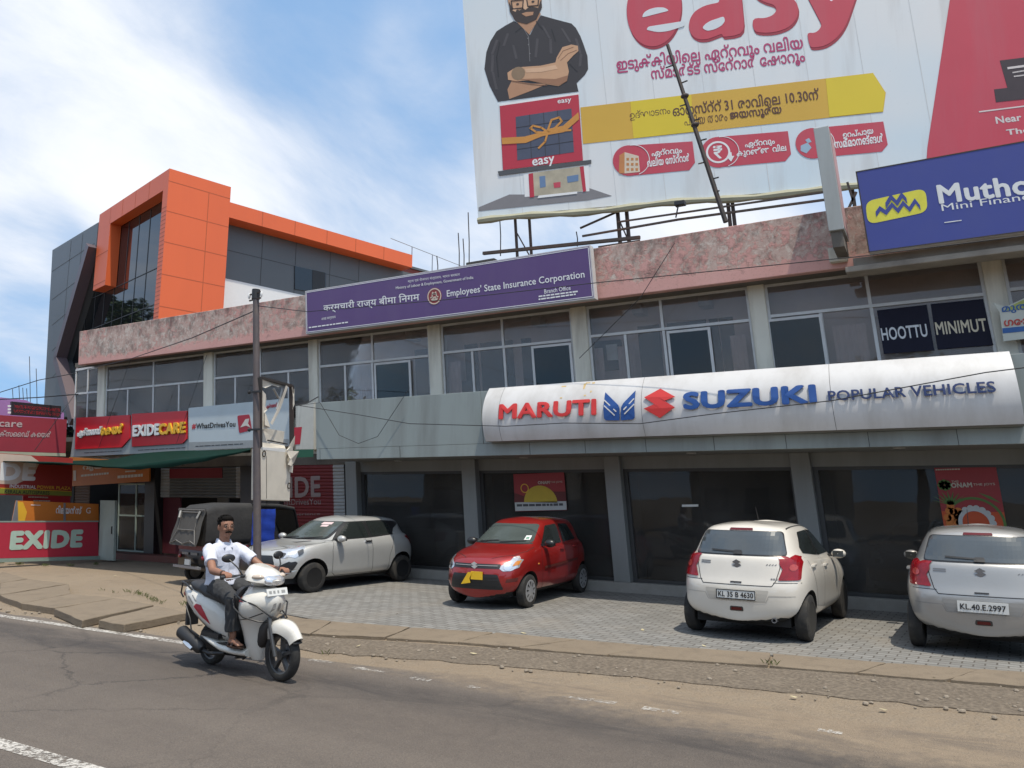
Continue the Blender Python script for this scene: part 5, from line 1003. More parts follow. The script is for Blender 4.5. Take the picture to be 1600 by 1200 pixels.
# rolled lower hem and steelwork
m = MB(); pts = [B.P(ur * t, -.10 + .03 * math.sin(t * 23), .03) for t in [i / 40 for i in range(41)]]; m.tube(pts, [.085 + .02 * math.sin(i * 1.9) for i in range(41)], 8); m.build('rolled_hem', pm('old_canvas', (0.42, 0.40, 0.28), 0.8, var=.2, dirt=(0.22, 0.2, 0.14)), s, smooth=True)
M_RUSTY = pm('rusty_steelwork', (0.075, 0.058, 0.05), 0.8, .2, var=.3, scale=7, dirt=(0.17, 0.075, 0.04), dirtamt=.6)
def bbar(name, l, w, Y=None, off=-.12):
    mm = MB()
    for a, b in l:
        w_ = w * .7; pa = W(*a, Y) if Y else B.P(*B.px(*a), off); pb = W(*b, Y) if Y else B.P(*B.px(*b), off); mm.bar(pa, pb, w_)
    return mm.build(name, M_RUSTY, s)
def rooted(px, py0, lean=0.0):   # post from the panel down to the roof slab
    p = B.P(*B.px(px, py0), -.2); mm = MB(); mm.bar(p, (p.x + .07 * (p.z - 6.1) + lean, p.y, 6.08), .075 if px > 900 else .055); mm.build('post', M_RUSTY, s)
for px, py in ((801, 325), (823, 322), (962, 310), (976, 308), (1135, 290), (1142, 289), (1330, 262), (1420, 250)): rooted(px, py)
bbar('brace', [((806, 362), (826, 398))], .045); bbar('beam', [((755, 396), (1000, 371))], .10, 15.2); bbar('beam', [((905, 354), (1000, 312))], .06); bbar('beam', [((910, 369), (1060, 343)), ((1060, 343), (1290, 312))], .06, 15.6); bbar('beam', [((935, 386), (1000, 376)), ((965, 347), (1290, 300))], .05, 15.6); bbar('brace', [((966, 340), (982, 376))], .05)
bbar('brace', [((1324, 285), (1338, 330)), ((1338, 300), (1324, 330))], .06, 14.9); 
m = MB(); 
for px in (748, 760, 775): m.bar(B.P(*B.px(px, 334), -.05), B.P(*B.px(px + 1, 345), -.05), .03)
m.bar(B.P(*B.px(752, 341), -.05), B.P(*B.px(770, 339), -.05), .03); m.build('hook', DARKM, s)
t = thing('flood_light', 'small flood lamp on an arm below the billboard', 'lamp', tuple(W(1058, 330, 15.4))); m = MB(); m.bar(W(1056, 340, 15.4), W(1060, 320, 15.4), .025); m.build('arm', DARKM, t); m = MB(); m.obox(W(1063, 318, 15.4), (1, 0, 0), (0, 1, 0), (0, 0, 1), -.12, .1, -.06, .1, -.04, .05); m.build('lamp_head', BLACK, t, bevel=.01)
t = thing('climbing_pole', 'leaning dark pole with climbing pegs in front of the billboard', 'pole', tuple(W(1134, 347, 14.9)))
a, b = W(1134, 347, 14.9), W(1043, 70, 14.9); m = MB(); m.tube([a, a.lerp(b, .5), b], [.05, .045, .035], 8); m.build('shaft', DARKM, t)
for k, (x0, y0, x1, y1) in enumerate([(1054, 101, 1040, 106), (1064, 130, 1074, 126), (1072, 163, 1062, 166), (1085, 188, 1093, 186), (1093, 220, 1104, 217), (1103, 253, 1091, 256), (1112, 280, 1123, 277), (1116, 300, 1124, 298)]):
    p = W(x0, y0, 14.9); q = W(x1, y1, 14.86); m = MB(); m.bar(p, q, .022); m.build('peg', DARKM, t)
for k, (x, y) in enumerate([(1070, 150), (1086, 195)]): m = MB(); p = W(x, y, 14.9); m.blob(p, .09, .07, .06, 8, 6); m.build('clamp', DARKM, t)
# reinforcement rods left standing on roofs
def rod(px, y0, y1, Y, lb, name='rebar_rod'):
    a, b = W(px, y0, Y), W(px - 1.5, y1, Y); m = MB(); m.tube([a, a.lerp(b, .5) + Vector((.02, 0, 0)), b], .014 * (Y / 17), 6); tag(m.build(name, DARKM), lb, 'rod', 'rebar rods on the roofs')
for px, y0, y1, Y, lb in ((717.5, 425, 364, 19, 'thin bare steel rod on the roof, left one of three by the purple sign'), (725, 425, 373, 19, 'short middle steel rod of three on the roof by the purple sign'), (733, 425, 332, 19, 'tallest steel rod of three on the roof by the purple sign'),
                          (684, 430, 400, 19, 'lone short post on the roof left of the three steel rods'), (782, 400, 335, 16.5, 'thin rod hanging below the left corner of the billboard'), (902, 385, 362, 16.5, 'short leaning rod above the right end of the purple sign')): rod(px, y0, y1, Y, lb)
for px, y0, y1, lb in ((47.5, 640, 557, 'tallest thin mast in the sky beside the grey building'), (58, 640, 576, 'second tallest thin mast in the sky beside the grey building'), (21, 640, 608, 'short thin mast nearest the left photo edge'), (31, 640, 602, 'short mast right of the one nearest the photo edge'), (37, 640, 606, 'short mast beside the tallest thin mast'), (43, 640, 607, 'shortest mast tight against the tallest one')): rod(px, y0, y1, 34, lb, 'thin_mast')
t = thing('roof_tank', 'low dark slab standing on the roof behind the purple sign', 'tank', tuple(W(750, 415, 17))); a, b = W(728, 409, 17), W(772, 404, 17); m = MB(); m.box(a.x, b.x, 17, 18, 6.08, (a.z + b.z) / 2); m.build('body', M_CONC, t, bevel=.02)
tag_o = t

# ================================================================== ROADSIDE POLE WITH TORN LIGHT BOX, CABLES
pb = W(402, 870, 8.6); pt = W(400, 458, 8.6)
t = thing('utility_pole', 'dark painted steel utility pole standing behind the scooter rider', 'pole', (pb.x + .03, 8.6, 0))
m = MB(); m.tube([(pb.x + .05, 8.6, -.02), tuple(pb), tuple(pt)], [.066, .062, .050], 12); m.build('shaft', pm('brown_grey_paint', (0.085, 0.07, 0.072), 0.6, var=.2, dirt=(0.16, 0.12, 0.09), dirtamt=.5, dscale=5), t, smooth=True)
m = MB(); m.lathe([(0, .066), (.16, .066)], Matrix.Translation(pt + Vector((0, 0, -.10))) @ Matrix.Rotation(R(90), 4, 'X'), 12); m.build('cap', BLACK, t)
for z in (-.12, -.02): m = MB(); m.bar(pt + Vector((-.12, -.02, z)), pt + Vector((.14, -.02, z + .02)), .02); m.build('bracket', DARKM, t)
for x in (-.13, .15): m = MB(); m.blob(pt + Vector((x, -.02, -.04)), .022, .022, .05, 8, 6); m.build('insulator', WHITE, t)
for py in (612, 671): p = W(400, py, 8.55); m = MB(); m.bar(p + Vector((-.16, 0, 0)), p + Vector((.12, 0, 0)), .03); m.blob(p + Vector((-.15, 0, 0)), .03, .03, .03, 8, 6); m.build('clamp', BLACK, t)
t = thing('torn_light_box', 'torn white light box sign with a ripped open top half fixed to the pole', 'light box', (pb.x, 9, 1.8))
Uc = ray(1120, 770); Uc.z = 0; Uc.normalize(); Nc = Vector((Uc.y, -Uc.x, 0)); 
if Nc.dot(CAM - Vector((pb.x, 8.6, 2))) < 0: Nc = -Nc
B = Board(Vector((W(407, 700, 8.68).x, 8.68, 0)), Uc, (0, 0, 1), Nc, t)
def strip(l, w, mat, name, n0=-.12, n1=0.0):
    mm = MB()
    for a, b in l:
        a = Vector(B.px(*a)); b = Vector(B.px(*b)); d = (b - a).normalized(); n = Vector((-d.y, d.x)) * w / 2
        mm.prism([B.P(*(a - n), n1), B.P(*(b - n), n1), B.P(*(b + n), n1), B.P(*(a + n), n1)], Nc * (n0 - n1))
    return mm.build(name, mat, t)
strip([((409, 704), (409, 590)), ((409, 590), (458, 603)), ((458, 603), (459, 704))], .04, DARKM, 'frame', -.07, 0)
strip([((457, 705), (408, 701))], .05, WHITE, 'frame')
M_TORN = pm('dusty_white_sheet', (0.66, 0.61, 0.52), 0.6, var=.07, dirt=(0.40, 0.37, 0.31), dirtamt=.5, dscale=2)
m = MB(); m.prism([B.P(*p) for p in B.pts([(406, 781.5), (453, 783), (454, 740), (452, 706), (407, 701)])], -Nc * .16); m.build('lower_panel', M_TORN, t, bevel=.012)
def sheetp(pl, n0, name, mat=M_TORN, jit=.04):
    mm = MB(); pp = [B.P(*p, n0 + random.uniform(-jit, jit)) for p in B.pts(pl)]; c = sum(pp, Vector()) / len(pp); mm.add([c] + pp, [(0, i + 1, (i + 1) % len(pp) + 1) for i in range(len(pp))]); o = mm.build(name, mat, t); return o
sheetp([(411, 592), (430, 597), (446, 601), (436, 605), (428, 601), (416, 606), (412, 604)], -.03, 'torn_sheet')
sheetp([(412, 608), (416, 616), (420, 624), (414, 628), (418, 640), (414, 646), (418, 652), (413, 664), (422, 668), (412, 672)], -.02, 'torn_sheet')
sheetp([(446, 602), (450, 604), (438, 640), (424, 664), (421, 661), (434, 636)], .01, 'torn_sheet', jit=.01)
sheetp([(414, 668), (424, 669), (452, 674), (450, 694), (413, 688), (410, 680)], -.06, 'torn_sheet')
sheetp([(446, 702), (460, 680), (461, 704), (444, 704)], .02, 'torn_sheet')
sheetp([(413, 689), (450, 696), (447, 702), (410, 700)], -.03, 'torn_sheet')
sheetp([(445, 704), (460, 705), (459, 722), (449, 728), (443, 726), (446, 716)], .05, 'torn_sheet'); sheetp([(449, 727), (454, 727), (454, 739), (450, 737)], .05, 'torn_sheet')
sheetp([(456, 604), (460, 608), (459, 618), (460, 632), (457, 640), (457, 620)], .0, 'torn_sheet', jit=.01)
strip([((430, 599), (447, 604)), ((433, 607), (441, 622)), ((448, 604), (438, 640))], .02, pm('grey_tube', (0.35, 0.35, 0.34), 0.5), 'strut', -.08, -.05)
strip([((417, 688), (448, 694))], .02, BLACK, 'tear_edge', .005, .02)
m = MB(); u, v = B.px(412, 709); B.ring(m, u, v, .035, .055, 2, 12); u, v = B.px(451, 759); B.ring(m, u, v, .035, .055, 2, 12); B.stroke(m, B.pts([(416, 712), (416, 779)]), .006, 1.2); m.build('hanging_ring', DARKM, t)
def cable(label, pts, r=.011, sag=0.0, name='cable'):
    """overhead cable through image pixels at set depths (px, py, Y)"""
    P3 = [W(*p) for p in pts]; out = []
    for a, b in zip(P3[:-1], P3[1:]):
        for i in range(10): q = i / 10; p = a.lerp(b, q); p.z -= sag * 4 * q * (1 - q); out.append(p)
    out.append(P3[-1]); m = MB(); m.tube(out, r, 6); tag(m.build(name, pm('cable_black', (0.02, 0.02, 0.022), 0.6)), label, 'cable', 'overhead cables')
cable('black cable from the pole top down left across the pink parapet', [(397, 486, 8.6), (300, 528, 10), (200, 562, 12), (118, 581, 13.9)], .009)
cable('black cable from the pole top to the right across the purple sign', [(404, 478, 8.6), (480, 487, 13), (700, 468, 13.2), (930, 442, 13), (1340, 401, 12.5), (1620, 366, 12)], .008)
cable('thin wavy cable crossing the curved showroom sign lettering', [(457, 632, 12), (560, 648, 12.4), (640, 662, 12.4), (790, 666, 12.3), (880, 661, 12.2), (1000, 662, 12.2), (1120, 646, 12), (1300, 626, 11.8), (1420, 604, 11.6), (1540, 582, 11.4), (1620, 572, 11.3)], .008)
cable('thin cable hanging in a loop on the grey fascia left end', [(463, 634, 13.2), (500, 629, 13.2), (530, 680, 13.2), (560, 693, 13.2), (590, 682, 13.2), (640, 606, 13.2)], .006)
cable('upper sagging cable at the left edge crossing the sky', [(-60, 632, 14), (0, 613, 14), (60, 594, 14), (118, 583, 14)], .013)
cable('lower thick cable at the left edge above the display', [(-60, 628, 14), (0, 624, 14), (60, 621, 14), (122, 616, 14.2)], .018)
cable('pale diagonal cord hanging from the parapet over the first battery board', [(204, 562, 13.9), (186, 612, 13.9), (154, 700, 13.9)], .006, name='cord')
cable('pale diagonal cord hanging from the parapet over the second battery board', [(323, 555, 13.9), (309, 595, 13.9), (276, 692, 13.9)], .006, name='cord')
cable('slack cord from the parapet end down to the red sign', [(120, 612, 14), (100, 640, 13.2), (54, 704, 12.6)], .010, name='cord')
cable('thin drop wire running down the parapet to the window column', [(1054, 380, 13.9), (1000, 466, 13.9), (905, 560, 14.4)], .007)
cable('cable with loose ends sagging by the stained panel', [(455, 634, 13), (480, 630, 13), (497, 620, 13.6)], .012)
# ================================================================== CARS
def paint(name, col, metal, rough=0.35): return pm(name, col, rough, metal, var=0.05, scale=3, coat=0.9, dirt=tuple(c * .72 + .05 for c in col), dirtamt=0.22, dscale=2.5)
M_CGLASS = pm('car_glass', (0.018, 0.022, 0.021), 0.04, var=.2, spec=0.7, scale=2)
M_TRIM = pm('black_trim', (0.018, 0.018, 0.019), 0.35, var=.2)
M_LAMPC = pm('clear_lamp', (0.62, 0.63, 0.65), 0.08, 0.6, var=.35, scale=14, coat=1.0)
M_LAMPR = pm('red_lamp_lens', (0.24, 0.003, 0.008), 0.22, var=.6, scale=16, coat=.35)
M_SEAM = pm('panel_gap', (0.012, 0.012, 0.012), 0.8)
M_PLATE = pm('plate_white', (0.66, 0.66, 0.63), 0.5, var=.05)
M_ARCH = pm('wheel_well', (0.012, 0.012, 0.012), 0.9)
M_UNDER = pm('underbody', (0.016, 0.016, 0.016), 0.9)
def clip_poly(p, x0, x1, y0, y1):
    for ax, lim, keep in ((0, x0, 1), (0, x1, -1), (1, y0, 1), (1, y1, -1)):
        out = []
        for a, b in zip(p, p[1:] + p[:1]):
            ia, ib = (a[ax] - lim) * keep >= 0, (b[ax] - lim) * keep >= 0
            if ia: out.append(a)
            if ia != ib: t = (lim - a[ax]) / (b[ax] - a[ax]); out.append((a[0] + (b[0] - a[0]) * t, a[1] + (b[1] - a[1]) * t))
        p = out
        if len(p) < 3: return []
    return p
class Skin:
    """body surface onto which glass, lamps and trim are laid as thin fitted panels"""
    AX = {'y+': (lambda a, b: Vector((a, 3, b)), Vector((0, -1, 0))), 'y-': (lambda a, b: Vector((a, -3, b)), Vector((0, 1, 0))),
          'x+': (lambda a, b: Vector((5, a, b)), Vector((-1, 0, 0))), 'x-': (lambda a, b: Vector((-5, a, b)), Vector((1, 0, 0))), 'z+': (lambda a, b: Vector((a, b, 5)), Vector((0, 0, -1)))}
    def __init__(s, vs, fs): s.bvh = BVHTree.FromPolygons(vs, fs)
    def lay(s, m, pl, axis, off=.004, step=.05, maxd=None):
        mk, d = s.AX[axis]; pl = [tuple(p) for p in pl]; x0, x1 = min(p[0] for p in pl), max(p[0] for p in pl); y0, y1 = min(p[1] for p in pl), max(p[1] for p in pl)
        nx, ny = max(1, math.ceil((x1 - x0) / step)), max(1, math.ceil((y1 - y0) / step))
        for i in range(nx):
            for j in range(ny):
                c = clip_poly(pl, x0 + (x1 - x0) * i / nx, x0 + (x1 - x0) * (i + 1) / nx, y0 + (y1 - y0) * j / ny, y0 + (y1 - y0) * (j + 1) / ny)
                if len(c) < 3: continue
                o = []
                for a, b in c:
                    h = s.bvh.ray_cast(mk(a, b), d)
                    if h[0] is None: break
                    o.append(h[0] + h[1] * off)
                if len(o) == len(c): m.add(o, [tuple(range(len(o)))])
        return m
    def line(s, m, pts, w, axis, off=.003, step=.06):
        for a, b in zip(pts[:-1], pts[1:]):
            a = Vector(a); b = Vector(b); d = (b - a).normalized(); n = Vector((-d.y, d.x)) * w / 2
            s.lay(m, [tuple(a - n), tuple(b - n), tuple(b + n), tuple(a + n)], axis, off, step)
        return m
    def at(s, a, b, axis):
        mk, d = s.AX[axis]; h = s.bvh.ray_cast(mk(a, b), d); return h[0], h[1]
def mir(pl): return [(-a, b) for a, b in pl]
def body_shell(rows, wheels, r_arch, pmat, root, ywid):
    """layered plan loops -> subdivided closed body, wheel arches cut out"""
    rows = [[(x, y * 1.015, z - .075) for x, y, z in rows[0]]] + rows[1:]
    last = rows[-1]; cx = sum(p[0] for p in last) / len(last)
    rows = rows + [[(p[0] * .75 + cx * .25, p[1] * .45, p[2] + .028) for p in last]]
    bm = bmesh.new(); V = []
    for r in rows:
        n = len(r); L = []
        for i, (x, y, z) in enumerate(r): L.append((bm.verts.new((x, y, z)), None if i in (0, n - 1) else bm.verts.new((x, -y, z))))
        V.append(L)
    def ring(L): return [a for a, b in L] + [b for a, b in reversed(L) if b]
    for A, Bq in zip(V[:-1], V[1:]):
        a, b = ring(A), ring(Bq); n = len(a)
        for i in range(n): bm.faces.new((a[i], a[(i + 1) % n], b[(i + 1) % n], b[i]))
    for L, fl in ((V[0], 1), (V[-1], 0)):
        n = len(L)
        for i in range(n - 1):
            q = [L[i][0], L[i + 1][0], L[i + 1][1], L[i][1]]; q = [v for v in q if v is not None]; bm.faces.new(q if fl else q[::-1])
    bmesh.ops.recalc_face_normals(bm, faces=bm.faces); me = bpy.data.meshes.new('body'); bm.to_mesh(me); bm.free()
    ob = bpy.data.objects.new('tmp', me); COL.objects.link(ob); md = ob.modifiers.new('s', 'SUBSURF'); md.levels = md.render_levels = 3
    dg = bpy.context.evaluated_depsgraph_get(); me2 = bpy.data.meshes.new_from_object(ob.evaluated_get(dg)); bpy.data.objects.remove(ob)
    skin = Skin([v.co.copy() for v in me2.vertices], [tuple(p.vertices) for p in me2.polygons])
    ob = bpy.data.objects.new('tmp', me2); COL.objects.link(ob); cut = []
    for x, z in wheels:
        m = MB(); 
        for sgn in (1, -1):
            c = Matrix.Translation((x, sgn * (ywid + .12), z)); m.lathe([(-.34, r_arch), (.34, r_arch)], c, 40)
        co = m.build('cut', M_ARCH); cut.append(co); md = ob.modifiers.new('b', 'BOOLEAN'); md.operation = 'DIFFERENCE'; md.object = co; md.solver = 'EXACT'
    dg = bpy.context.evaluated_depsgraph_get(); me3 = bpy.data.meshes.new_from_object(ob.evaluated_get(dg)); bpy.data.objects.remove(ob)
    for c in cut: bpy.data.objects.remove(c)
    me3.name = 'body'; me3.materials.clear(); me3.materials.append(pmat); me3.materials.append(M_ARCH); me3.materials.append(M_UNDER)
    for p in me3.polygons:
        p.material_index = 0; c = p.center
        if c.z < .33 and p.normal.z < -.75: p.material_index = 2
        for x, z in wheels:
            d = math.hypot(c.x - x, c.z - z)
            if d < r_arch + .004 and abs(c.y) > ywid - .26 and abs(c.z - z) < r_arch + .01:
                nd = (c.x - x) * p.normal.x + (c.z - z) * p.normal.z
                if nd < -.3 * d or abs(p.normal.y) > .95 and abs(c.y) < ywid - .18: p.material_index = 1
    return link('body', me3, root, True, 40), skin
def wheel(root, x, y, z, r, w, style, side):
    """tyre + rim; axis along local y, outer face towards side"""
    M = Matrix.Translation((x, y, z)); s = side
    if s < 0: M = M @ Matrix.Rotation(math.pi, 4, 'Z')
    h = w / 2
    ty = MB(); ty.lathe([(-h, r * .66), (-h * 1.02, r * .80), (-h * .85, r * .965), (-h * .5, r), (h * .5, r), (h * .85, r * .965), (h * 1.04, r * .80), (h, r * .66), (h * .6, r * .62), (-h * .6, r * .62)], M, 40, closed=True)
    t = ty.build('wheel', RUBBER, root, smooth=True, local=True, angle=50)
    rim = MB(); ri = r * .655
    if style == 'steel':
        rim.lathe([(h * .95, ri), (h * .9, ri * .93), (h * .35, ri * .88), (h * .45, ri * .60), (h * .62, ri * .42), (h * .5, ri * .25), (h * .7, ri * .18), (h * .72, 0.01)], M, 36); mt = pm('black_steel_wheel', (0.030, 0.030, 0.031), 0.25, .4, var=.2)
        ro = rim.build('rim', mt, t, smooth=True, local=True); b = MB()
        for k in range(8): a = k * math.pi / 4; b.lathe([(h * .56, .017), (h * .60, .015), (h * .6, .001)], M @ Matrix.Translation((math.cos(a) * ri * .72, 0, math.sin(a) * ri * .72)), 8)
        for k in range(4): a = k * math.pi / 2 + .4; b.lathe([(h * .5, .012), (h * .75, .010), (h * .76, .001)], M @ Matrix.Translation((math.cos(a) * ri * .32, 0, math.sin(a) * ri * .32)), 8)
        b.build('wheel_bolt', STEEL, ro, local=True)
    elif style == 'cover':
        rim.lathe([(h * 1.0, ri * 1.03), (h * 1.08, ri * .95), (h * 1.02, ri * .85), (h * 1.10, ri * .5), (h * 1.16, ri * .25), (h * 1.16, .01)], M, 36); ro = rim.build('wheel_cover', pm('silver_plastic', (0.50, 0.50, 0.51), 0.3, .6, var=.06), t, smooth=True, local=True)
        b = MB()
        for k in range(9):
            a = 2 * math.pi * k / 9
            def q(rr, da, dy): return M @ Vector((math.cos(a + da) * ri * rr, h * dy, math.sin(a + da) * ri * rr))
            b.add([q(.45, .06, 1.125), q(.84, -.02, 1.055), q(.86, .20, 1.055), q(.50, .26, 1.12)], [(0, 1, 2, 3)])
        b.build('cover_slot', BLACK, ro, local=True)
    else:
        rim.lathe([(h * .97, ri), (h * .92, ri * .92), (-h * .2, ri * .90), (-h * .25, ri * .2), (-h * .2, .01)], M, 36); mt = pm('dusty_alloy', (0.20, 0.19, 0.175), 0.45, .5, var=.2, dirt=(0.16, 0.12, 0.08), dirtamt=.6); ro = rim.build('rim', pm('dark_rim_barrel', (0.04, 0.038, 0.034), 0.6, .2), t, smooth=True, local=True)
        b = MB(); 
        for k in range(7):
            a = 2 * math.pi * k / 7; u = Vector((math.cos(a), 0, math.sin(a))); v = Vector((-math.sin(a), 0, math.cos(a)))
            b.loft([[M @ (u * ri * .12 + v * .035 + Vector((0, h * .8, 0))), M @ (u * ri * .12 - v * .035 + Vector((0, h * .8, 0))), M @ (u * ri * .12 - v * .035 + Vector((0, h * .4, 0))), M @ (u * ri * .12 + v * .035 + Vector((0, h * .4, 0)))],
                    [M @ (u * ri * .95 + v * .022 + Vector((0, h * .86, 0))), M @ (u * ri * .95 - v * .022 + Vector((0, h * .86, 0))), M @ (u * ri * .95 - v * .022 + Vector((0, h * .5, 0))), M @ (u * ri * .95 + v * .022 + Vector((0, h * .5, 0)))]])
        b.lathe([(h * .4, ri * .26), (h * .86, ri * .24), (h * .88, .01)], M, 20); b.build('spoke', mt, ro, local=True)
    return t
def put(m, name, mat, root, **k): return m.build(name, mat, root, local=True, **k)
def plate(root, c, u, v, n, w, h, string, border, mat=None):
    """number plate centred at c with axes u (reading direction), v (up), n (outward)"""
    c, u, v, n = Vector(c), Vector(u), Vector(v), Vector(n); m = MB(); m.obox(c, u, v, n, -w / 2, w / 2, -h / 2, h / 2, 0, .012); p = put(m, 'number_plate', mat or M_PLATE, root)
    B = Board(c + n * .0125, u, v, n, root); k = MB()
    if border: B.stroke(k, [(-w / 2 + .006, -h / 2 + .006), (w / 2 - .006, -h / 2 + .006), (w / 2 - .006, h / 2 - .006), (-w / 2 + .006, h / 2 - .006), (-w / 2 + .006, -h / 2 + .006)], .012, .1, .002)
    if string: B.text(k, string, -w / 2 + .03, w / 2 - .03, -h / 2 + .03, h / 2 - .03, layer=.5, bold=.02)
    if border or string: put(k, 'plate_lettering', BLACK, p)
    return p
def emblem_S(root, c, u, v, n, s, mat, name='emblem'):
    c, u, v, n = Vector(c), Vector(u), Vector(v), Vector(n); m = MB(); P = [((x - 883.5) / 126 * s, -(y - 240) / 126 * s) for x, y in SL]
    m.prism([c + u * a + v * b for a, b in P], n * .01); return put(m, name, mat, root)
def mirrors(root, skin, x, z, y, mat):
    for s in (1, -1):
        m = MB(); m.blob((x, s * (y + .10), z), .075, .105, .07, 14, 10); o = put(m, 'door_mirror', mat, root, smooth=True)
        g_ = MB(); g_.obox((x - .06, s * (y + .10), z), (0, 1, 0), (0, 0, 1), (-1, 0, 0), -.075, .075, -.045, .045, 0, .014); put(g_, 'mirror_glass', M_CGLASS, o)
        a = MB(); a.bar((x + .02, s * (y - .06), z - .03), (x + .01, s * (y + .04), z - .02), .05, .04); put(a, 'mirror_arm', M_TRIM, o)
def interior_seat_shadow(): pass

SWIFT05 = [
 [(1.86,0,.24),(1.83,.4,.24),(1.65,.70,.24),(1.195,.785,.22),(.72,.795,.2),(.05,.80,.2),(-.55,.80,.2),(-1.195,.79,.24),(-1.60,.755,.30),(-1.715,.41,.32),(-1.73,0,.32)],
 [(1.95,0,.48),(1.92,.4,.48),(1.73,.75,.5),(1.195,.845,.5),(.72,.835,.46),(.05,.835,.46),(-.55,.835,.46),(-1.195,.845,.52),(-1.64,.765,.54),(-1.755,.42,.54),(-1.77,0,.54)],
 [(1.94,0,.60),(1.91,.4,.60),(1.71,.76,.62),(1.195,.85,.63),(.72,.845,.62),(.05,.845,.62),(-.55,.845,.64),(-1.195,.855,.68),(-1.635,.775,.71),(-1.75,.42,.71),(-1.765,0,.71)],
 [(1.92,0,.70),(1.88,.4,.70),(1.65,.765,.74),(1.195,.85,.76),(.72,.845,.80),(.05,.85,.82),(-.55,.85,.84),(-1.195,.85,.86),(-1.59,.765,.80),(-1.705,.42,.79),(-1.72,0,.79)],
 [(1.80,0,.84),(1.74,.38,.855),(1.48,.685,.89),(1.18,.765,.93),(.75,.79,.96),(.05,.80,.98),(-.55,.80,1.01),(-1.16,.79,1.05),(-1.53,.705,1.05),(-1.655,.40,1.04),(-1.67,0,1.04)],
 [(1.42,0,.955),(1.38,.36,.955),(1.18,.63,.955),(.97,.73,.965),(.72,.76,.975),(.05,.775,.995),(-.55,.775,1.025),(-1.15,.765,1.07),(-1.50,.675,1.085),(-1.625,.39,1.08),(-1.64,0,1.08)],
 [(.95,0,1.03),(.92,.35,1.02),(.85,.60,1.01),(.78,.69,1.0),(.64,.735,.995),(.05,.755,1.01),(-.55,.755,1.04),(-1.14,.735,1.09),(-1.47,.64,1.12),(-1.59,.38,1.115),(-1.605,0,1.115)],
 [(.28,0,1.455),(.26,.32,1.445),(.2,.50,1.425),(.12,.565,1.41),(-.02,.595,1.41),(-.3,.615,1.425),(-.7,.615,1.425),(-1.1,.60,1.42),(-1.33,.55,1.42),(-1.42,.36,1.44),(-1.44,0,1.45)],
 [(.08,0,1.505),(.06,.27,1.50),(.03,.40,1.485),(-.03,.46,1.48),(-.12,.485,1.48),(-.35,.50,1.495),(-.7,.495,1.495),(-1.0,.485,1.485),(-1.17,.44,1.48),(-1.27,.29,1.49),(-1.30,0,1.50)]]
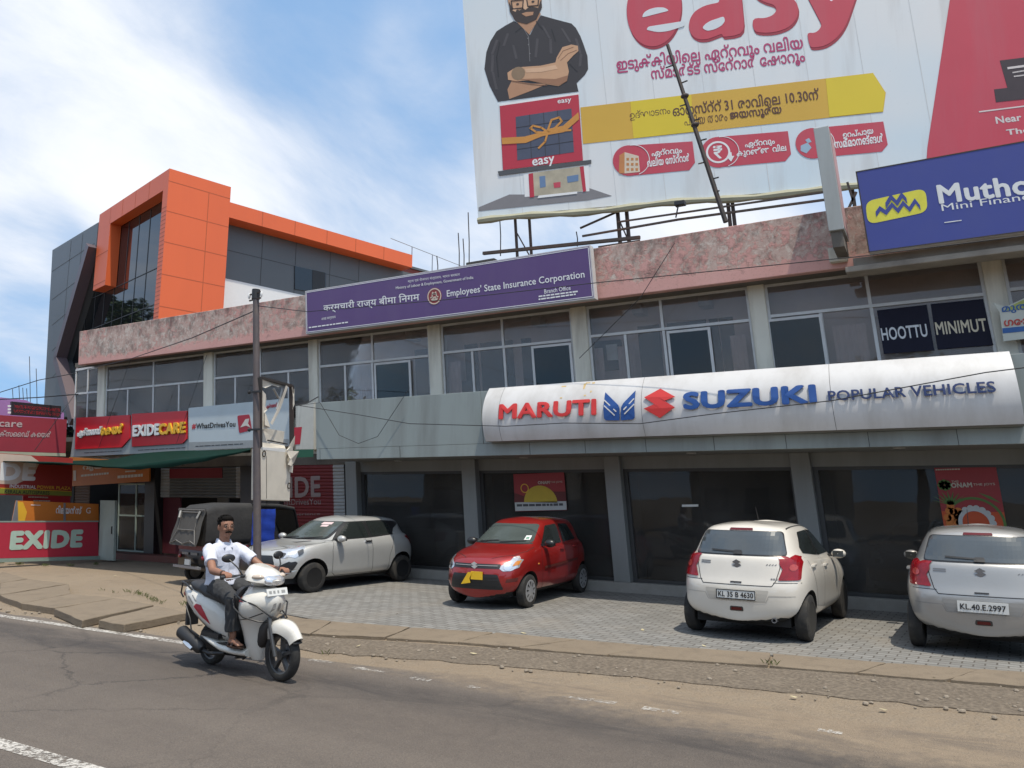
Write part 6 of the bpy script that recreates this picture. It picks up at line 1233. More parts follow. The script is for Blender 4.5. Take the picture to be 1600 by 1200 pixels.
def old_hatch(name, label, loc, rz, pmat, ptext, border, wheels):
    root = thing(name, label, 'car', loc, rz, 'parked hatchbacks')
    AX_, ZW = 1.195, .30
    body, sk = body_shell(SWIFT05, [(AX_, ZW), (-AX_, ZW)], .355, pmat, root, .80)
    for x in (AX_, -AX_):
        for s in (1, -1): wheel(root, x, s * .745, ZW, .30, .175, wheels, s)
    m = MB(); sk.lay(m, rnd([(-.60, 1.09), (.60, 1.09), (.50, 1.385), (.46, 1.40), (-.46, 1.40), (-.50, 1.385)], .22), 'x+', .005); put(m, 'windscreen', M_CGLASS, root, smooth=True)
    rw = rnd([(-.60, 1.105), (.60, 1.105), (.515, 1.40), (-.515, 1.40)], .16)
    m = MB(); sk.lay(m, rnd([(-.615, 1.09), (.615, 1.09), (.53, 1.412), (-.53, 1.412)], .16), 'x-', .003); rs = put(m, 'rear_window', M_TRIM, root, smooth=True)
    m = MB(); sk.lay(m, rw, 'x-', .008); put(m, 'rear_glass', pm('rear_glass', (0.055, 0.065, 0.07), 0.04, var=.3, spec=1.0, scale=2.5), rs, smooth=True)
    m = MB(); sk.line(m, [(.02, 1.11), (.03, 1.135), (.36, 1.15)], .018, 'x-', .022); sk.lay(m, rnd([(-.06, 1.10), (.06, 1.10), (.05, 1.155), (-.05, 1.155)]), 'x-', .02); put(m, 'rear_wiper', BLACK, root)
    m = MB(); sk.lay(m, rnd([(-.16, 1.418), (.16, 1.418), (.15, 1.447), (-.15, 1.447)], .2), 'x-', .006); put(m, 'high_brake_lamp', pm('dark_red_lens', (0.10, 0.006, 0.008), 0.2), root)
    for s, ax in ((1, 'y+'), (-1, 'y-')):
        f = mir if s < 0 else (lambda q: q)
        m = MB(); sk.lay(m, f(rnd([(.525, .795), (.575, .94), (.635, 1.07), (.675, 1.11), (.725, 1.085), (.762, 1.02), (.768, .80)], .14)), 'x-', .012, .03)
        sk.lay(m, rnd([(-1.615, .80), (-1.53, .80), (-1.50, .93), (-1.455, 1.04), (-1.49, 1.09), (-1.56, 1.09), (-1.60, 1.0)], .15), ax, .012, .03)
        tl = put(m, 'tail_lamp', M_LAMPR, root, smooth=True)
        m = MB(); u_ = .685 * s
        for z, r, mt in ((.955, .042, 0),): sk.lay(m, [(u_ + r * math.cos(a * .7), z + r * math.sin(a * .7)) for a in range(9)], 'x-', .017, .05)
        put(m, 'indicator', pm('lamp_amber_pink', (0.40, 0.05, 0.04), 0.15, coat=.5, var=.4, scale=20), tl)
        m = MB(); sk.lay(m, rnd([(.62, 1.05), (.16, 1.375), (-.26, 1.405), (-.29, 1.055)], .12), ax, .005); put(m, 'side_window', M_CGLASS, root, smooth=True); m = MB(); sk.lay(m, rnd([(-.36, 1.06), (-.33, 1.405), (-.86, 1.39), (-1.09, 1.20), (-1.06, 1.12)], .14), ax, .005); put(m, 'side_window', M_CGLASS, root, smooth=True)
        m = MB(); sk.lay(m, [(-.295, 1.055), (-.262, 1.405), (-.335, 1.405), (-.357, 1.06)], ax, .007); put(m, 'door_pillar', M_TRIM, root)
        m = MB()
        for l in ([(.60, 1.02), (.72, .80), (.70, .35), (.60, .28)], [(-.33, 1.03), (-.36, .30)], [(-1.10, 1.07), (-.98, .86), (-.80, .45), (-.78, .30)], [(.62, .28), (-.78, .28)]): sk.line(m, l, .008, ax)
        put(m, 'door_seam', M_SEAM, root)
        for x, z in ((-.16, .92), (-.90, .955)):
            c, n = sk.at(x, z, ax); m = MB(); m.obox(c, (1, 0, .06), (0, 0, 1), (0, s, 0), -.085, .085, -.016, .016, -.01, .035); put(m, 'door_handle', pmat, root, bevel=.008)
        m = MB(); sk.lay(m, rnd([(.48, .64), (.60, .62), (.74, .70), (.735, .86), (.62, .90), (.50, .78)] if s > 0 else mir([(.48, .64), (.60, .62), (.74, .70), (.735, .86), (.62, .90), (.50, .78)]), .2), 'x+', .008); put(m, 'headlight', M_LAMPC, root, smooth=True)
        m = MB(); sk.line(m, [(-.10, 1.50 - .045)], .01, 'z+') if False else None
        sk.line(m, [(.0 - .05, .53 * s), (-1.15, .53 * s)], .016, 'z+', .004); put(m, 'roof_gutter', M_SEAM, root)
    mirrors(root, sk, .50, 1.035, .80, pmat)
    # tailgate: seams, recess, handle, badges
    m = MB(); tg = [(-.575, 1.10), (-.54, .93), (-.50, .785), (-.455, .72), (.455, .72), (.50, .785), (.54, .93), (.575, 1.10)]
    sk.line(m, tg, .009, 'x-'); sk.line(m, [(-.78, .765), (-.47, .765)], .007, 'x-'); sk.line(m, [(.47, .765), (.78, .765)], .007, 'x-'); put(m, 'tailgate_seam', M_SEAM, root)
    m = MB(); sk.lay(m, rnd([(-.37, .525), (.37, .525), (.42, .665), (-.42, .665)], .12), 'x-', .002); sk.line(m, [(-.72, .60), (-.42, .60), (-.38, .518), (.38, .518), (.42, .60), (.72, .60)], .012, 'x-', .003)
    put(m, 'plate_recess_shade', pm(pmat.name + '_shade', tuple(x * .72 for x in pmat['c']), .45, var=.05), root, smooth=True)  # recess and crease shade painted flat in a darker copy of the body colour
    c, n = sk.at(0, .595, 'x-'); plate(root, c + n * .004, (0, -1, 0), (0, 0, 1), (-1, 0, 0), .52, .125, ptext, border)
    m = MB(); sk.lay(m, rnd([(-.075, .745), (.075, .745), (.075, .762), (-.075, .762)], .3), 'x-', .008); put(m, 'tailgate_handle', BLACK, root)
    c, n = sk.at(0, .985, 'x-'); emblem_S(root, c - n * -.002, (0, -1, 0), (0, 0, 1), n, .115, CHROME if False else pm('badge_metal', (0.28, 0.28, 0.29), .25, .8))
    m = MB(); M_BADGE = pm('badge_dark', (0.16, 0.16, 0.165), .4)
    for z in (.985, 1.008): sk.lay(m, [(.36, z - .007), (.50, z - .007), (.50, z + .007), (.36, z + .007)], 'x-', .005)
    for k in range(4): sk.line(m, [(-.38 - k * .035, .98), (-.40 - k * .035, .995)], .010, 'x-', .005)
    for k in range(3): sk.lay(m, [(-.44 - k * .03, .80), (-.462 - k * .03, .80), (-.462 - k * .03, .82), (-.44 - k * .03, .82)], 'x-', .005)
    put(m, 'badge_lettering', M_BADGE, root)
    m = MB(); sk.lay(m, rnd([(-.09, .385), (.09, .385), (.085, .445), (-.085, .445)], .3), 'x-', .004); rf = put(m, 'rear_reflector', pm('reflector_surround', (0.05, 0.042, 0.035), .5), root)
    m = MB(); sk.lay(m, rnd([(-.07, .397), (.07, .397), (.065, .433), (-.065, .433)], .3), 'x-', .008); put(m, 'lens', pm('dark_red_lens', (0.10, 0.006, 0.008), 0.2), rf)
    m = MB(); m.lathe([(-.25, .032), (0.02, .032), (0.02, .024), (-.1, .022)], Matrix.Translation((-1.66, -.46, .29)) @ Matrix.Rotation(R(90), 4, 'Z'), 16); put(m, 'exhaust_pipe', STEEL, root)
    m = MB(); m.box(-1.50, 1.6, -.62, .62, .19, .30); m.box(-1.62, -1.45, -.30, .35, .24, .32); put(m, 'underbody', M_UNDER, root)
    m = MB(); m.tube([(-.06, .12, 1.505), (-.22, .12, 1.72)], [.006, .003], 6); put(m, 'roof_aerial', BLACK, root)
    m = MB(); sk.lay(m, rnd([(-.42, .36), (.42, .36), (.5, .56), (-.5, .56)], .2), 'x+', .004); sk.lay(m, rnd([(-.4, .68), (.4, .68), (.42, .76), (-.42, .76)], .2), 'x+', .004); put(m, 'grille', M_TRIM, root)
    return root, sk
def cpaint(name, col, metal, rough=.35): m = paint(name, col, metal, rough); m['c'] = col; return m
P_WHITE = cpaint('pearl_white_paint', (0.66, 0.615, 0.54), 0.0, .3); P_SILV = cpaint('silver_paint', (0.37, 0.36, 0.342), 0.4, .33); P_SILV2 = cpaint('bright_silver_paint', (0.47, 0.465, 0.445), 0.3, .33); P_RED = cpaint('metallic_red_paint', (0.30, 0.012, 0.010), 0.35, .32)
def place(rear_mid, head_deg):   # car origin (mid wheelbase) from the middle of its rear axle and its heading
    a = R(head_deg); return (rear_mid[0] + 1.195 * math.cos(a), rear_mid[1] + 1.195 * math.sin(a), 0), a
l, a = place((-2.46, 11.12), 86.5); old_hatch('parked_hatchback', 'creamy white hatchback seen from behind with black bordered number plate', l, a, P_WHITE, 'KL 35 B 4630', True, 'alloy')
l, a = place((.33, 11.45), 87.5); old_hatch('parked_hatchback', 'silver hatchback seen from behind at the right photo edge', l, a, P_SILV, 'KL.40.E.2997', False, 'alloy')

# -- newer silver hatchback seen from its front left
SWIFT18 = [
 [(1.93,0,.24),(1.9,.4,.24),(1.72,.72,.24),(1.225,.80,.22),(.75,.81,.2),(.1,.815,.2),(-.55,.815,.2),(-1.2,.81,.22),(-1.62,.74,.28),(-1.76,.4,.3),(-1.78,0,.3)],
 [(2.015,0,.46),(1.985,.4,.46),(1.80,.775,.48),(1.225,.875,.5),(.75,.845,.46),(.1,.845,.46),(-.55,.845,.46),(-1.2,.875,.5),(-1.68,.79,.52),(-1.815,.42,.52),(-1.83,0,.52)],
 [(2.0,0,.64),(1.97,.4,.64),(1.76,.785,.66),(1.225,.885,.66),(.75,.86,.65),(.1,.855,.65),(-.55,.86,.68),(-1.2,.89,.70),(-1.67,.80,.72),(-1.80,.42,.72),(-1.815,0,.72)],
 [(1.96,0,.76),(1.92,.4,.765),(1.66,.775,.80),(1.225,.87,.82),(.75,.86,.84),(.1,.86,.85),(-.55,.865,.87),(-1.2,.88,.90),(-1.62,.785,.90),(-1.765,.42,.88),(-1.78,0,.88)],
 [(1.86,0,.87),(1.80,.38,.885),(1.52,.70,.925),(1.2,.80,.955),(.8,.80,.965),(.1,.80,.985),(-.55,.80,1.015),(-1.15,.785,1.05),(-1.55,.70,1.04),(-1.70,.4,1.02),(-1.72,0,1.02)],
 [(1.48,0,.975),(1.43,.36,.975),(1.22,.64,.98),(1.0,.745,.985),(.74,.765,.985),(.1,.775,1.0),(-.55,.775,1.03),(-1.14,.75,1.075),(-1.51,.65,1.07),(-1.66,.39,1.05),(-1.68,0,1.05)],
 [(.98,0,1.03),(.95,.35,1.02),(.88,.60,1.01),(.80,.70,1.0),(.66,.745,.995),(.1,.76,1.01),(-.55,.755,1.04),(-1.12,.71,1.085),(-1.47,.60,1.10),(-1.60,.38,1.09),(-1.62,0,1.09)],
 [(.28,0,1.445),(.26,.32,1.435),(.2,.50,1.415),(.13,.56,1.40),(-.02,.585,1.40),(-.3,.60,1.415),(-.7,.595,1.41),(-1.12,.57,1.39),(-1.42,.51,1.375),(-1.50,.32,1.395),(-1.52,0,1.40)],
 [(.08,0,1.495),(.06,.27,1.49),(.03,.40,1.475),(-.03,.45,1.47),(-.12,.47,1.47),(-.35,.485,1.485),(-.7,.475,1.48),(-1.02,.455,1.46),(-1.25,.4,1.445),(-1.34,.26,1.455),(-1.37,0,1.46)]]
for r_, dz, cs in ((7, -.035, range(11)), (8, -.035, range(11)), (6, -.05, (0, 1, 2, 3)), (5, -.045, (0, 1, 2, 3)), (4, -.025, (0, 1, 2))):
    for c_ in cs: x_, y_, z_ = SWIFT18[r_][c_]; SWIFT18[r_][c_] = (x_, y_, z_ + dz)
def new_hatch(label, loc, rz):
    root = thing('parked_hatchback', label, 'car', loc, rz, 'parked hatchbacks'); AX_, ZW = 1.225, .305; pmat = P_SILV2
    body, sk = body_shell(SWIFT18, [(AX_, ZW), (-AX_, ZW)], .365, pmat, root, .82)
    for x in (AX_, -AX_):
        for s in (1, -1): wheel(root, x, s * .785, ZW - .012, .293, .175, 'steel', s)
    m = MB(); sk.lay(m, rnd([(-.66, 1.01), (.66, 1.01), (.545, 1.345), (.48, 1.365), (-.48, 1.365), (-.545, 1.345)], .16), 'x+', .004); put(m, 'windscreen_surround', M_TRIM, root, smooth=True)
    m = MB(); sk.lay(m, rnd([(-.61, 1.03), (.61, 1.03), (.51, 1.338), (.46, 1.352), (-.46, 1.352), (-.51, 1.338)], .16), 'x+', .009); ws = put(m, 'windscreen', pm('windscreen_glass', (0.07, 0.085, 0.08), 0.05, var=.3, spec=.8, scale=2), root, smooth=True)
    m = MB(); sk.lay(m, [(.10, 1.295), (.36, 1.295), (.35, 1.34), (.10, 1.34)], 'x+', .012); sk.lay(m, [(.16, 1.25), (.33, 1.25), (.33, 1.285), (.16, 1.285)], 'x+', .012); put(m, 'windscreen_sticker', pm('pink_paper', (0.62, 0.47, 0.47), .6), ws)
    m = MB()
    for y0, y1 in ((.05, .55), (-.5, 0.0)): sk.line(m, [(y0, 1.015), (y1, 1.05)], .014, 'x+', .02)
    put(m, 'wiper', BLACK, root)
    for s, ax in ((1, 'y+'), (-1, 'y-')):
        f = mir if s < 0 else (lambda q: q)
        m = MB(); sk.lay(m, rnd([(.92, .985), (.70, .995), (.22, 1.36), (-.80, 1.375), (-1.25, 1.345), (-1.40, 1.30), (-1.12, 1.19), (-1.04, 1.10), (-1.0, 1.055), (-.30, 1.012)], .06), ax, .004); put(m, 'window_surround', M_TRIM, root, smooth=True)
        m = MB(); sk.lay(m, rnd([(.60, 1.02), (.16, 1.338), (-.23, 1.355), (-.28, 1.03)], .12), ax, .008); put(m, 'side_window', M_CGLASS, root, smooth=True); m = MB(); sk.lay(m, rnd([(-.36, 1.035), (-.33, 1.355), (-.88, 1.345), (-1.0, 1.22), (-.96, 1.075)], .12), ax, .008); put(m, 'side_window', M_CGLASS, root, smooth=True)
        m = MB()
        for l in ([(.70, 1.0), (.78, .80), (.76, .35), (.66, .29)], [(-.30, 1.03), (-.34, .30)], [(-1.00, 1.06), (-.93, .90), (-.82, .62), (-.80, .30)], [(.66, .285), (-.80, .285)]): sk.line(m, l, .008, ax)
        put(m, 'door_seam', M_SEAM, root)
        c, n = sk.at(-.20, .945, ax); m = MB(); m.obox(c, (1, 0, .04), (0, 0, 1), (0, s, 0), -.09, .09, -.017, .017, -.01, .035); put(m, 'door_handle', CHROME, root, bevel=.008)
        hl = rnd(f([(.46, .76), (.52, .70), (.66, .69), (.76, .74), (.775, .84), (.70, .925), (.60, .89)]), .16)
        m = MB(); sk.lay(m, hl, 'x+', .006, .03); sk.lay(m, rnd([(1.72, .72), (1.62, .69), (1.56, .73), (1.34, .93), (1.30, .965), (1.42, .96), (1.60, .89), (1.70, .80)], .1), ax, .006, .03); h_ = put(m, 'headlight', M_LAMPC, root, smooth=True)
        m = MB(); sk.lay(m, rnd(f([(.52, .71), (.63, .70), (.64, .78), (.54, .80)]), .25), 'x+', .012, .03); sk.lay(m, rnd([(1.56, .72), (1.46, .78), (1.44, .86), (1.56, .82)], .2), ax, .012, .03); put(m, 'lamp_reflector', pm('dark_lamp_inner', (0.05, 0.05, 0.052), .15, coat=1), h_)
        m = MB(); sk.lay(m, rnd(f([(.54, .40), (.74, .42), (.77, .60), (.72, .63), (.62, .56), (.52, .50)]), .15), 'x+', .005, .03); sk.lay(m, rnd([(1.80, .42), (1.66, .46), (1.58, .60), (1.62, .63), (1.78, .60)], .15), ax, .005, .03); fg = put(m, 'fog_lamp_recess', M_TRIM, root)
        m = MB(); sk.line(m, f([(.55, .40), (.70, .41), (.78, .47)]), .02, 'x+', .012); put(m, 'recess_trim', CHROME, fg)
        m = MB(); sk.lay(m, rnd([(-1.66, .80), (-1.50, .84), (-1.48, .98), (-1.52, 1.04), (-1.60, 1.0), (-1.66, .92)], .2), ax, .008, .03); sk.lay(m, rnd(f([(.60, .80), (.78, .82), (.77, 1.0), (.66, 1.03), (.60, .95)]), .2), 'x-', .008, .03); put(m, 'tail_lamp', M_LAMPR, root)
    mirrors(root, sk, .60, 1.03, .80, pmat)
    m = MB(); sk.lay(m, rnd([(-.46, .42), (.46, .42), (.52, .58), (.44, .74), (-.44, .74), (-.52, .58)], .2), 'x+', .005); gr = put(m, 'grille', M_TRIM, root, smooth=True)
    c, n = sk.at(0, .66, 'x+'); emblem_S(root, c + n * .01, (0, 1, 0), (0, 0, 1), n, .11, CHROME)
    m = MB(); sk.line(m, [(-.50, .30), (.50, .30)], .05, 'x+', .004); sk.line(m, [(1.30, .945), (1.0, .985)], .006, 'y+', .003); put(m, 'bumper_slot', M_TRIM, root)
    m = MB(); sk.line(m, [(1.82, -.30), (1.55, -.62), (1.2, -.735), (.84, -.70)], .008, 'z+'); sk.line(m, [(1.82, .30), (1.55, .62), (1.2, .735), (.84, .70)], .008, 'z+'); put(m, 'bonnet_seam', M_SEAM, root)
    m = MB(); sk.lay(m, rnd([(-.53, 1.11), (.53, 1.11), (.46, 1.36), (-.46, 1.36)], .15), 'x-', .006); put(m, 'rear_window', M_CGLASS, root)
    m = MB(); m.box(-1.60, 1.7, -.62, .62, .19, .30); put(m, 'underbody', M_UNDER, root)
    root.scale = (1.02, 1.0, .96); return root
_h = math.atan2(-2.53, -.23)
new_hatch('new silver hatchback with black steel wheels parked at an angle behind the pole', (-11.45, 12.72, 0), _h)

# -- small red hatchback seen from its front
ALTO = [
 [(1.78,0,.24),(1.75,.38,.24),(1.58,.62,.24),(1.18,.69,.22),(.70,.70,.2),(.05,.71,.2),(-.55,.71,.2),(-1.18,.70,.22),(-1.42,.64,.26),(-1.53,.35,.28),(-1.54,0,.28)],
 [(1.86,0,.44),(1.83,.38,.44),(1.66,.665,.46),(1.18,.75,.5),(.70,.735,.46),(.05,.74,.46),(-.55,.74,.46),(-1.18,.75,.5),(-1.46,.68,.5),(-1.57,.38,.5),(-1.585,0,.5)],
 [(1.84,0,.60),(1.81,.38,.60),(1.63,.68,.61),(1.18,.755,.64),(.70,.745,.64),(.05,.75,.64),(-.55,.75,.65),(-1.18,.755,.68),(-1.46,.69,.68),(-1.57,.38,.68),(-1.585,0,.68)],
 [(1.80,0,.72),(1.77,.38,.725),(1.55,.68,.76),(1.18,.745,.78),(.70,.74,.81),(.05,.745,.82),(-.55,.745,.84),(-1.18,.745,.86),(-1.44,.68,.86),(-1.55,.38,.86),(-1.57,0,.86)],
 [(1.70,0,.83),(1.65,.36,.845),(1.40,.60,.885),(1.15,.67,.92),(.72,.69,.945),(.05,.70,.955),(-.55,.70,.975),(-1.14,.69,1.0),(-1.40,.62,.98),(-1.52,.36,.97),(-1.535,0,.97)],
 [(1.35,0,.955),(1.3,.33,.955),(1.12,.545,.955),(.95,.63,.955),(.68,.665,.96),(.05,.68,.97),(-.55,.68,.985),(-1.13,.67,1.015),(-1.38,.59,1.01),(-1.49,.35,1.0),(-1.51,0,1.0)],
 [(.96,0,1.01),(.93,.32,1.005),(.86,.53,.99),(.78,.60,.98),(.62,.645,.975),(.05,.665,.985),(-.55,.665,1.0),(-1.12,.645,1.03),(-1.35,.56,1.04),(-1.45,.34,1.03),(-1.47,0,1.03)],
 [(.30,0,1.41),(.28,.31,1.405),(.22,.475,1.39),(.15,.53,1.375),(.0,.555,1.375),(-.3,.565,1.39),(-.7,.565,1.39),(-1.02,.555,1.38),(-1.2,.49,1.37),(-1.29,.3,1.385),(-1.31,0,1.39)],
 [(.10,0,1.45),(.08,.26,1.445),(.05,.38,1.435),(-.01,.43,1.43),(-.10,.445,1.43),(-.35,.455,1.445),(-.7,.45,1.445),(-.92,.44,1.435),(-1.05,.39,1.425),(-1.15,.24,1.435),(-1.18,0,1.44)]]
def small_hatch(label, loc, rz, pmat):
    root = thing('parked_hatchback', label, 'car', loc, rz, 'parked hatchbacks'); AX_, ZW = 1.18, .275
    body, sk = body_shell(ALTO, [(AX_, ZW), (-AX_, ZW)], .33, pmat, root, .70)
    for x in (AX_, -AX_):
        for s in (1, -1): wheel(root, x, s * .665, ZW, .275, .15, 'cover', s)
    m = MB(); sk.lay(m, rnd([(-.565, 1.045), (.565, 1.045), (.475, 1.335), (.42, 1.355), (-.42, 1.355), (-.475, 1.335)], .16), 'x+', .005); ws = put(m, 'windscreen', pm('windscreen_glass', (0.07, 0.085, 0.08), 0.05, var=.3, spec=.8, scale=2), root, smooth=True)
    m = MB(); sk.lay(m, [(.41, 1.085), (.50, 1.085), (.485, 1.155), (.40, 1.155)], 'x+', .012); st = put(m, 'windscreen_sticker', M_PLATE, ws); m = MB(); sk.lay(m, [(.425, 1.10), (.475, 1.10), (.47, 1.125), (.425, 1.125)], 'x+', .015); put(m, 'sticker_print', pm('sticker_green', (0.05, 0.22, 0.14), .5), ws)
    m = MB()
    for y0, y1 in ((.02, .46), (-.42, -.02)): sk.line(m, [(y0, 1.045), (y1, 1.07)], .014, 'x+', .02)
    sk.lay(m, [(-.57, 1.025), (.57, 1.025), (.57, 1.045), (-.57, 1.045)], 'x+', .004); put(m, 'wiper', BLACK, root)
    m = MB(); m.blob((.33, 0, 1.30), .02, .10, .035, 10, 6); put(m, 'inner_mirror', pm('grey_plastic', (0.2, 0.2, 0.2), .5), root)
    for s, ax in ((1, 'y+'), (-1, 'y-')):
        f = mir if s < 0 else (lambda q: q)
        m = MB(); sk.lay(m, rnd([(.56, 1.0), (.18, 1.325), (-.24, 1.352), (-.27, 1.01)], .10), ax, .005); put(m, 'side_window', M_CGLASS, root, smooth=True); m = MB(); sk.lay(m, rnd([(-.37, 1.015), (-.34, 1.352), (-.74, 1.34), (-.97, 1.06), (-.93, 1.04)], .10), ax, .005); put(m, 'side_window', M_CGLASS, root, smooth=True)
        m = MB()
        for l in ([(.60, .98), (.72, .80), (.68, .35), (.60, .27)], [(-.31, 1.0), (-.33, .28)], [(-1.0, 1.02), (-.92, .80), (-.80, .45), (-.78, .28)], [(.60, .27), (-.78, .27)]): sk.line(m, l, .008, ax)
        put(m, 'door_seam', M_SEAM, root)
        m = MB(); sk.lay(m, rnd([(.64, .60), (-.84, .655), (-.84, .70), (.64, .645)], .1), ax, .012); put(m, 'side_moulding', pm(pmat.name + '_dark', (0.10, 0.02, 0.016), .45), root)
        for x, z in ((-.17, .90), (-.80, .92)):
            c, n = sk.at(x, z, ax); m = MB(); m.obox(c, (1, 0, .04), (0, 0, 1), (0, s, 0), -.08, .08, -.016, .016, -.01, .03); put(m, 'door_handle', pmat, root, bevel=.008)
        c, n = sk.at(.86, .70, ax); m = MB(); m.blob(c, .035, .012, .018, 10, 6); put(m, 'side_indicator', pm('amber_lens', (0.55, 0.20, 0.03), .15, coat=1), root)
        hl = rnd(f([(.435, .665), (.49, .625), (.60, .63), (.675, .70), (.685, .80), (.64, .815), (.53, .77), (.45, .715)]), .2)
        m = MB(); sk.lay(m, hl, 'x+', .006, .03); sk.lay(m, rnd([(1.60, .66), (1.48, .68), (1.40, .80), (1.36, .86), (1.46, .845), (1.58, .78)], .15), ax, .006, .03); h_ = put(m, 'headlight', M_LAMPC, root, smooth=True)
        m = MB(); u_ = .545 * s; sk.lay(m, [(u_ + .052 * math.cos(k * .7), .685 + .052 * math.sin(k * .7)) for k in range(9)], 'x+', .012, .04); put(m, 'lamp_bulb', CHROME, h_, smooth=True)
        m = MB(); sk.lay(m, rnd(f([(.60, .70), (.665, .72), (.672, .79), (.62, .775)]), .2), 'x+', .011, .03); put(m, 'indicator', pm('amber_lens', (0.55, 0.20, 0.03), .15, coat=1), h_)
        m = MB(); sk.lay(m, rnd(f([(.53, .44), (.66, .455), (.675, .52), (.55, .50)]), .2), 'x+', .004, .03); put(m, 'bumper_recess', pm(pmat.name + '_dark', (0.10, 0.02, 0.016), .45), root)
        m = MB(); sk.line(m, f([(.53, .435), (.67, .45)]), .016, 'x+', .014); put(m, 'bumper_crease', pmat, root)
        m = MB(); sk.lay(m, rnd(f([(.56, .78), (.66, .78), (.65, .98), (.57, .99)]), .2), 'x-', .006); put(m, 'tail_lamp', M_LAMPR, root)
    mirrors(root, sk, .52, 1.03, .70, M_TRIM)
    m = MB(); sk.lay(m, rnd([(-.44, .665), (.44, .665), (.44, .735), (-.44, .735)], .2), 'x+', .006); g_ = put(m, 'upper_grille', M_TRIM, root, smooth=True); m = MB(); sk.line(m, [(-.40, .705), (.40, .705)], .012, 'x+', .014); put(m, 'grille_bar', pm('grey_plastic', (0.2, 0.2, 0.2), .5), g_)
    m = MB(); sk.lay(m, rnd([(-.50, .33), (.50, .33), (.42, .575), (-.42, .575)], .12), 'x+', .006); lg_ = put(m, 'lower_grille', M_TRIM, root, smooth=True)
    m = MB()
    for z in (.38, .43, .48, .53): sk.line(m, [(-.42, z), (.42, z)], .008, 'x+', .010)
    put(m, 'grille_mesh', BLACK, lg_)
    c, n = sk.at(0, .70, 'x+'); emblem_S(root, c + n * .018, (0, 1, 0), (0, 0, 1), n, .115, pm('emblem_silver', (0.62, 0.62, 0.62), .35, .3))
    M_YP = pm('plate_yellow', (0.80, 0.48, 0.02), .5, var=.06); c, n = sk.at(.03, .55, 'x+'); plate(root, c + Vector((.012, .04, 0)), (0, 1, 0), (0, 0, 1), (1, 0, 0), .22, .13, '', False, M_YP)
    m = MB(); m.prism([(c.x + .03, -.22, .40), (c.x + .03, -.04, .43), (c.x + .03, -.06, .50), (c.x + .03, -.01, .60), (c.x + .03, -.09, .60)], (.003, 0, 0)); put(m, 'hanging_tag', M_YP, root)
    m = MB(); sk.line(m, [(1.66, -.25), (1.42, -.55), (1.12, -.64), (.80, -.62)], .008, 'z+'); sk.line(m, [(1.66, .25), (1.42, .55), (1.12, .64), (.80, .62)], .008, 'z+'); put(m, 'bonnet_seam', M_SEAM, root)
    m = MB(); sk.lay(m, rnd([(-.48, 1.05), (.48, 1.05), (.42, 1.33), (-.42, 1.33)], .15), 'x-', .006); put(m, 'rear_window', M_CGLASS, root)
    m = MB(); m.box(-1.35, 1.5, -.52, .52, .19, .30); put(m, 'underbody', M_UNDER, root)
    return root
small_hatch('small metallic red hatchback facing the road with yellow tag for a front plate', (-7.0, 12.98, 0), R(-88.2), P_RED)

P_DARK = cpaint('dark_grey_paint', (0.05, 0.052, 0.056), .4, .3)
_sv = P_SILV2; P_SILV2 = P_DARK
new_hatch('dark grey display car facing out behind the glass beside the white hatchback', (-.35, 17.6, 0), R(-97))
P_SILV2 = _sv
# ================================================================== ORANGE AND GREY BUILDING BEHIND
def flatdir(px, py): d = ray(px, py); d.z = 0; return d.normalized()
UR_, UL_ = flatdir(1970, 783), flatdir(-495, 766)
_c = flatdir(265, 263); C0 = Vector((0, 0, 0)) + _c * (34.0 / _c.dot(Vector((CF.x, CF.y, 0)).normalized())); C0.z = 0
ob_ = thing('office_block', 'tall grey and orange panelled office block with a hooked orange frame behind the shop row', 'building', tuple(C0))
NR_ = Vector((UR_.y, -UR_.x, 0)); NR_ = NR_ if NR_.dot(-C0) > 0 else -NR_
NL_ = Vector((UL_.y, -UL_.x, 0)); NL_ = NL_ if NL_.dot(-C0) > 0 else -NL_
BR = Board(C0, UR_, (0, 0, 1), NR_, ob_); BL = Board(C0, UL_, (0, 0, 1), NL_, ob_)
M_ORG = pm('orange_composite_panel', (0.74, 0.135, 0.036), 0.42, var=.05, scale=.4, dirt=(0.56, 0.10, 0.035), dirtamt=.35, dscale=.25, streak=True)
M_GRYP = pm('dark_grey_panel', (0.105, 0.112, 0.118), 0.42, var=.06, scale=.4, dirt=(0.085, 0.09, 0.095), dirtamt=.5, dscale=.25)
M_JOINT = pm('panel_joint', (0.44, 0.088, 0.028), 0.7); M_JOINTG = pm('panel_joint_grey', (0.055, 0.058, 0.062), 0.7)
M_OGLASS = pm('dark_mirror_glass', (0.010, 0.012, 0.014), 0.03, var=.2, spec=.75, scale=.3)
zt = BR.px(265, 263)[1]; ur = BR.px(361, 292)[0]; zf_in = BL.px(246, 303)[1]
ul1 = BL.px(247, 400)[0]; ulA, ulB = BL.px(168, 400)[0], BL.px(150, 400)[0]; zleg = BL.px(150, 452)[1]
def vol(B, u0, u1, v0, v1, n0, n1, name, mat, **k):
    m = MB(); m.prism([B.P(u0, v0, n0), B.P(u1, v0, n0), B.P(u1, v1, n0), B.P(u0, v1, n0)], B.N * (n1 - n0)); return m.build(name, mat, ob_, **k)
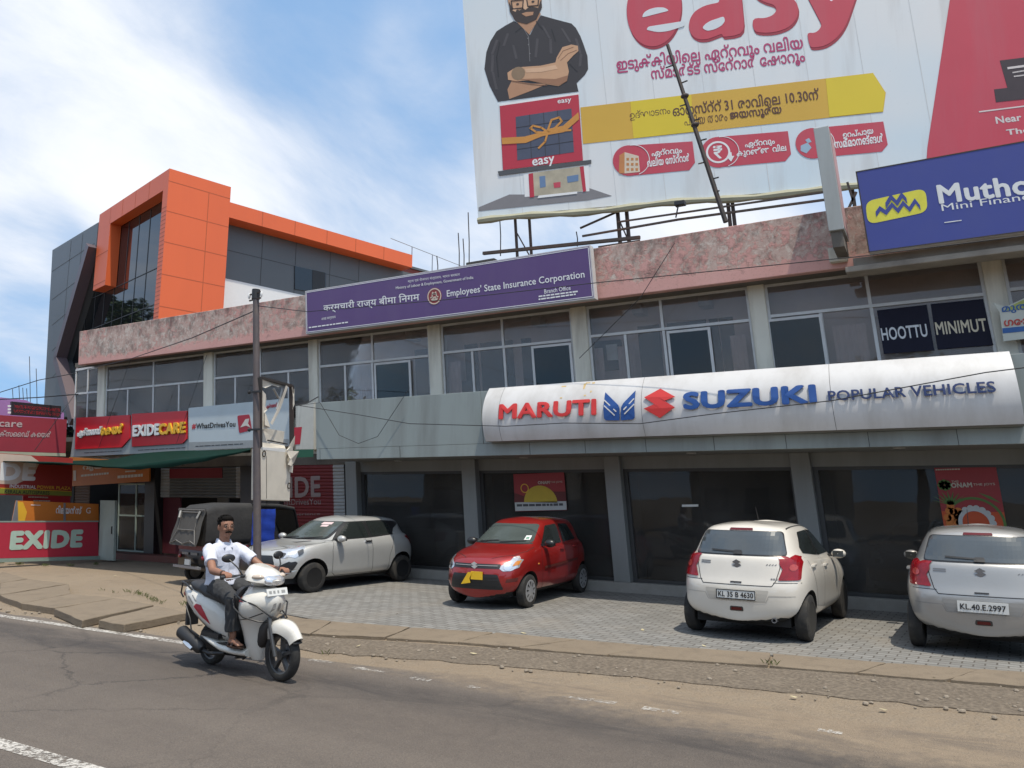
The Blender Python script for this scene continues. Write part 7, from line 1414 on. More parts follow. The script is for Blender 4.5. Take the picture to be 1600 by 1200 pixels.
# corner block: right face is the big orange panel wall
m = MB(); m.prism([BR.P(0, 0), BR.P(ur, 0), BR.P(ur, 0) + UL_ * ul1, UL_ * ul1 + C0], (0, 0, zt)); blk = m.build('corner_block', M_ORG, ob_)
m = MB()
for py in (282.7, 330.5, 379.5, 430.5, 481): v = BR.px(265, py)[1]; BR.rect(m, 0, ur, v - .018, v + .018, .3)
u = BR.px(320, 400)[0]; BR.rect(m, u - .018, u + .018, 0, BR.px(265, 282.7)[1], .5); m.build('panel_joint', M_JOINT, blk)
m = MB()
for i in range(46):
    v = 6.0 + i * .2
    if v < zt - .1: BL.rect(m, .02, ul1 - .02, v, v + .035, .4)
m.build('ribbed_strip', pm('brick_orange', (0.42, 0.10, 0.055), 0.7, var=.25, scale=3), blk)
# orange hooked frame of the left face
vol(BL, ul1 + .002, ulB, zf_in, zt, -.55, 0.0, 'frame_beam', M_ORG); vol(BL, ulA, ulB, zleg, zf_in - .002, -.55, 0.0, 'frame_leg', M_ORG)
m = MB()
for t in (.2, .4, .6, .8): u = ul1 + (ulB - ul1) * t; BL.rect(m, u - .015, u + .015, zf_in, zt, .4)
for py in (396, 440): v = BL.px(160, py)[1]; BL.rect(m, ulA, ulB, v - .018, v + .018, .4)
m.build('panel_joint', M_JOINT, ob_)
# recessed mirror glazing with thin joints
ulE = BL.px(76, 500)[0]; vol(BL, ul1 + .002, ulE - .5, 0, zt - .1, -.9, -.57, 'glazing', M_OGLASS)
m = MB()
for k in range(1, 9): u = ul1 + (ulB - ul1 + 4) * k / 9; BL.rect(m, u - .02, u + .02, 0, zf_in - .06, -140, .01)
for v in (7.2, 9.0, 10.8, 12.6): BL.rect(m, ul1, ulE - .5, v - .02, v + .02, -140, .01)
m.build('glazing_joint', M_JOINTG, ob_)
# grey flank with the slanting purple-brown trim
fl = [(152, 347), (80.5, 390.5), (66, 655), (115, 650), (113, 620), (96, 562), (148, 392)]
m = MB(); m.prism([BL.P(u, max(0, v), -.05) for u, v in BL.pts(fl)], -NL_ * .8); gw = m.build('grey_wall', M_GRYP, ob_)
m = MB()
for py0, py1 in ((424, 380), (468, 428), (508, 474), (548, 520), (590, 572)):
    a, b = BL.px(80, py0), BL.px(146 - (py0 - 424) * .30, py1); BL.stroke(m, [a, b], .03, -11)
for px in (110, 128): a = BL.px(px, 376 - (px - 110) * .6); BL.stroke(m, [a, (a[0], a[1] - 5)], .03, -10)
m.build('panel_joint', M_JOINTG, gw)
M_MAUVE = pm('mauve_brown_trim', (0.115, 0.085, 0.095), 0.4, var=.1)
m = MB()
for l in ([(148, 385), (96, 562)], [(96, 560), (113, 622), (122, 660)]):
    a, b = BL.px(*l[0]), BL.px(*l[1])
    m.bar(BL.P(*a, .1), BL.P(*b, .1), .55, .5)
    if len(l) > 2: m.bar(BL.P(*b, .1), BL.P(*BL.px(*l[2]), .1), .55, .5)
m.build('slanting_trim', M_MAUVE, ob_)
m = MB(); m.prism([BL.P(u, max(0, v), -.9) for u, v in BL.pts([(150, 395), (98, 562), (125, 660), (135, 660), (118, 560), (152, 440)])], -NL_ * .3); m.build('trim_return', pm('deep_mauve', (0.06, 0.045, 0.05), 0.5), ob_)
# long right wing: projecting orange band, grey wall set back, white base
setb = -1.0
zb0 = BR.px(361, 340)[1]; zb1 = BR.px(361, 316)[1]; ue = BR.px(645, 390)[0]
vol(BR, ur + .002, ue, zb0, zb1, -1.6, -.02, 'orange_band', M_ORG)
m = MB()
for px in (410, 461, 511, 556, 600): u = BR.px(px, 350 + (px - 410) * .26)[0]; BR.rect(m, u - .02, u + .02, zb0, zb1, -4.5)
m.build('panel_joint', M_JOINT, ob_)
BW = Board(C0 - NR_ * 1.0, UR_, (0, 0, 1), NR_, ob_); zw = BW.px(361, 437)[1]
vol(BW, ur + .002, ue + 3.2, zw, zb0 - .004, -.4, 0, 'grey_wall', M_GRYP); vol(BW, ur + .002, ue + 3.2, 0, zw - .004, -.4, .02, 'white_wall', pm('white_wall_paint', (0.74, 0.74, 0.73), .7, var=.05))
m = MB()
for px, py in ((409, 400), (461, 420), (515, 430), (560, 440)): u = BW.px(px, py)[0]; BW.rect(m, u - .02, u + .02, zw, zb0 - .01, .4)
v = BW.px(361, 392)[1]; BW.rect(m, ur, ue + 3, v - .018, v + .018, .6); m.build('panel_joint', M_JOINTG, ob_)
m = MB(); m.prism([BW.P(u, v, .01) for u, v in BW.pts([(460, 416), (508, 427), (508, 460), (460, 452)])], NR_ * .05); wn = m.build('window', M_OGLASS, ob_)
m = MB(); m.prism([BW.P(u, v, .065) for u, v in BW.pts([(487, 422), (507, 426.5), (507, 458), (487, 455)])], NR_ * .01); m.build('open_sash', BLACK, wn)
vol(BR, ue, ue + 3.4, zb0 - .9, zb0 + .35, -1.9, -1.2, 'lean_to_roof', pm('rust_red_sheet', (0.24, 0.045, 0.03), 0.6, var=.2))
vol(BR, ue, ue + 3.6, zb0 + .36, zb0 + .5, -2.6, -1.1, 'roof_sheet', M_GRYP)
m = MB(); m.prism([C0 - NL_ * .95 - NR_ * 1.5 + UL_ * .2 + UR_ * .2, C0 - NR_ * 1.5 + UR_ * (ue + 3), C0 - NR_ * 1.5 + UR_ * (ue + 3) + UL_ * (ulE - .6), C0 - NL_ * .95 + UL_ * (ulE - .6)], (0, 0, zb1 - .3)); m.build('core', M_GRYP, ob_)
m = MB(); a = BR.P(ue - 1.5, zb1, -.2); pts = [a + UR_ * (k * 1.6) + Vector((0, 0, .7 - .12 * k)) for k in range(5)]
for p in pts[1:3]: m.bar(p - Vector((0, 0, 1.0)), p, .04)
m.tube(pts, .02, 5); m.build('roof_railing', STEEL, ob_)

# trees across the road, mirrored in the dark glazing, and a low tree past the display board
M_LEAF = pm('leaf_green', (0.055, 0.085, 0.030), 0.6, var=.55, scale=.9); M_BARK = pm('bark', (0.09, 0.07, 0.05), 0.9, var=.3, scale=6)
def tree(label, loc, h, rad, n=2600, seed=1, leaf=.30):
    rs = random.Random(seed); t = thing('tree', label, 'tree', loc, 0, 'roadside trees'); m = MB(); tops = []
    tr = [Vector(loc), Vector(loc) + Vector((.1, .05, h * .25)), Vector(loc) + Vector((-.1, .1, h * .5))]; m.tube(tr, [h * .035, h * .028, h * .02], 8)
    for k in range(7):
        a = k * .9 + rs.random(); e = tr[-1] + Vector((math.cos(a) * rad * .75, math.sin(a) * rad * .75, h * rs.uniform(.05, .42))); s = tr[1].lerp(tr[2], rs.uniform(.3, 1)); md = s.lerp(e, .5) + Vector((0, 0, h * .05)); m.tube([s, md, e], [h * .014, h * .009, h * .004], 6); tops.append((e, rad * rs.uniform(.30, .52)))
    tops.append((tr[-1] + Vector((0, 0, h * .38)), rad * .5)); m.build('trunk', M_BARK, t, smooth=True); c = MB()
    for i in range(n):
        o, r = rs.choice(tops); d = Vector((rs.gauss(0, 1), rs.gauss(0, 1), rs.gauss(0, .75))).normalized(); p = o + d * r * rs.uniform(.45, 1.08) ** .6
        u = Vector((rs.uniform(-1, 1), rs.uniform(-1, 1), rs.uniform(-.6, .6))).normalized(); v = u.cross(Vector((rs.uniform(-1, 1), rs.uniform(-1, 1), 1))).normalized(); l = leaf * rs.uniform(.6, 1.3)
        c.add([p - u * l, p - v * l * .45, p + u * l, p + v * l * .45], [(0, 1, 2, 3)])
    c.build('crown', M_LEAF, t)
def mirrored(px, py, dist):
    p = hit(px, py, C0 - NL_ * .57, NL_); d = (p - CAM).normalized(); r = d - NL_ * 2 * d.dot(NL_); return p + r * dist
for px, py, dist, rad, sd, lb in ((172, 500, 30, 2.6, 3, 'broad leafy tree mirrored at the left in the dark glass under the orange frame'), (222, 492, 30, 2.4, 5, 'leafy tree mirrored at the right in the dark glass beside the ribbed orange strip')):
    p = mirrored(px, py - 52, dist); tree(lb, (p.x, p.y, 0), p.z * .98, rad, 2400, sd)
p = hit(48, 630, (0, 24, 0), (0, 1, 0)); tree('dark green tree top peeping out above the scrolling display', (p.x, 24, 0), p.z * .99, 1.8, 900, 9)

# the far side of the road, added out of view to give glass and paint something to mirror
M_FARW = pm('far_house_wall', (0.30, 0.28, 0.24), .9, var=.15, scale=.6, dirt=(0.14, 0.13, 0.11)); M_FARR = pm('far_house_roof', (0.16, 0.06, 0.04), .9, var=.3)
for k, (x0, x1, y0, h, lb) in enumerate(((-30, -20, -12, 5.5, 'plain cream house across the road mirrored in the left showroom pane'), (-13, -5, -15, 6.5, 'two storey house across the road mirrored in the middle showroom panes'), (6, 17, -13, 5.0, 'low wide house across the road mirrored in the right showroom pane'))):
    t = thing('house', lb, 'house', ((x0 + x1) / 2, y0 - 4, 0), 0, 'houses across the road'); m = MB(); m.box(x0, x1, y0 - 8, y0, -.02, h); m.build('wall', M_FARW, t)
    m = MB(); m.box(x0 - .5, x1 + .5, y0 - 8.5, y0 + .6, h + .002, h + .35); m.build('roof', M_FARR, t)
    for i in range(3):
        for z in ((1.0,) if h < 6 else (1.0, 4.0)):
            a = x0 + .9 + i * (x1 - x0 - 1.2) / 3; m = MB(); m.box(a, a + 1.3, y0 + .002, y0 + .05, z, z + 1.4); m.build('window', M_DARKROOM, t)
for x, y, h, r, sd, lb in ((-17, -14, 8, 3, 11, 'tall round tree across the road between two houses, seen in reflections'), (-1, -13, 9, 3.4, 12, 'spreading tree across the road opposite the showroom, seen in reflections'), (21, -15, 8, 3, 13, 'tree across the road beyond the low wide house, seen in reflections'), (-38, -13, 9, 3.4, 14, 'tree across the road beyond the cream house, seen in reflections')):
    tree(lb, (x, y, 0), h, r, 1300, sd, .42)
# ================================================================== AUTO RICKSHAW
a_ = G(303, 908); HR = R(78)
rl = Vector((a_.x, a_.y, 0)); fw_ = Vector((math.cos(HR), math.sin(HR), 0)); lf_ = Vector((-fw_.y, fw_.x, 0))
RO = rl - lf_ * .52 + fw_ * .0
rk = thing('auto_rickshaw', 'black and maroon three wheeler with a grey canvas hood parked behind the scooter rider', 'rickshaw', tuple(RO), HR)
M_CANV = pm('grey_canvas_hood', (0.026, 0.025, 0.025), 0.9, var=.2, scale=3, bump=.3, dirt=(0.07, 0.065, 0.06), dirtamt=.4); M_RKB = pm('black_gloss_body', (0.016, 0.015, 0.016), 0.3, var=.2, dirt=(0.09, 0.075, 0.06), dirtamt=.4); M_MAR = pm('maroon_stripe', (0.13, 0.012, 0.016), 0.4, var=.1)
def ring_rect(x, w, z0, z1, r=.12, n=5):
    out = []
    for sx, sz, a0 in ((1, 1, 0), (-1, 1, 90), (-1, -1, 180), (1, -1, 270)):
        rr = min(r, w * .9, (z1 - z0) * .45)
        for k in range(n): a = R(a0 + 90 * k / (n - 1)); out.append(Vector((x, sx * (w - rr) + rr * math.cos(a), (z1 - rr if sz > 0 else z0 + rr) + rr * math.sin(a))))
    return out
m = MB(); m.loft([ring_rect(-.34, .60, .34, .66, .05), ring_rect(-.30, .63, .28, .80, .06), ring_rect(.55, .64, .24, .82, .06), ring_rect(.60, .63, .24, .50, .06), ring_rect(1.25, .55, .26, .48, .06), ring_rect(1.7, .42, .28, .62, .08), ring_rect(2.0, .28, .36, .80, .1), ring_rect(2.12, .16, .42, .78, .1)]); bd_ = m.build('body', M_RKB, rk, local=True, smooth=True, angle=40)
m = MB()
for s in (1, -1): m.box(-.31, .56, s * .645 - .004, s * .645 + .004, .70, .79)
m.box(-.352, -.344, -.60, .60, .70, .79); m.build('stripe', M_MAR, rk, local=True)
m = MB(); m.loft([ring_rect(-.36, .56, .80, 1.52, .10), ring_rect(-.20, .62, .82, 1.62, .12), ring_rect(.3, .64, .82, 1.67, .12), ring_rect(.62, .64, .82, 1.67, .12)]); m.build('hood', M_CANV, rk, local=True, smooth=True, angle=50)
m = MB(); m.loft([ring_rect(.62, .64, 1.585, 1.67, .04), ring_rect(1.3, .60, 1.56, 1.65, .04), ring_rect(1.72, .54, 1.50, 1.58, .04)]); m.build('front_hood', M_CANV, rk, local=True, smooth=True, angle=50)
m = MB(); z0, z1 = .80, 1.56
cur = [[Vector((-.40 - .17 * (1 - j / 8) ** 1.2 + .012 * math.sin(i * 2.3 + j), -.58 + 1.16 * i / 12, z0 + (z1 - z0) * j / 8)) for j in range(9)] for i in range(13)]
m.add([p for r in cur for p in r], [(i * 9 + j, i * 9 + j + 1, (i + 1) * 9 + j + 1, (i + 1) * 9 + j) for i in range(12) for j in range(8)]); m.build('rear_curtain', pm('dusty_curtain', (0.06, 0.055, 0.05), 0.85, var=.15, scale=4, dirt=(0.13, 0.12, 0.105), dirtamt=.4), rk, local=True, smooth=True)
m = MB(); 
def cp(y, z): t = (z - z0) / (z1 - z0); return Vector((-.42 - .17 * (1 - t) ** 1.2, y, z))
for l in ([(-.56, 1.53), (.56, 1.53)], [(-.36, 1.48), (-.36, 1.12), (.36, 1.12), (.36, 1.48), (-.36, 1.48)], [(-.36, 1.12), (-.52, .86)], [(.36, 1.12), (.52, .86)], [(-.55, .84), (-.3, .90), (0, .84), (.3, .90), (.55, .84)]):
    m.tube([cp(*p) for p in l], .010, 5)
m.build('curtain_piping', pm('pale_piping', (0.17, 0.16, 0.15), .7), rk, local=True)
m = MB()
for y in (-.42, .42): m.bar(cp(y, 1.50) + Vector((-.01, 0, 0)), cp(y * .9, 1.36) + Vector((-.03, 0, 0)), .035)
m.build('strap', pm('pale_strap', (0.34, 0.33, 0.31), .7), rk, local=True)
m = MB(); zz0, zz1 = .60, 1.54
for s in (-1,):
    g_ = [[Vector((.62 + .55 * i / 8, s * (.645 + .012 * math.sin(j * 1.7 + i * .4)), .66 + (1.54 - .66) * j / 12)) for j in range(13)] for i in range(9)]
    m.add([p for r in g_ for p in r], [(i * 13 + j, i * 13 + j + 1, (i + 1) * 13 + j + 1, (i + 1) * 13 + j) for i in range(8) for j in range(12)])
m.build('side_sheet', pm('blue_plastic_sheet', (0.015, 0.045, 0.30), 0.4, var=.3, scale=5, bump=.4, bscale=9), rk, local=True, smooth=True)
m = MB(); m.add([(1.72, -.5, 1.50), (1.72, .5, 1.50), (2.02, .36, .82), (2.02, -.36, .82)], [(0, 1, 2, 3)]); m.build('windscreen', M_CGLASS, rk, local=True)
for s in (1, -1):
    m = MB(); m.bar((1.72, s * .52, 1.52), (2.02, s * .38, .80), .04); m.build('pillar', M_RKB, rk, local=True); m = MB(); m.bar((1.18, s * .60, 1.56), (1.20, s * .60, .50), .03); m.build('pillar', M_RKB, rk, local=True)
for s in (1, -1):
    w_ = MB(); M = Matrix.Translation((0, s * .52, .21)); w_.lathe([(-.055, .13), (-.06, .17), (-.04, .205), (.04, .205), (.06, .17), (.055, .13)], M, 26, closed=True); t_ = w_.build('wheel', RUBBER, rk, local=True, smooth=True); w_ = MB(); w_.lathe([(-.045, .14), (-.02, .10), (.02, .10), (.045, .14)], M, 20); w_.build('rim', STEEL, t_, local=True)
    m = MB(); m.box(-.22, .22, s * .52 - .07, s * .52 + .07, .40, .43); m.build('mudguard', M_RKB, rk, local=True)
    m = MB(); m.blob((-.36, s * .50, .56), .03, .06, .045, 10, 6); m.build('tail_lamp', M_LAMPR, rk, local=True)
w_ = MB(); M = Matrix.Translation((1.95, 0, .20)); w_.lathe([(-.05, .13), (-.055, .16), (-.04, .20), (.04, .20), (.055, .16), (.05, .13)], M, 26, closed=True); w_.build('wheel', RUBBER, rk, local=True, smooth=True)
m = MB(); m.bar((-.44, -.56, .36), (-.44, .56, .36), .05); m.bar((-.44, -.3, .36), (-.3, -.3, .36), .04); m.bar((-.44, .3, .36), (-.3, .3, .36), .04); m.build('bumper', STEEL, rk, local=True)
plate(rk, (-.445, -.04, .46), (0, -1, 0), (0, 0, 1), (-1, 0, 0), .26, .14, '', True)
m = MB(); Bk = Board((-.36, 0, .62), (0, -1, 0), (0, 0, 1), (-1, 0, 0), rk)
for u0 in (-.40, -.02): Bk.rect(m, u0, u0 + .28, -.02, .03, .4)
m.build('rear_lettering', pm('dull_grey_letter', (0.22, 0.21, 0.20), .6), rk, local=True)

# ================================================================== SCOOTER AND RIDER
SL_, SH_ = (-6.62, 6.06, -.012), R(-8)
sc = thing('motor_scooter', 'white step through scooter with red side decals ridden along the road edge', 'scooter', SL_, SH_)
M_SWH = pm('scooter_white_paint', (0.68, 0.65, 0.585), 0.25, var=.03, coat=.7, dirt=(0.5, 0.47, 0.42), dirtamt=.2); M_SBK = pm('scooter_black_plastic', (0.020, 0.020, 0.021), 0.45, var=.2); M_VINYL = pm('seat_vinyl', (0.026, 0.025, 0.026), 0.55, var=.2, scale=9)
def sell(x, y, z, ax, ay, n=20, p=2.6, tilt=0.0):
    """flat rounded ring: centre, half length along x, half width along y"""
    out = []
    for k in range(n):
        a = 2 * math.pi * k / n; c, s = math.cos(a), math.sin(a); out.append(Vector((x + ax * math.copysign(abs(c) ** (2 / p), c), y + ay * math.copysign(abs(s) ** (2 / p), s), z + tilt * math.copysign(abs(c) ** (2 / p), c))))
    return out
def xell(x, zc, az, ay, n=20, p=2.6, y=0.0):
    out = []
    for k in range(n):
        a = 2 * math.pi * k / n; c, s = math.cos(a), math.sin(a); out.append(Vector((x, y + ay * math.copysign(abs(c) ** (2 / p), c), zc + az * math.copysign(abs(s) ** (2 / p), s))))
    return out
def swheel(x, z, r, w, name):
    M = Matrix.Translation((x, 0, z)); t = MB(); h = w / 2; t.lathe([(-h * .8, r * .72), (-h, r * .86), (-h * .7, r * .97), (0, r), (h * .7, r * .97), (h, r * .86), (h * .8, r * .72)], M, 40, closed=True); o = t.build('wheel', RUBBER, sc, local=True, smooth=True, angle=60)
    b = MB(); b.lathe([(-h * .75, r * .74), (-h * .6, r * .66), (h * .6, r * .66), (h * .75, r * .74)], M, 36, closed=True); b.lathe([(-h * .8, .045), (h * .8, .045)], M, 18)
    for k in range(5):
        a = k * 2 * math.pi / 5 + .3; u = Vector((math.cos(a), 0, math.sin(a))); b.bar(Vector((x, 0, z)) + u * .03, Vector((x, 0, z)) + u * r * .70, .045, .03)
    b.build('rim', pm('grey_alloy', (0.10, 0.10, 0.10), .4, .6), o, local=True, smooth=True, angle=30); return o
fwl = swheel(.63, .255, .255, .095, 'f'); swheel(-.62, .225, .225, .10, 'r')
m = MB(); rr = []
for k in range(15):
    a = R(34 + 116 * k / 14); ri, th_ = .288 + .01 * math.sin(k / 14 * math.pi), .05 if 0 < k < 14 else .025; wv = .080 * math.sin(math.pi * min(1, max(.18, (k + 1) / 16))) + .012
    c = Vector((.63, 0, .255)); e = Vector((math.cos(a), 0, math.sin(a))); prof_ = [(-wv, -.075), (-wv * .99, .005), (-wv * .6, .045), (0, .058), (wv * .6, .045), (wv * .99, .005), (wv, -.075), (wv * .85, -.075), (wv * .5, .02), (0, .035), (-wv * .5, .02), (-wv * .85, -.075)]
    rr.append([c + e * (ri + d) + Vector((0, y, 0)) for y, d in prof_])
m.loft(rr); m.build('front_mudguard', M_SWH, sc, local=True, smooth=True, angle=50)
m = MB(); m.blob((.865, 0, .40), .035, .06, .015, 8, 5)
for s in (1, -1):
    m.tube([(.63, s * .085, .25), (.56, s * .085, .43), (.49, s * .08, .62)], [.022, .024, .024], 10)
m.build('fork', pm('fork_grey', (0.09, 0.09, 0.09), .4, .5), sc, local=True, smooth=True)
m = MB(); m.lathe([(-.012, .10), (.012, .10), (.012, .03)], Matrix.Translation((.63, .06, .255)), 24); m.build('brake_disc', STEEL, sc, local=True)
# front apron, nose and headset
m = MB(); m.loft([sell(.21, 0, .165, .09, .06, p=2.0), sell(.205, 0, .24, .125, .10, p=1.9, tilt=.02), sell(.195, 0, .35, .145, .125, p=1.8, tilt=.04), sell(.19, 0, .46, .165, .15, p=1.75, tilt=.05), sell(.205, 0, .555, .21, .19, p=1.7, tilt=.06), sell(.235, 0, .64, .265, .232, p=1.65, tilt=.06), sell(.245, 0, .72, .28, .245, p=1.65, tilt=.05), sell(.24, 0, .79, .265, .232, p=1.65, tilt=.045), sell(.235, 0, .85, .215, .18, p=1.8, tilt=.04), sell(.225, 0, .905, .13, .11)])
ap = m.build('front_apron', M_SWH, sc, local=True, smooth=True, angle=60)
m = MB(); m.loft([xell(-.01, .30, .05, .15), xell(-.035, .5, .25, .19), xell(-.01, .62, .28, .21), xell(.06, .66, .24, .20)]); m.build('inner_shield', M_SBK, sc, local=True, smooth=True)
m = MB(); m.loft([sell(.235, 0, .905, .07, .07), sell(.235, 0, .945, .15, .15, p=1.9, tilt=-.015), sell(.26, 0, .985, .225, .215, p=1.75, tilt=-.035), sell(.265, 0, 1.03, .235, .20, p=1.7, tilt=-.05), sell(.255, 0, 1.075, .19, .15, p=1.8, tilt=-.05), sell(.235, 0, 1.108, .11, .085, tilt=-.03)]); hs = m.build('headset', M_SWH, sc, local=True, smooth=True, angle=60)
m = MB(); m.loft([xell(.40, .985, .055, .13), xell(.455, .975, .05, .115), xell(.485, .965, .03, .07)]); m.build('headlight', M_LAMPC, sc, local=True, smooth=True)
for s in (1, -1):
    m = MB(); m.blob((.36, s * .15, 1.02), .07, .035, .028, 10, 8, Matrix.Rotation(-s * .5, 3, 'Z')); m.build('front_indicator', pm('clear_amber', (0.55, 0.45, 0.36), .1, coat=1), sc, local=True, smooth=True)
    m = MB(); m.tube([(.22, s * .12, 1.02), (.17, s * .24, 1.025), (.125, s * .42, 1.02)], [.018, .018, .018], 10); m.tube([(.15, s * .30, 1.022), (.122, s * .43, 1.02)], .0225, 12); m.build('handlebar', M_SBK, sc, local=True, smooth=True)
    m = MB(); m.tube([(.19, s * .25, 1.02), (.20, s * .32, 1.01), (.17, s * .42, 1.005)], [.009, .008, .007], 6); m.build('brake_lever', STEEL, sc, local=True)
    m = MB(); m.tube([(.19, s * .22, 1.04), (.16, s * .27, 1.12), (.08, s * .31, 1.19)], .008, 6); m.blob((.06, s * .31, 1.205), .022, .075, .045, 16, 10, Matrix.Rotation(s * .15, 3, 'Z')); m.build('mirror', M_SBK, sc, local=True, smooth=True)
plate(sc, (.485, 0, .865), (0, 1, 0), (-.35, 0, .94), (.94, 0, .35), .25, .075, '', False); m = MB(); Bp = Board(Vector((.485, 0, .865)) + Vector((.94, 0, .35)) * .013, (0, 1, 0), (-.35, 0, .94), (.94, 0, .35), sc)
for k, w_ in enumerate((.03, .025, .02, .045)): Bp.rect(m, -.10 + k * .05, -.10 + k * .05 + w_, -.014, .014, .2, .001)
m.build('plate_marks', pm('plate_grey_mark', (0.28, 0.28, 0.27), .6), sc, local=True)
m = MB()
m.tube([(.04, -.20, .83), (.22, -.235, .79), (.42, -.19, .74), (.52, -.10, .64), (.52, 0, .60), (.52, .10, .64), (.42, .19, .74), (.22, .235, .79), (.04, .20, .83)], .009, 8)
m.tube([(.04, -.225, .79), (.12, -.25, .70), (.28, -.25, .62), (.44, -.18, .585), (.50, 0, .56), (.44, .18, .585), (.28, .25, .62), (.12, .25, .70), (.04, .225, .79)], .008, 8); m.build('crash_guard', M_SBK, sc, local=True, smooth=True)
sk2 = Skin([Vector(v.co) for v in ap.data.vertices], [tuple(p.vertices) for p in ap.data.polygons])
for ax, s in (('y-', -1), ('y+', 1)):
    m = MB(); sk2.lay(m, [(.06, .82), (.10, .76), (.26, .765), (.16, .80)], ax, .003, .03); m.build('apron_decal', M_RED, sc, local=True, smooth=True)
    m = MB(); sk2.line(m, [(.04, .80), (.10, .72), (.06, .62), (.04, .50)], .02, ax, .004, .03); m.build('apron_edge_trim', M_SBK, sc, local=True)
m = MB(); sk2.lay(m, [(-.05, .66), (-.012, .70), (-.02, .76), (-.045, .75)], 'x+', .004, .02); sk2.lay(m, [(.05, .66), (.012, .70), (.02, .76), (.045, .75)], 'x+', .004, .02); m.build('nose_badge', STEEL, sc, local=True)
m = MB(); m.loft([xell(.27, .40, .16, .075), xell(.40, .47, .12, .085), xell(.47, .55, .05, .07)]); m.build('wheel_well', M_SBK, sc, local=True, smooth=True)
for ax in ('y-', 'y+'):
    m = MB(); sk2.line(m, [(.02, .60), (.14, .575), (.28, .60), (.42, .66)], .008, ax, .003, .03); m.build('apron_seam', M_SBK, sc, local=True)
# floor, side skirts, rear body, seat
m = MB(); m.loft([xell(.20, .235, .045, .15), xell(.05, .235, .045, .185), xell(-.20, .245, .05, .19), xell(-.40, .285, .05, .18), xell(-.60, .335, .03, .165)]); m.build('floorboard', M_SWH, sc, local=True, smooth=True, angle=60)
m = MB(); m.box(-.30, .14, -.165, .165, .285, .296); m.box(-.58, -.25, -.178, .178, .34, .385); m.build('floor_mat', M_SBK, sc, local=True)
m = MB(); m.loft([xell(-.17, .43, .13, .12), xell(-.24, .47, .18, .15), xell(-.38, .53, .19, .185), xell(-.55, .58, .185, .195), xell(-.75, .645, .155, .19), xell(-.92, .71, .12, .165), xell(-1.06, .765, .07, .12), xell(-1.12, .79, .03, .07)]); rb = m.build('rear_body', M_SWH, sc, local=True, smooth=True, angle=60)
sk3 = Skin([Vector(v.co) for v in rb.data.vertices], [tuple(p.vertices) for p in rb.data.polygons])
for ax in ('y-', 'y+'):
    m = MB(); sk3.lay(m, rnd([(-.40, .47), (-.62, .56), (-.74, .63), (-.70, .665), (-.60, .66), (-.50, .58)], .1), ax, .003, .03); m.build('side_decal', pm('decal_red', (0.40, 0.012, 0.03), .4, var=.2), sc, local=True, smooth=True)
    m = MB(); sk3.line(m, [(-.76, .66), (-.90, .73)], .018, ax, .003, .03); sk3.line(m, [(-.70, .69), (-.82, .745)], .010, ax, .003, .03); m.build('side_lettering', pm('decal_grey', (0.22, 0.21, 0.2), .5), sc, local=True)
    m = MB(); sk3.line(m, [(-.20, .36), (-.45, .42), (-.75, .54), (-1.02, .71)], .012, ax, .003, .03); m.build('body_seam', M_SBK, sc, local=True)
m = MB(); m.loft([xell(-.16, .665, .04, .09), xell(-.24, .715, .06, .13), xell(-.42, .755, .065, .15), xell(-.62, .78, .06, .155), xell(-.70, .81, .065, .15), xell(-.86, .835, .06, .14), xell(-.98, .85, .04, .10)]); m.build('seat', M_VINYL, sc, local=True, smooth=True, angle=60)
m = MB()
for s in (1, -1): m.tube([(-.86, s * .15, .80), (-.98, s * .155, .86), (-1.12, s * .12, .87), (-1.15, 0, .87)], .011, 8); m.tube([(-1.14, s * .10, .87), (-1.17, s * .10, .74), (-1.10, s * .11, .70)], .009, 8); m.tube([(-.90, s * .185, .62), (-.78, s * .20, .50), (-.74, s * .20, .38), (-.60, s * .19, .33)], .009, 8)
m.build('grab_rail', M_SBK, sc, local=True, smooth=True)
m = MB(); m.loft([xell(-1.09, .74, .05, .11), xell(-1.135, .745, .035, .08)]); m.build('tail_lamp', M_LAMPR, sc, local=True, smooth=True)
m = MB(); m.box(-1.10, -1.05, -.07, .07, .38, .68); m.build('rear_mudguard', M_SBK, sc, local=True, bevel=.01)
m = MB(); m.loft([xell(-.10, .21, .06, .07), xell(-.30, .23, .09, .10), xell(-.55, .24, .09, .10), xell(-.80, .25, .06, .07)]); m.box(-.60, -.10, .04, .16, .16, .32); m.build('engine', pm('engine_grey', (0.04, 0.04, 0.04), .5, .4), sc, local=True, smooth=True)
m = MB(); m.tube([(-.20, -.12, .19), (-.40, -.17, .17), (-.50, -.19, .19)], .02, 8); m.tube([(-.50, -.195, .20), (-.55, -.195, .215), (-.92, -.20, .345), (-.95, -.20, .355)], [.04, .066, .072, .05], 16); ex = m.build('exhaust', M_SBK, sc, local=True, smooth=True)
m = MB(); m.tube([(-.60, -.262, .205), (-.68, -.264, .235), (-.76, -.264, .262)], [.02, .026, .018], 8); m.build('exhaust_shield', CHROME, ex, local=True, smooth=True)
m = MB(); m.bar((-.05, .10, .19), (-.30, .18, .07), .02); m.bar((.0, -.12, .17), (.0, .12, .17), .03); m.build('stand', M_SBK, sc, local=True)

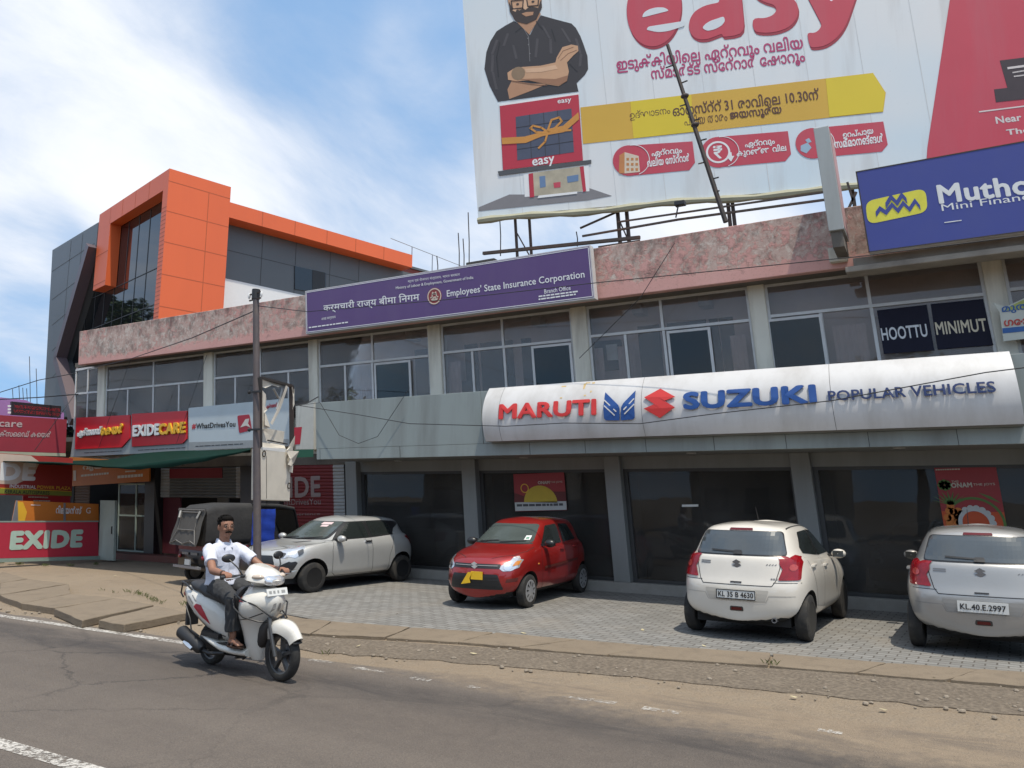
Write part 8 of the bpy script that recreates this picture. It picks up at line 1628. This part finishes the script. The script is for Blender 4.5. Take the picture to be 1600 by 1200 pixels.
# ---- rider: one remeshed body, clothes as children
pr = thing('person', 'man in a pale shirt, dark trousers and spectacles riding the white scooter', 'person', SL_, SH_)
M_SKIN = pm('brown_skin', (0.27, 0.130, 0.080), 0.6, var=.10, scale=14); M_CLOTH = pm('pale_lilac_shirt', (0.56, 0.58, 0.66), 0.8, var=.05, scale=3); M_TROU = pm('charcoal_trousers', (0.034, 0.035, 0.037), 0.85, var=.2, scale=5); M_HAIR = pm('black_hair', (0.007, 0.006, 0.005), 0.85, spec=.1, var=.4, scale=40)
def remesh(m, name, mat, parent, vox, smooth=6, disp=0.0, dscale=.09):
    o = m.build(name, mat, None); md = o.modifiers.new('r', 'REMESH'); md.mode = 'VOXEL'; md.voxel_size = vox
    sm = o.modifiers.new('s', 'SMOOTH'); sm.iterations = smooth; sm.factor = .5
    dg = bpy.context.evaluated_depsgraph_get(); me = bpy.data.meshes.new_from_object(o.evaluated_get(dg)); bpy.data.objects.remove(o); me.name = name
    if disp:
        from mathutils import noise
        for v in me.vertices:
            q = v.co / dscale; n = noise.noise(Vector((q.x, q.y, q.z * .55))) + .5 * noise.noise(Vector((q.x * 2.1, q.y * 2.1 + 5, q.z * 1.3))); v.co += v.normal * disp * n
    me.shade_smooth(); return link(name, me, parent)
def limb(m, pts, r, n=14):
    m.tube(pts, r, n)
    for p, q in zip(pts, r): m.blob(p, q, q, q, 12, 8)
HC_ = Vector((-.505, 0, 1.505)); HM = Matrix.Rotation(R(-10), 3, 'Z')
def H(x, y, z): return HC_ + HM @ Vector((x, y, z))
b = MB()
b.loft([sell(-.50, 0, .84, .11, .165), sell(-.515, 0, .95, .105, .155), sell(-.53, 0, 1.08, .11, .155), sell(-.535, 0, 1.20, .115, .175), sell(-.53, 0, 1.285, .085, .165), sell(-.525, 0, 1.335, .05, .07)])
limb(b, [Vector((-.53, 0, 1.30)), Vector((-.522, 0, 1.36)), H(-.015, 0, -.06)], [.062, .056, .058])
b.blob(H(0, 0, .015), .098, .077, .108, 20, 14, HM); b.blob(H(.022, 0, -.055), .068, .060, .066, 16, 12, HM); b.blob(H(.062, 0, -.095), .026, .028, .022, 12, 8, HM)   # skull, jaw, chin
b.blob(H(.092, 0, -.022), .020, .016, .020, 10, 8, HM); limb(b, [H(.088, 0, .02), H(.103, 0, -.018)], [.010, .014], 8)                                          # nose
for s in (1, -1):
    b.blob(H(-.008, s * .078, -.008), .018, .012, .032, 10, 8, HM); b.blob(H(.072, s * .036, -.028), .022, .022, .020, 10, 8, HM); b.blob(H(.080, s * .030, .032), .016, .030, .010, 10, 6, HM)   # ear, cheek, brow
b.blob(H(.084, 0, -.068), .014, .026, .010, 10, 6, HM)
for s in (1, -1):
    sh_, el, wr = Vector((-.53, s * .185, 1.265)), Vector((-.225, s * .305, 1.06)), Vector((.055, s * .345, 1.045))
    limb(b, [sh_, sh_.lerp(el, .35), sh_.lerp(el, .75), el], [.058, .052, .044, .040]); limb(b, [el, el.lerp(wr, .3), el.lerp(wr, .7), wr], [.040, .042, .034, .027])
    b.blob((.085, s * .352, 1.05), .040, .042, .024, 14, 8)                                      # palm
    for k, L_ in enumerate((.9, 1.0, .95, .8)):                                                  # four fingers closed round the grip
        y = s * (.325 + .021 * k); pts = []
        for q in range(6): a = R(120 - 200 * L_ * q / 5); pts.append(Vector((.125 + .036 * math.cos(a), y, 1.02 + .036 * math.sin(a))))
        limb(b, [Vector((.09, y, 1.055))] + pts, [.0105, .0105, .010, .0098, .0092, .0088, .008], 8)
    limb(b, [Vector((.085, s * .315, 1.04)), Vector((.11, s * .296, 1.02)), Vector((.14, s * .30, .995))], [.013, .011, .009], 8)   # thumb
    hp, kn, an = Vector((-.45, s * .10, .86)), Vector((-.02, s * .175, .755)), Vector((.0, s * .165, .39))
    limb(b, [hp, hp.lerp(kn, .5), kn], [.088, .075, .056]); limb(b, [kn, kn.lerp(an, .3), kn.lerp(an, .75), an], [.055, .052, .038, .034])
    limb(b, [an, Vector((-.03, s * .165, .335)), Vector((.06, s * .17, .335)), Vector((.13, s * .178, .322))], [.034, .034, .032, .026])
    for k in range(5): limb(b, [Vector((.13, s * (.150 + k * .014), .322)), Vector((.165 - abs(k - 1) * .006, s * (.150 + k * .014), .315))], [.011, .009 if k else .011], 6)
remesh(b, 'body', M_SKIN, pr, .0065, 4)
c = MB()
c.loft([sell(-.49, 0, .875, .150, .200), sell(-.50, 0, .93, .140, .188), sell(-.525, 0, 1.04, .132, .180), sell(-.535, 0, 1.16, .135, .195), sell(-.535, 0, 1.25, .118, .200), sell(-.53, 0, 1.30, .088, .165), sell(-.525, 0, 1.335, .064, .085)])
for s in (1, -1):
    sh_, el = Vector((-.53, s * .175, 1.262)), Vector((-.225, s * .305, 1.06)); limb(c, [sh_, sh_.lerp(el, .35)], [.068, .067]); c.tube([sh_.lerp(el, .15), sh_.lerp(el, .45), sh_.lerp(el, .66)], [.070, .068, .072], 16)
shirt = remesh(c, 'shirt', M_CLOTH, pr, .0085, 5, .010, .075)
m = MB()
for s in (1, -1):
    m.add([H(.0, 0, 0) * 0 + Vector((-.455, s * .008, 1.30)), Vector((-.505, s * .072, 1.365)), Vector((-.60, s * .04, 1.375)), Vector((-.60, s * .055, 1.335)), Vector((-.50, s * .095, 1.322)), Vector((-.415, s * .050, 1.262))], [(0, 1, 4, 5), (1, 2, 3, 4)])
m.add([(-.60, -.04, 1.375), (-.60, .04, 1.375), (-.605, .055, 1.335), (-.605, -.055, 1.335)], [(0, 1, 2, 3)])
o = m.build('shirt_collar', M_CLOTH, shirt, local=True, smooth=True); md = o.modifiers.new('t', 'SOLIDIFY'); md.thickness = .006
m = MB(); m.tube([(-.402, -.002, 1.25), (-.388, -.002, 1.15), (-.388, -.002, 1.04), (-.355, -.002, .95)], .005, 5)
for s in (-1,): m.obox((-.402, s * .10, 1.14), (0, 1, 0), (0, 0, 1), (1, 0, 0), -.045, .045, -.055, .05, -.002, .008)
m.build('shirt_placket', pm('shirt_seam_shade', (0.54, 0.56, 0.64), .8), shirt, local=True)
c = MB(); c.loft([sell(-.48, 0, .80, .125, .175), sell(-.49, 0, .88, .128, .178), sell(-.495, 0, .93, .118, .165)])
for s in (1, -1):
    hp, kn, an = Vector((-.44, s * .105, .86)), Vector((-.015, s * .178, .762)), Vector((-.005, s * .166, .44)); limb(c, [hp, hp.lerp(kn, .5), kn], [.104, .092, .076]); c.tube([kn + Vector((0, 0, .02)), kn.lerp(an, .4), an], [.076, .078, .080], 16)
remesh(c, 'trousers', M_TROU, pr, .009, 4, .013, .07)
m = MB(); m.blob(H(-.022, 0, .046), .094, .083, .086, 22, 14, HM); m.blob(H(.040, 0, .088), .052, .066, .036, 14, 10, HM)
for s in (1, -1): m.blob(H(.012, s * .070, .028), .022, .010, .032, 10, 6, HM)
rs_ = random.Random(4)
for k in range(150):
    a, e = rs_.uniform(0, 6.28), rs_.uniform(.15, 1.4); d = Vector((math.cos(a) * math.sin(e) * .094 - .022, math.sin(a) * math.sin(e) * .083, math.cos(e) * .088 + .046))
    if d.x > .05 and d.z < .075: continue
    m.blob(H(*d), .013, .013, .008, 6, 4)
m.build('hair', M_HAIR, pr, local=True, smooth=True, angle=80)
m = MB(); m.blob(H(.097, 0, -.053), .011, .036, .008, 12, 6, HM); m.blob(H(.090, .026, -.058), .009, .014, .007, 8, 6, HM); m.blob(H(.090, -.026, -.058), .009, .014, .007, 8, 6, HM); m.build('moustache', M_HAIR, pr, local=True, smooth=True)
m = MB()
for s in (1, -1): m.blob(H(.089, s * .032, .010), .008, .014, .007, 10, 6, HM)
m.build('eyes', pm('eye_white', (0.22, 0.18, 0.16), .6), pr, local=True, smooth=True)
m = MB()
for s in (1, -1): m.blob(H(.096, s * .032, .010), .004, .006, .006, 8, 6, HM); m.blob(H(.090, s * .033, .036), .006, .020, .004, 8, 5, HM)
m.build('pupils_and_brows', M_HAIR, pr, local=True)
m = MB()
for s in (1, -1):
    m.tube([H(.108, s * (.034 + .026 * math.cos(t * .524)), .008 + .020 * math.sin(t * .524)) for t in range(12)], .0014, 5, closed=True); m.tube([H(.104, s * .060, .014), H(.0, s * .085, .012)], .002, 5)
m.tube([H(.110, -.008, .012), H(.112, 0, .015), H(.110, .008, .012)], .002, 5); m.build('spectacles', pm('thin_metal_rim', (0.08, 0.07, 0.06), .3, .8), pr, local=True)
m = MB()
for s in (1, -1): m.loft([sell(.065, s * .17, .286, .125, .052), sell(.065, s * .17, .300, .128, .055)]); m.tube([(.06, s * .125, .30), (.055, s * .17, .372), (.05, s * .215, .30)], .012, 6); m.tube([(-.03, s * .125, .30), (-.005, s * .165, .385), (-.03, s * .21, .30)], .009, 6)
m.build('sandals', pm('brown_leather', (0.055, 0.028, 0.018), .6, var=.2), pr, local=True, smooth=True)
m = MB(); m.tube([(.030 + .0 * k, -.345 + .031 * math.cos(k * .52), 1.045 + .031 * math.sin(k * .52)) for k in range(12)], .007, 6, closed=True); m.build('wristband', pm('brown_leather', (0.055, 0.028, 0.018), .6), pr, local=True)
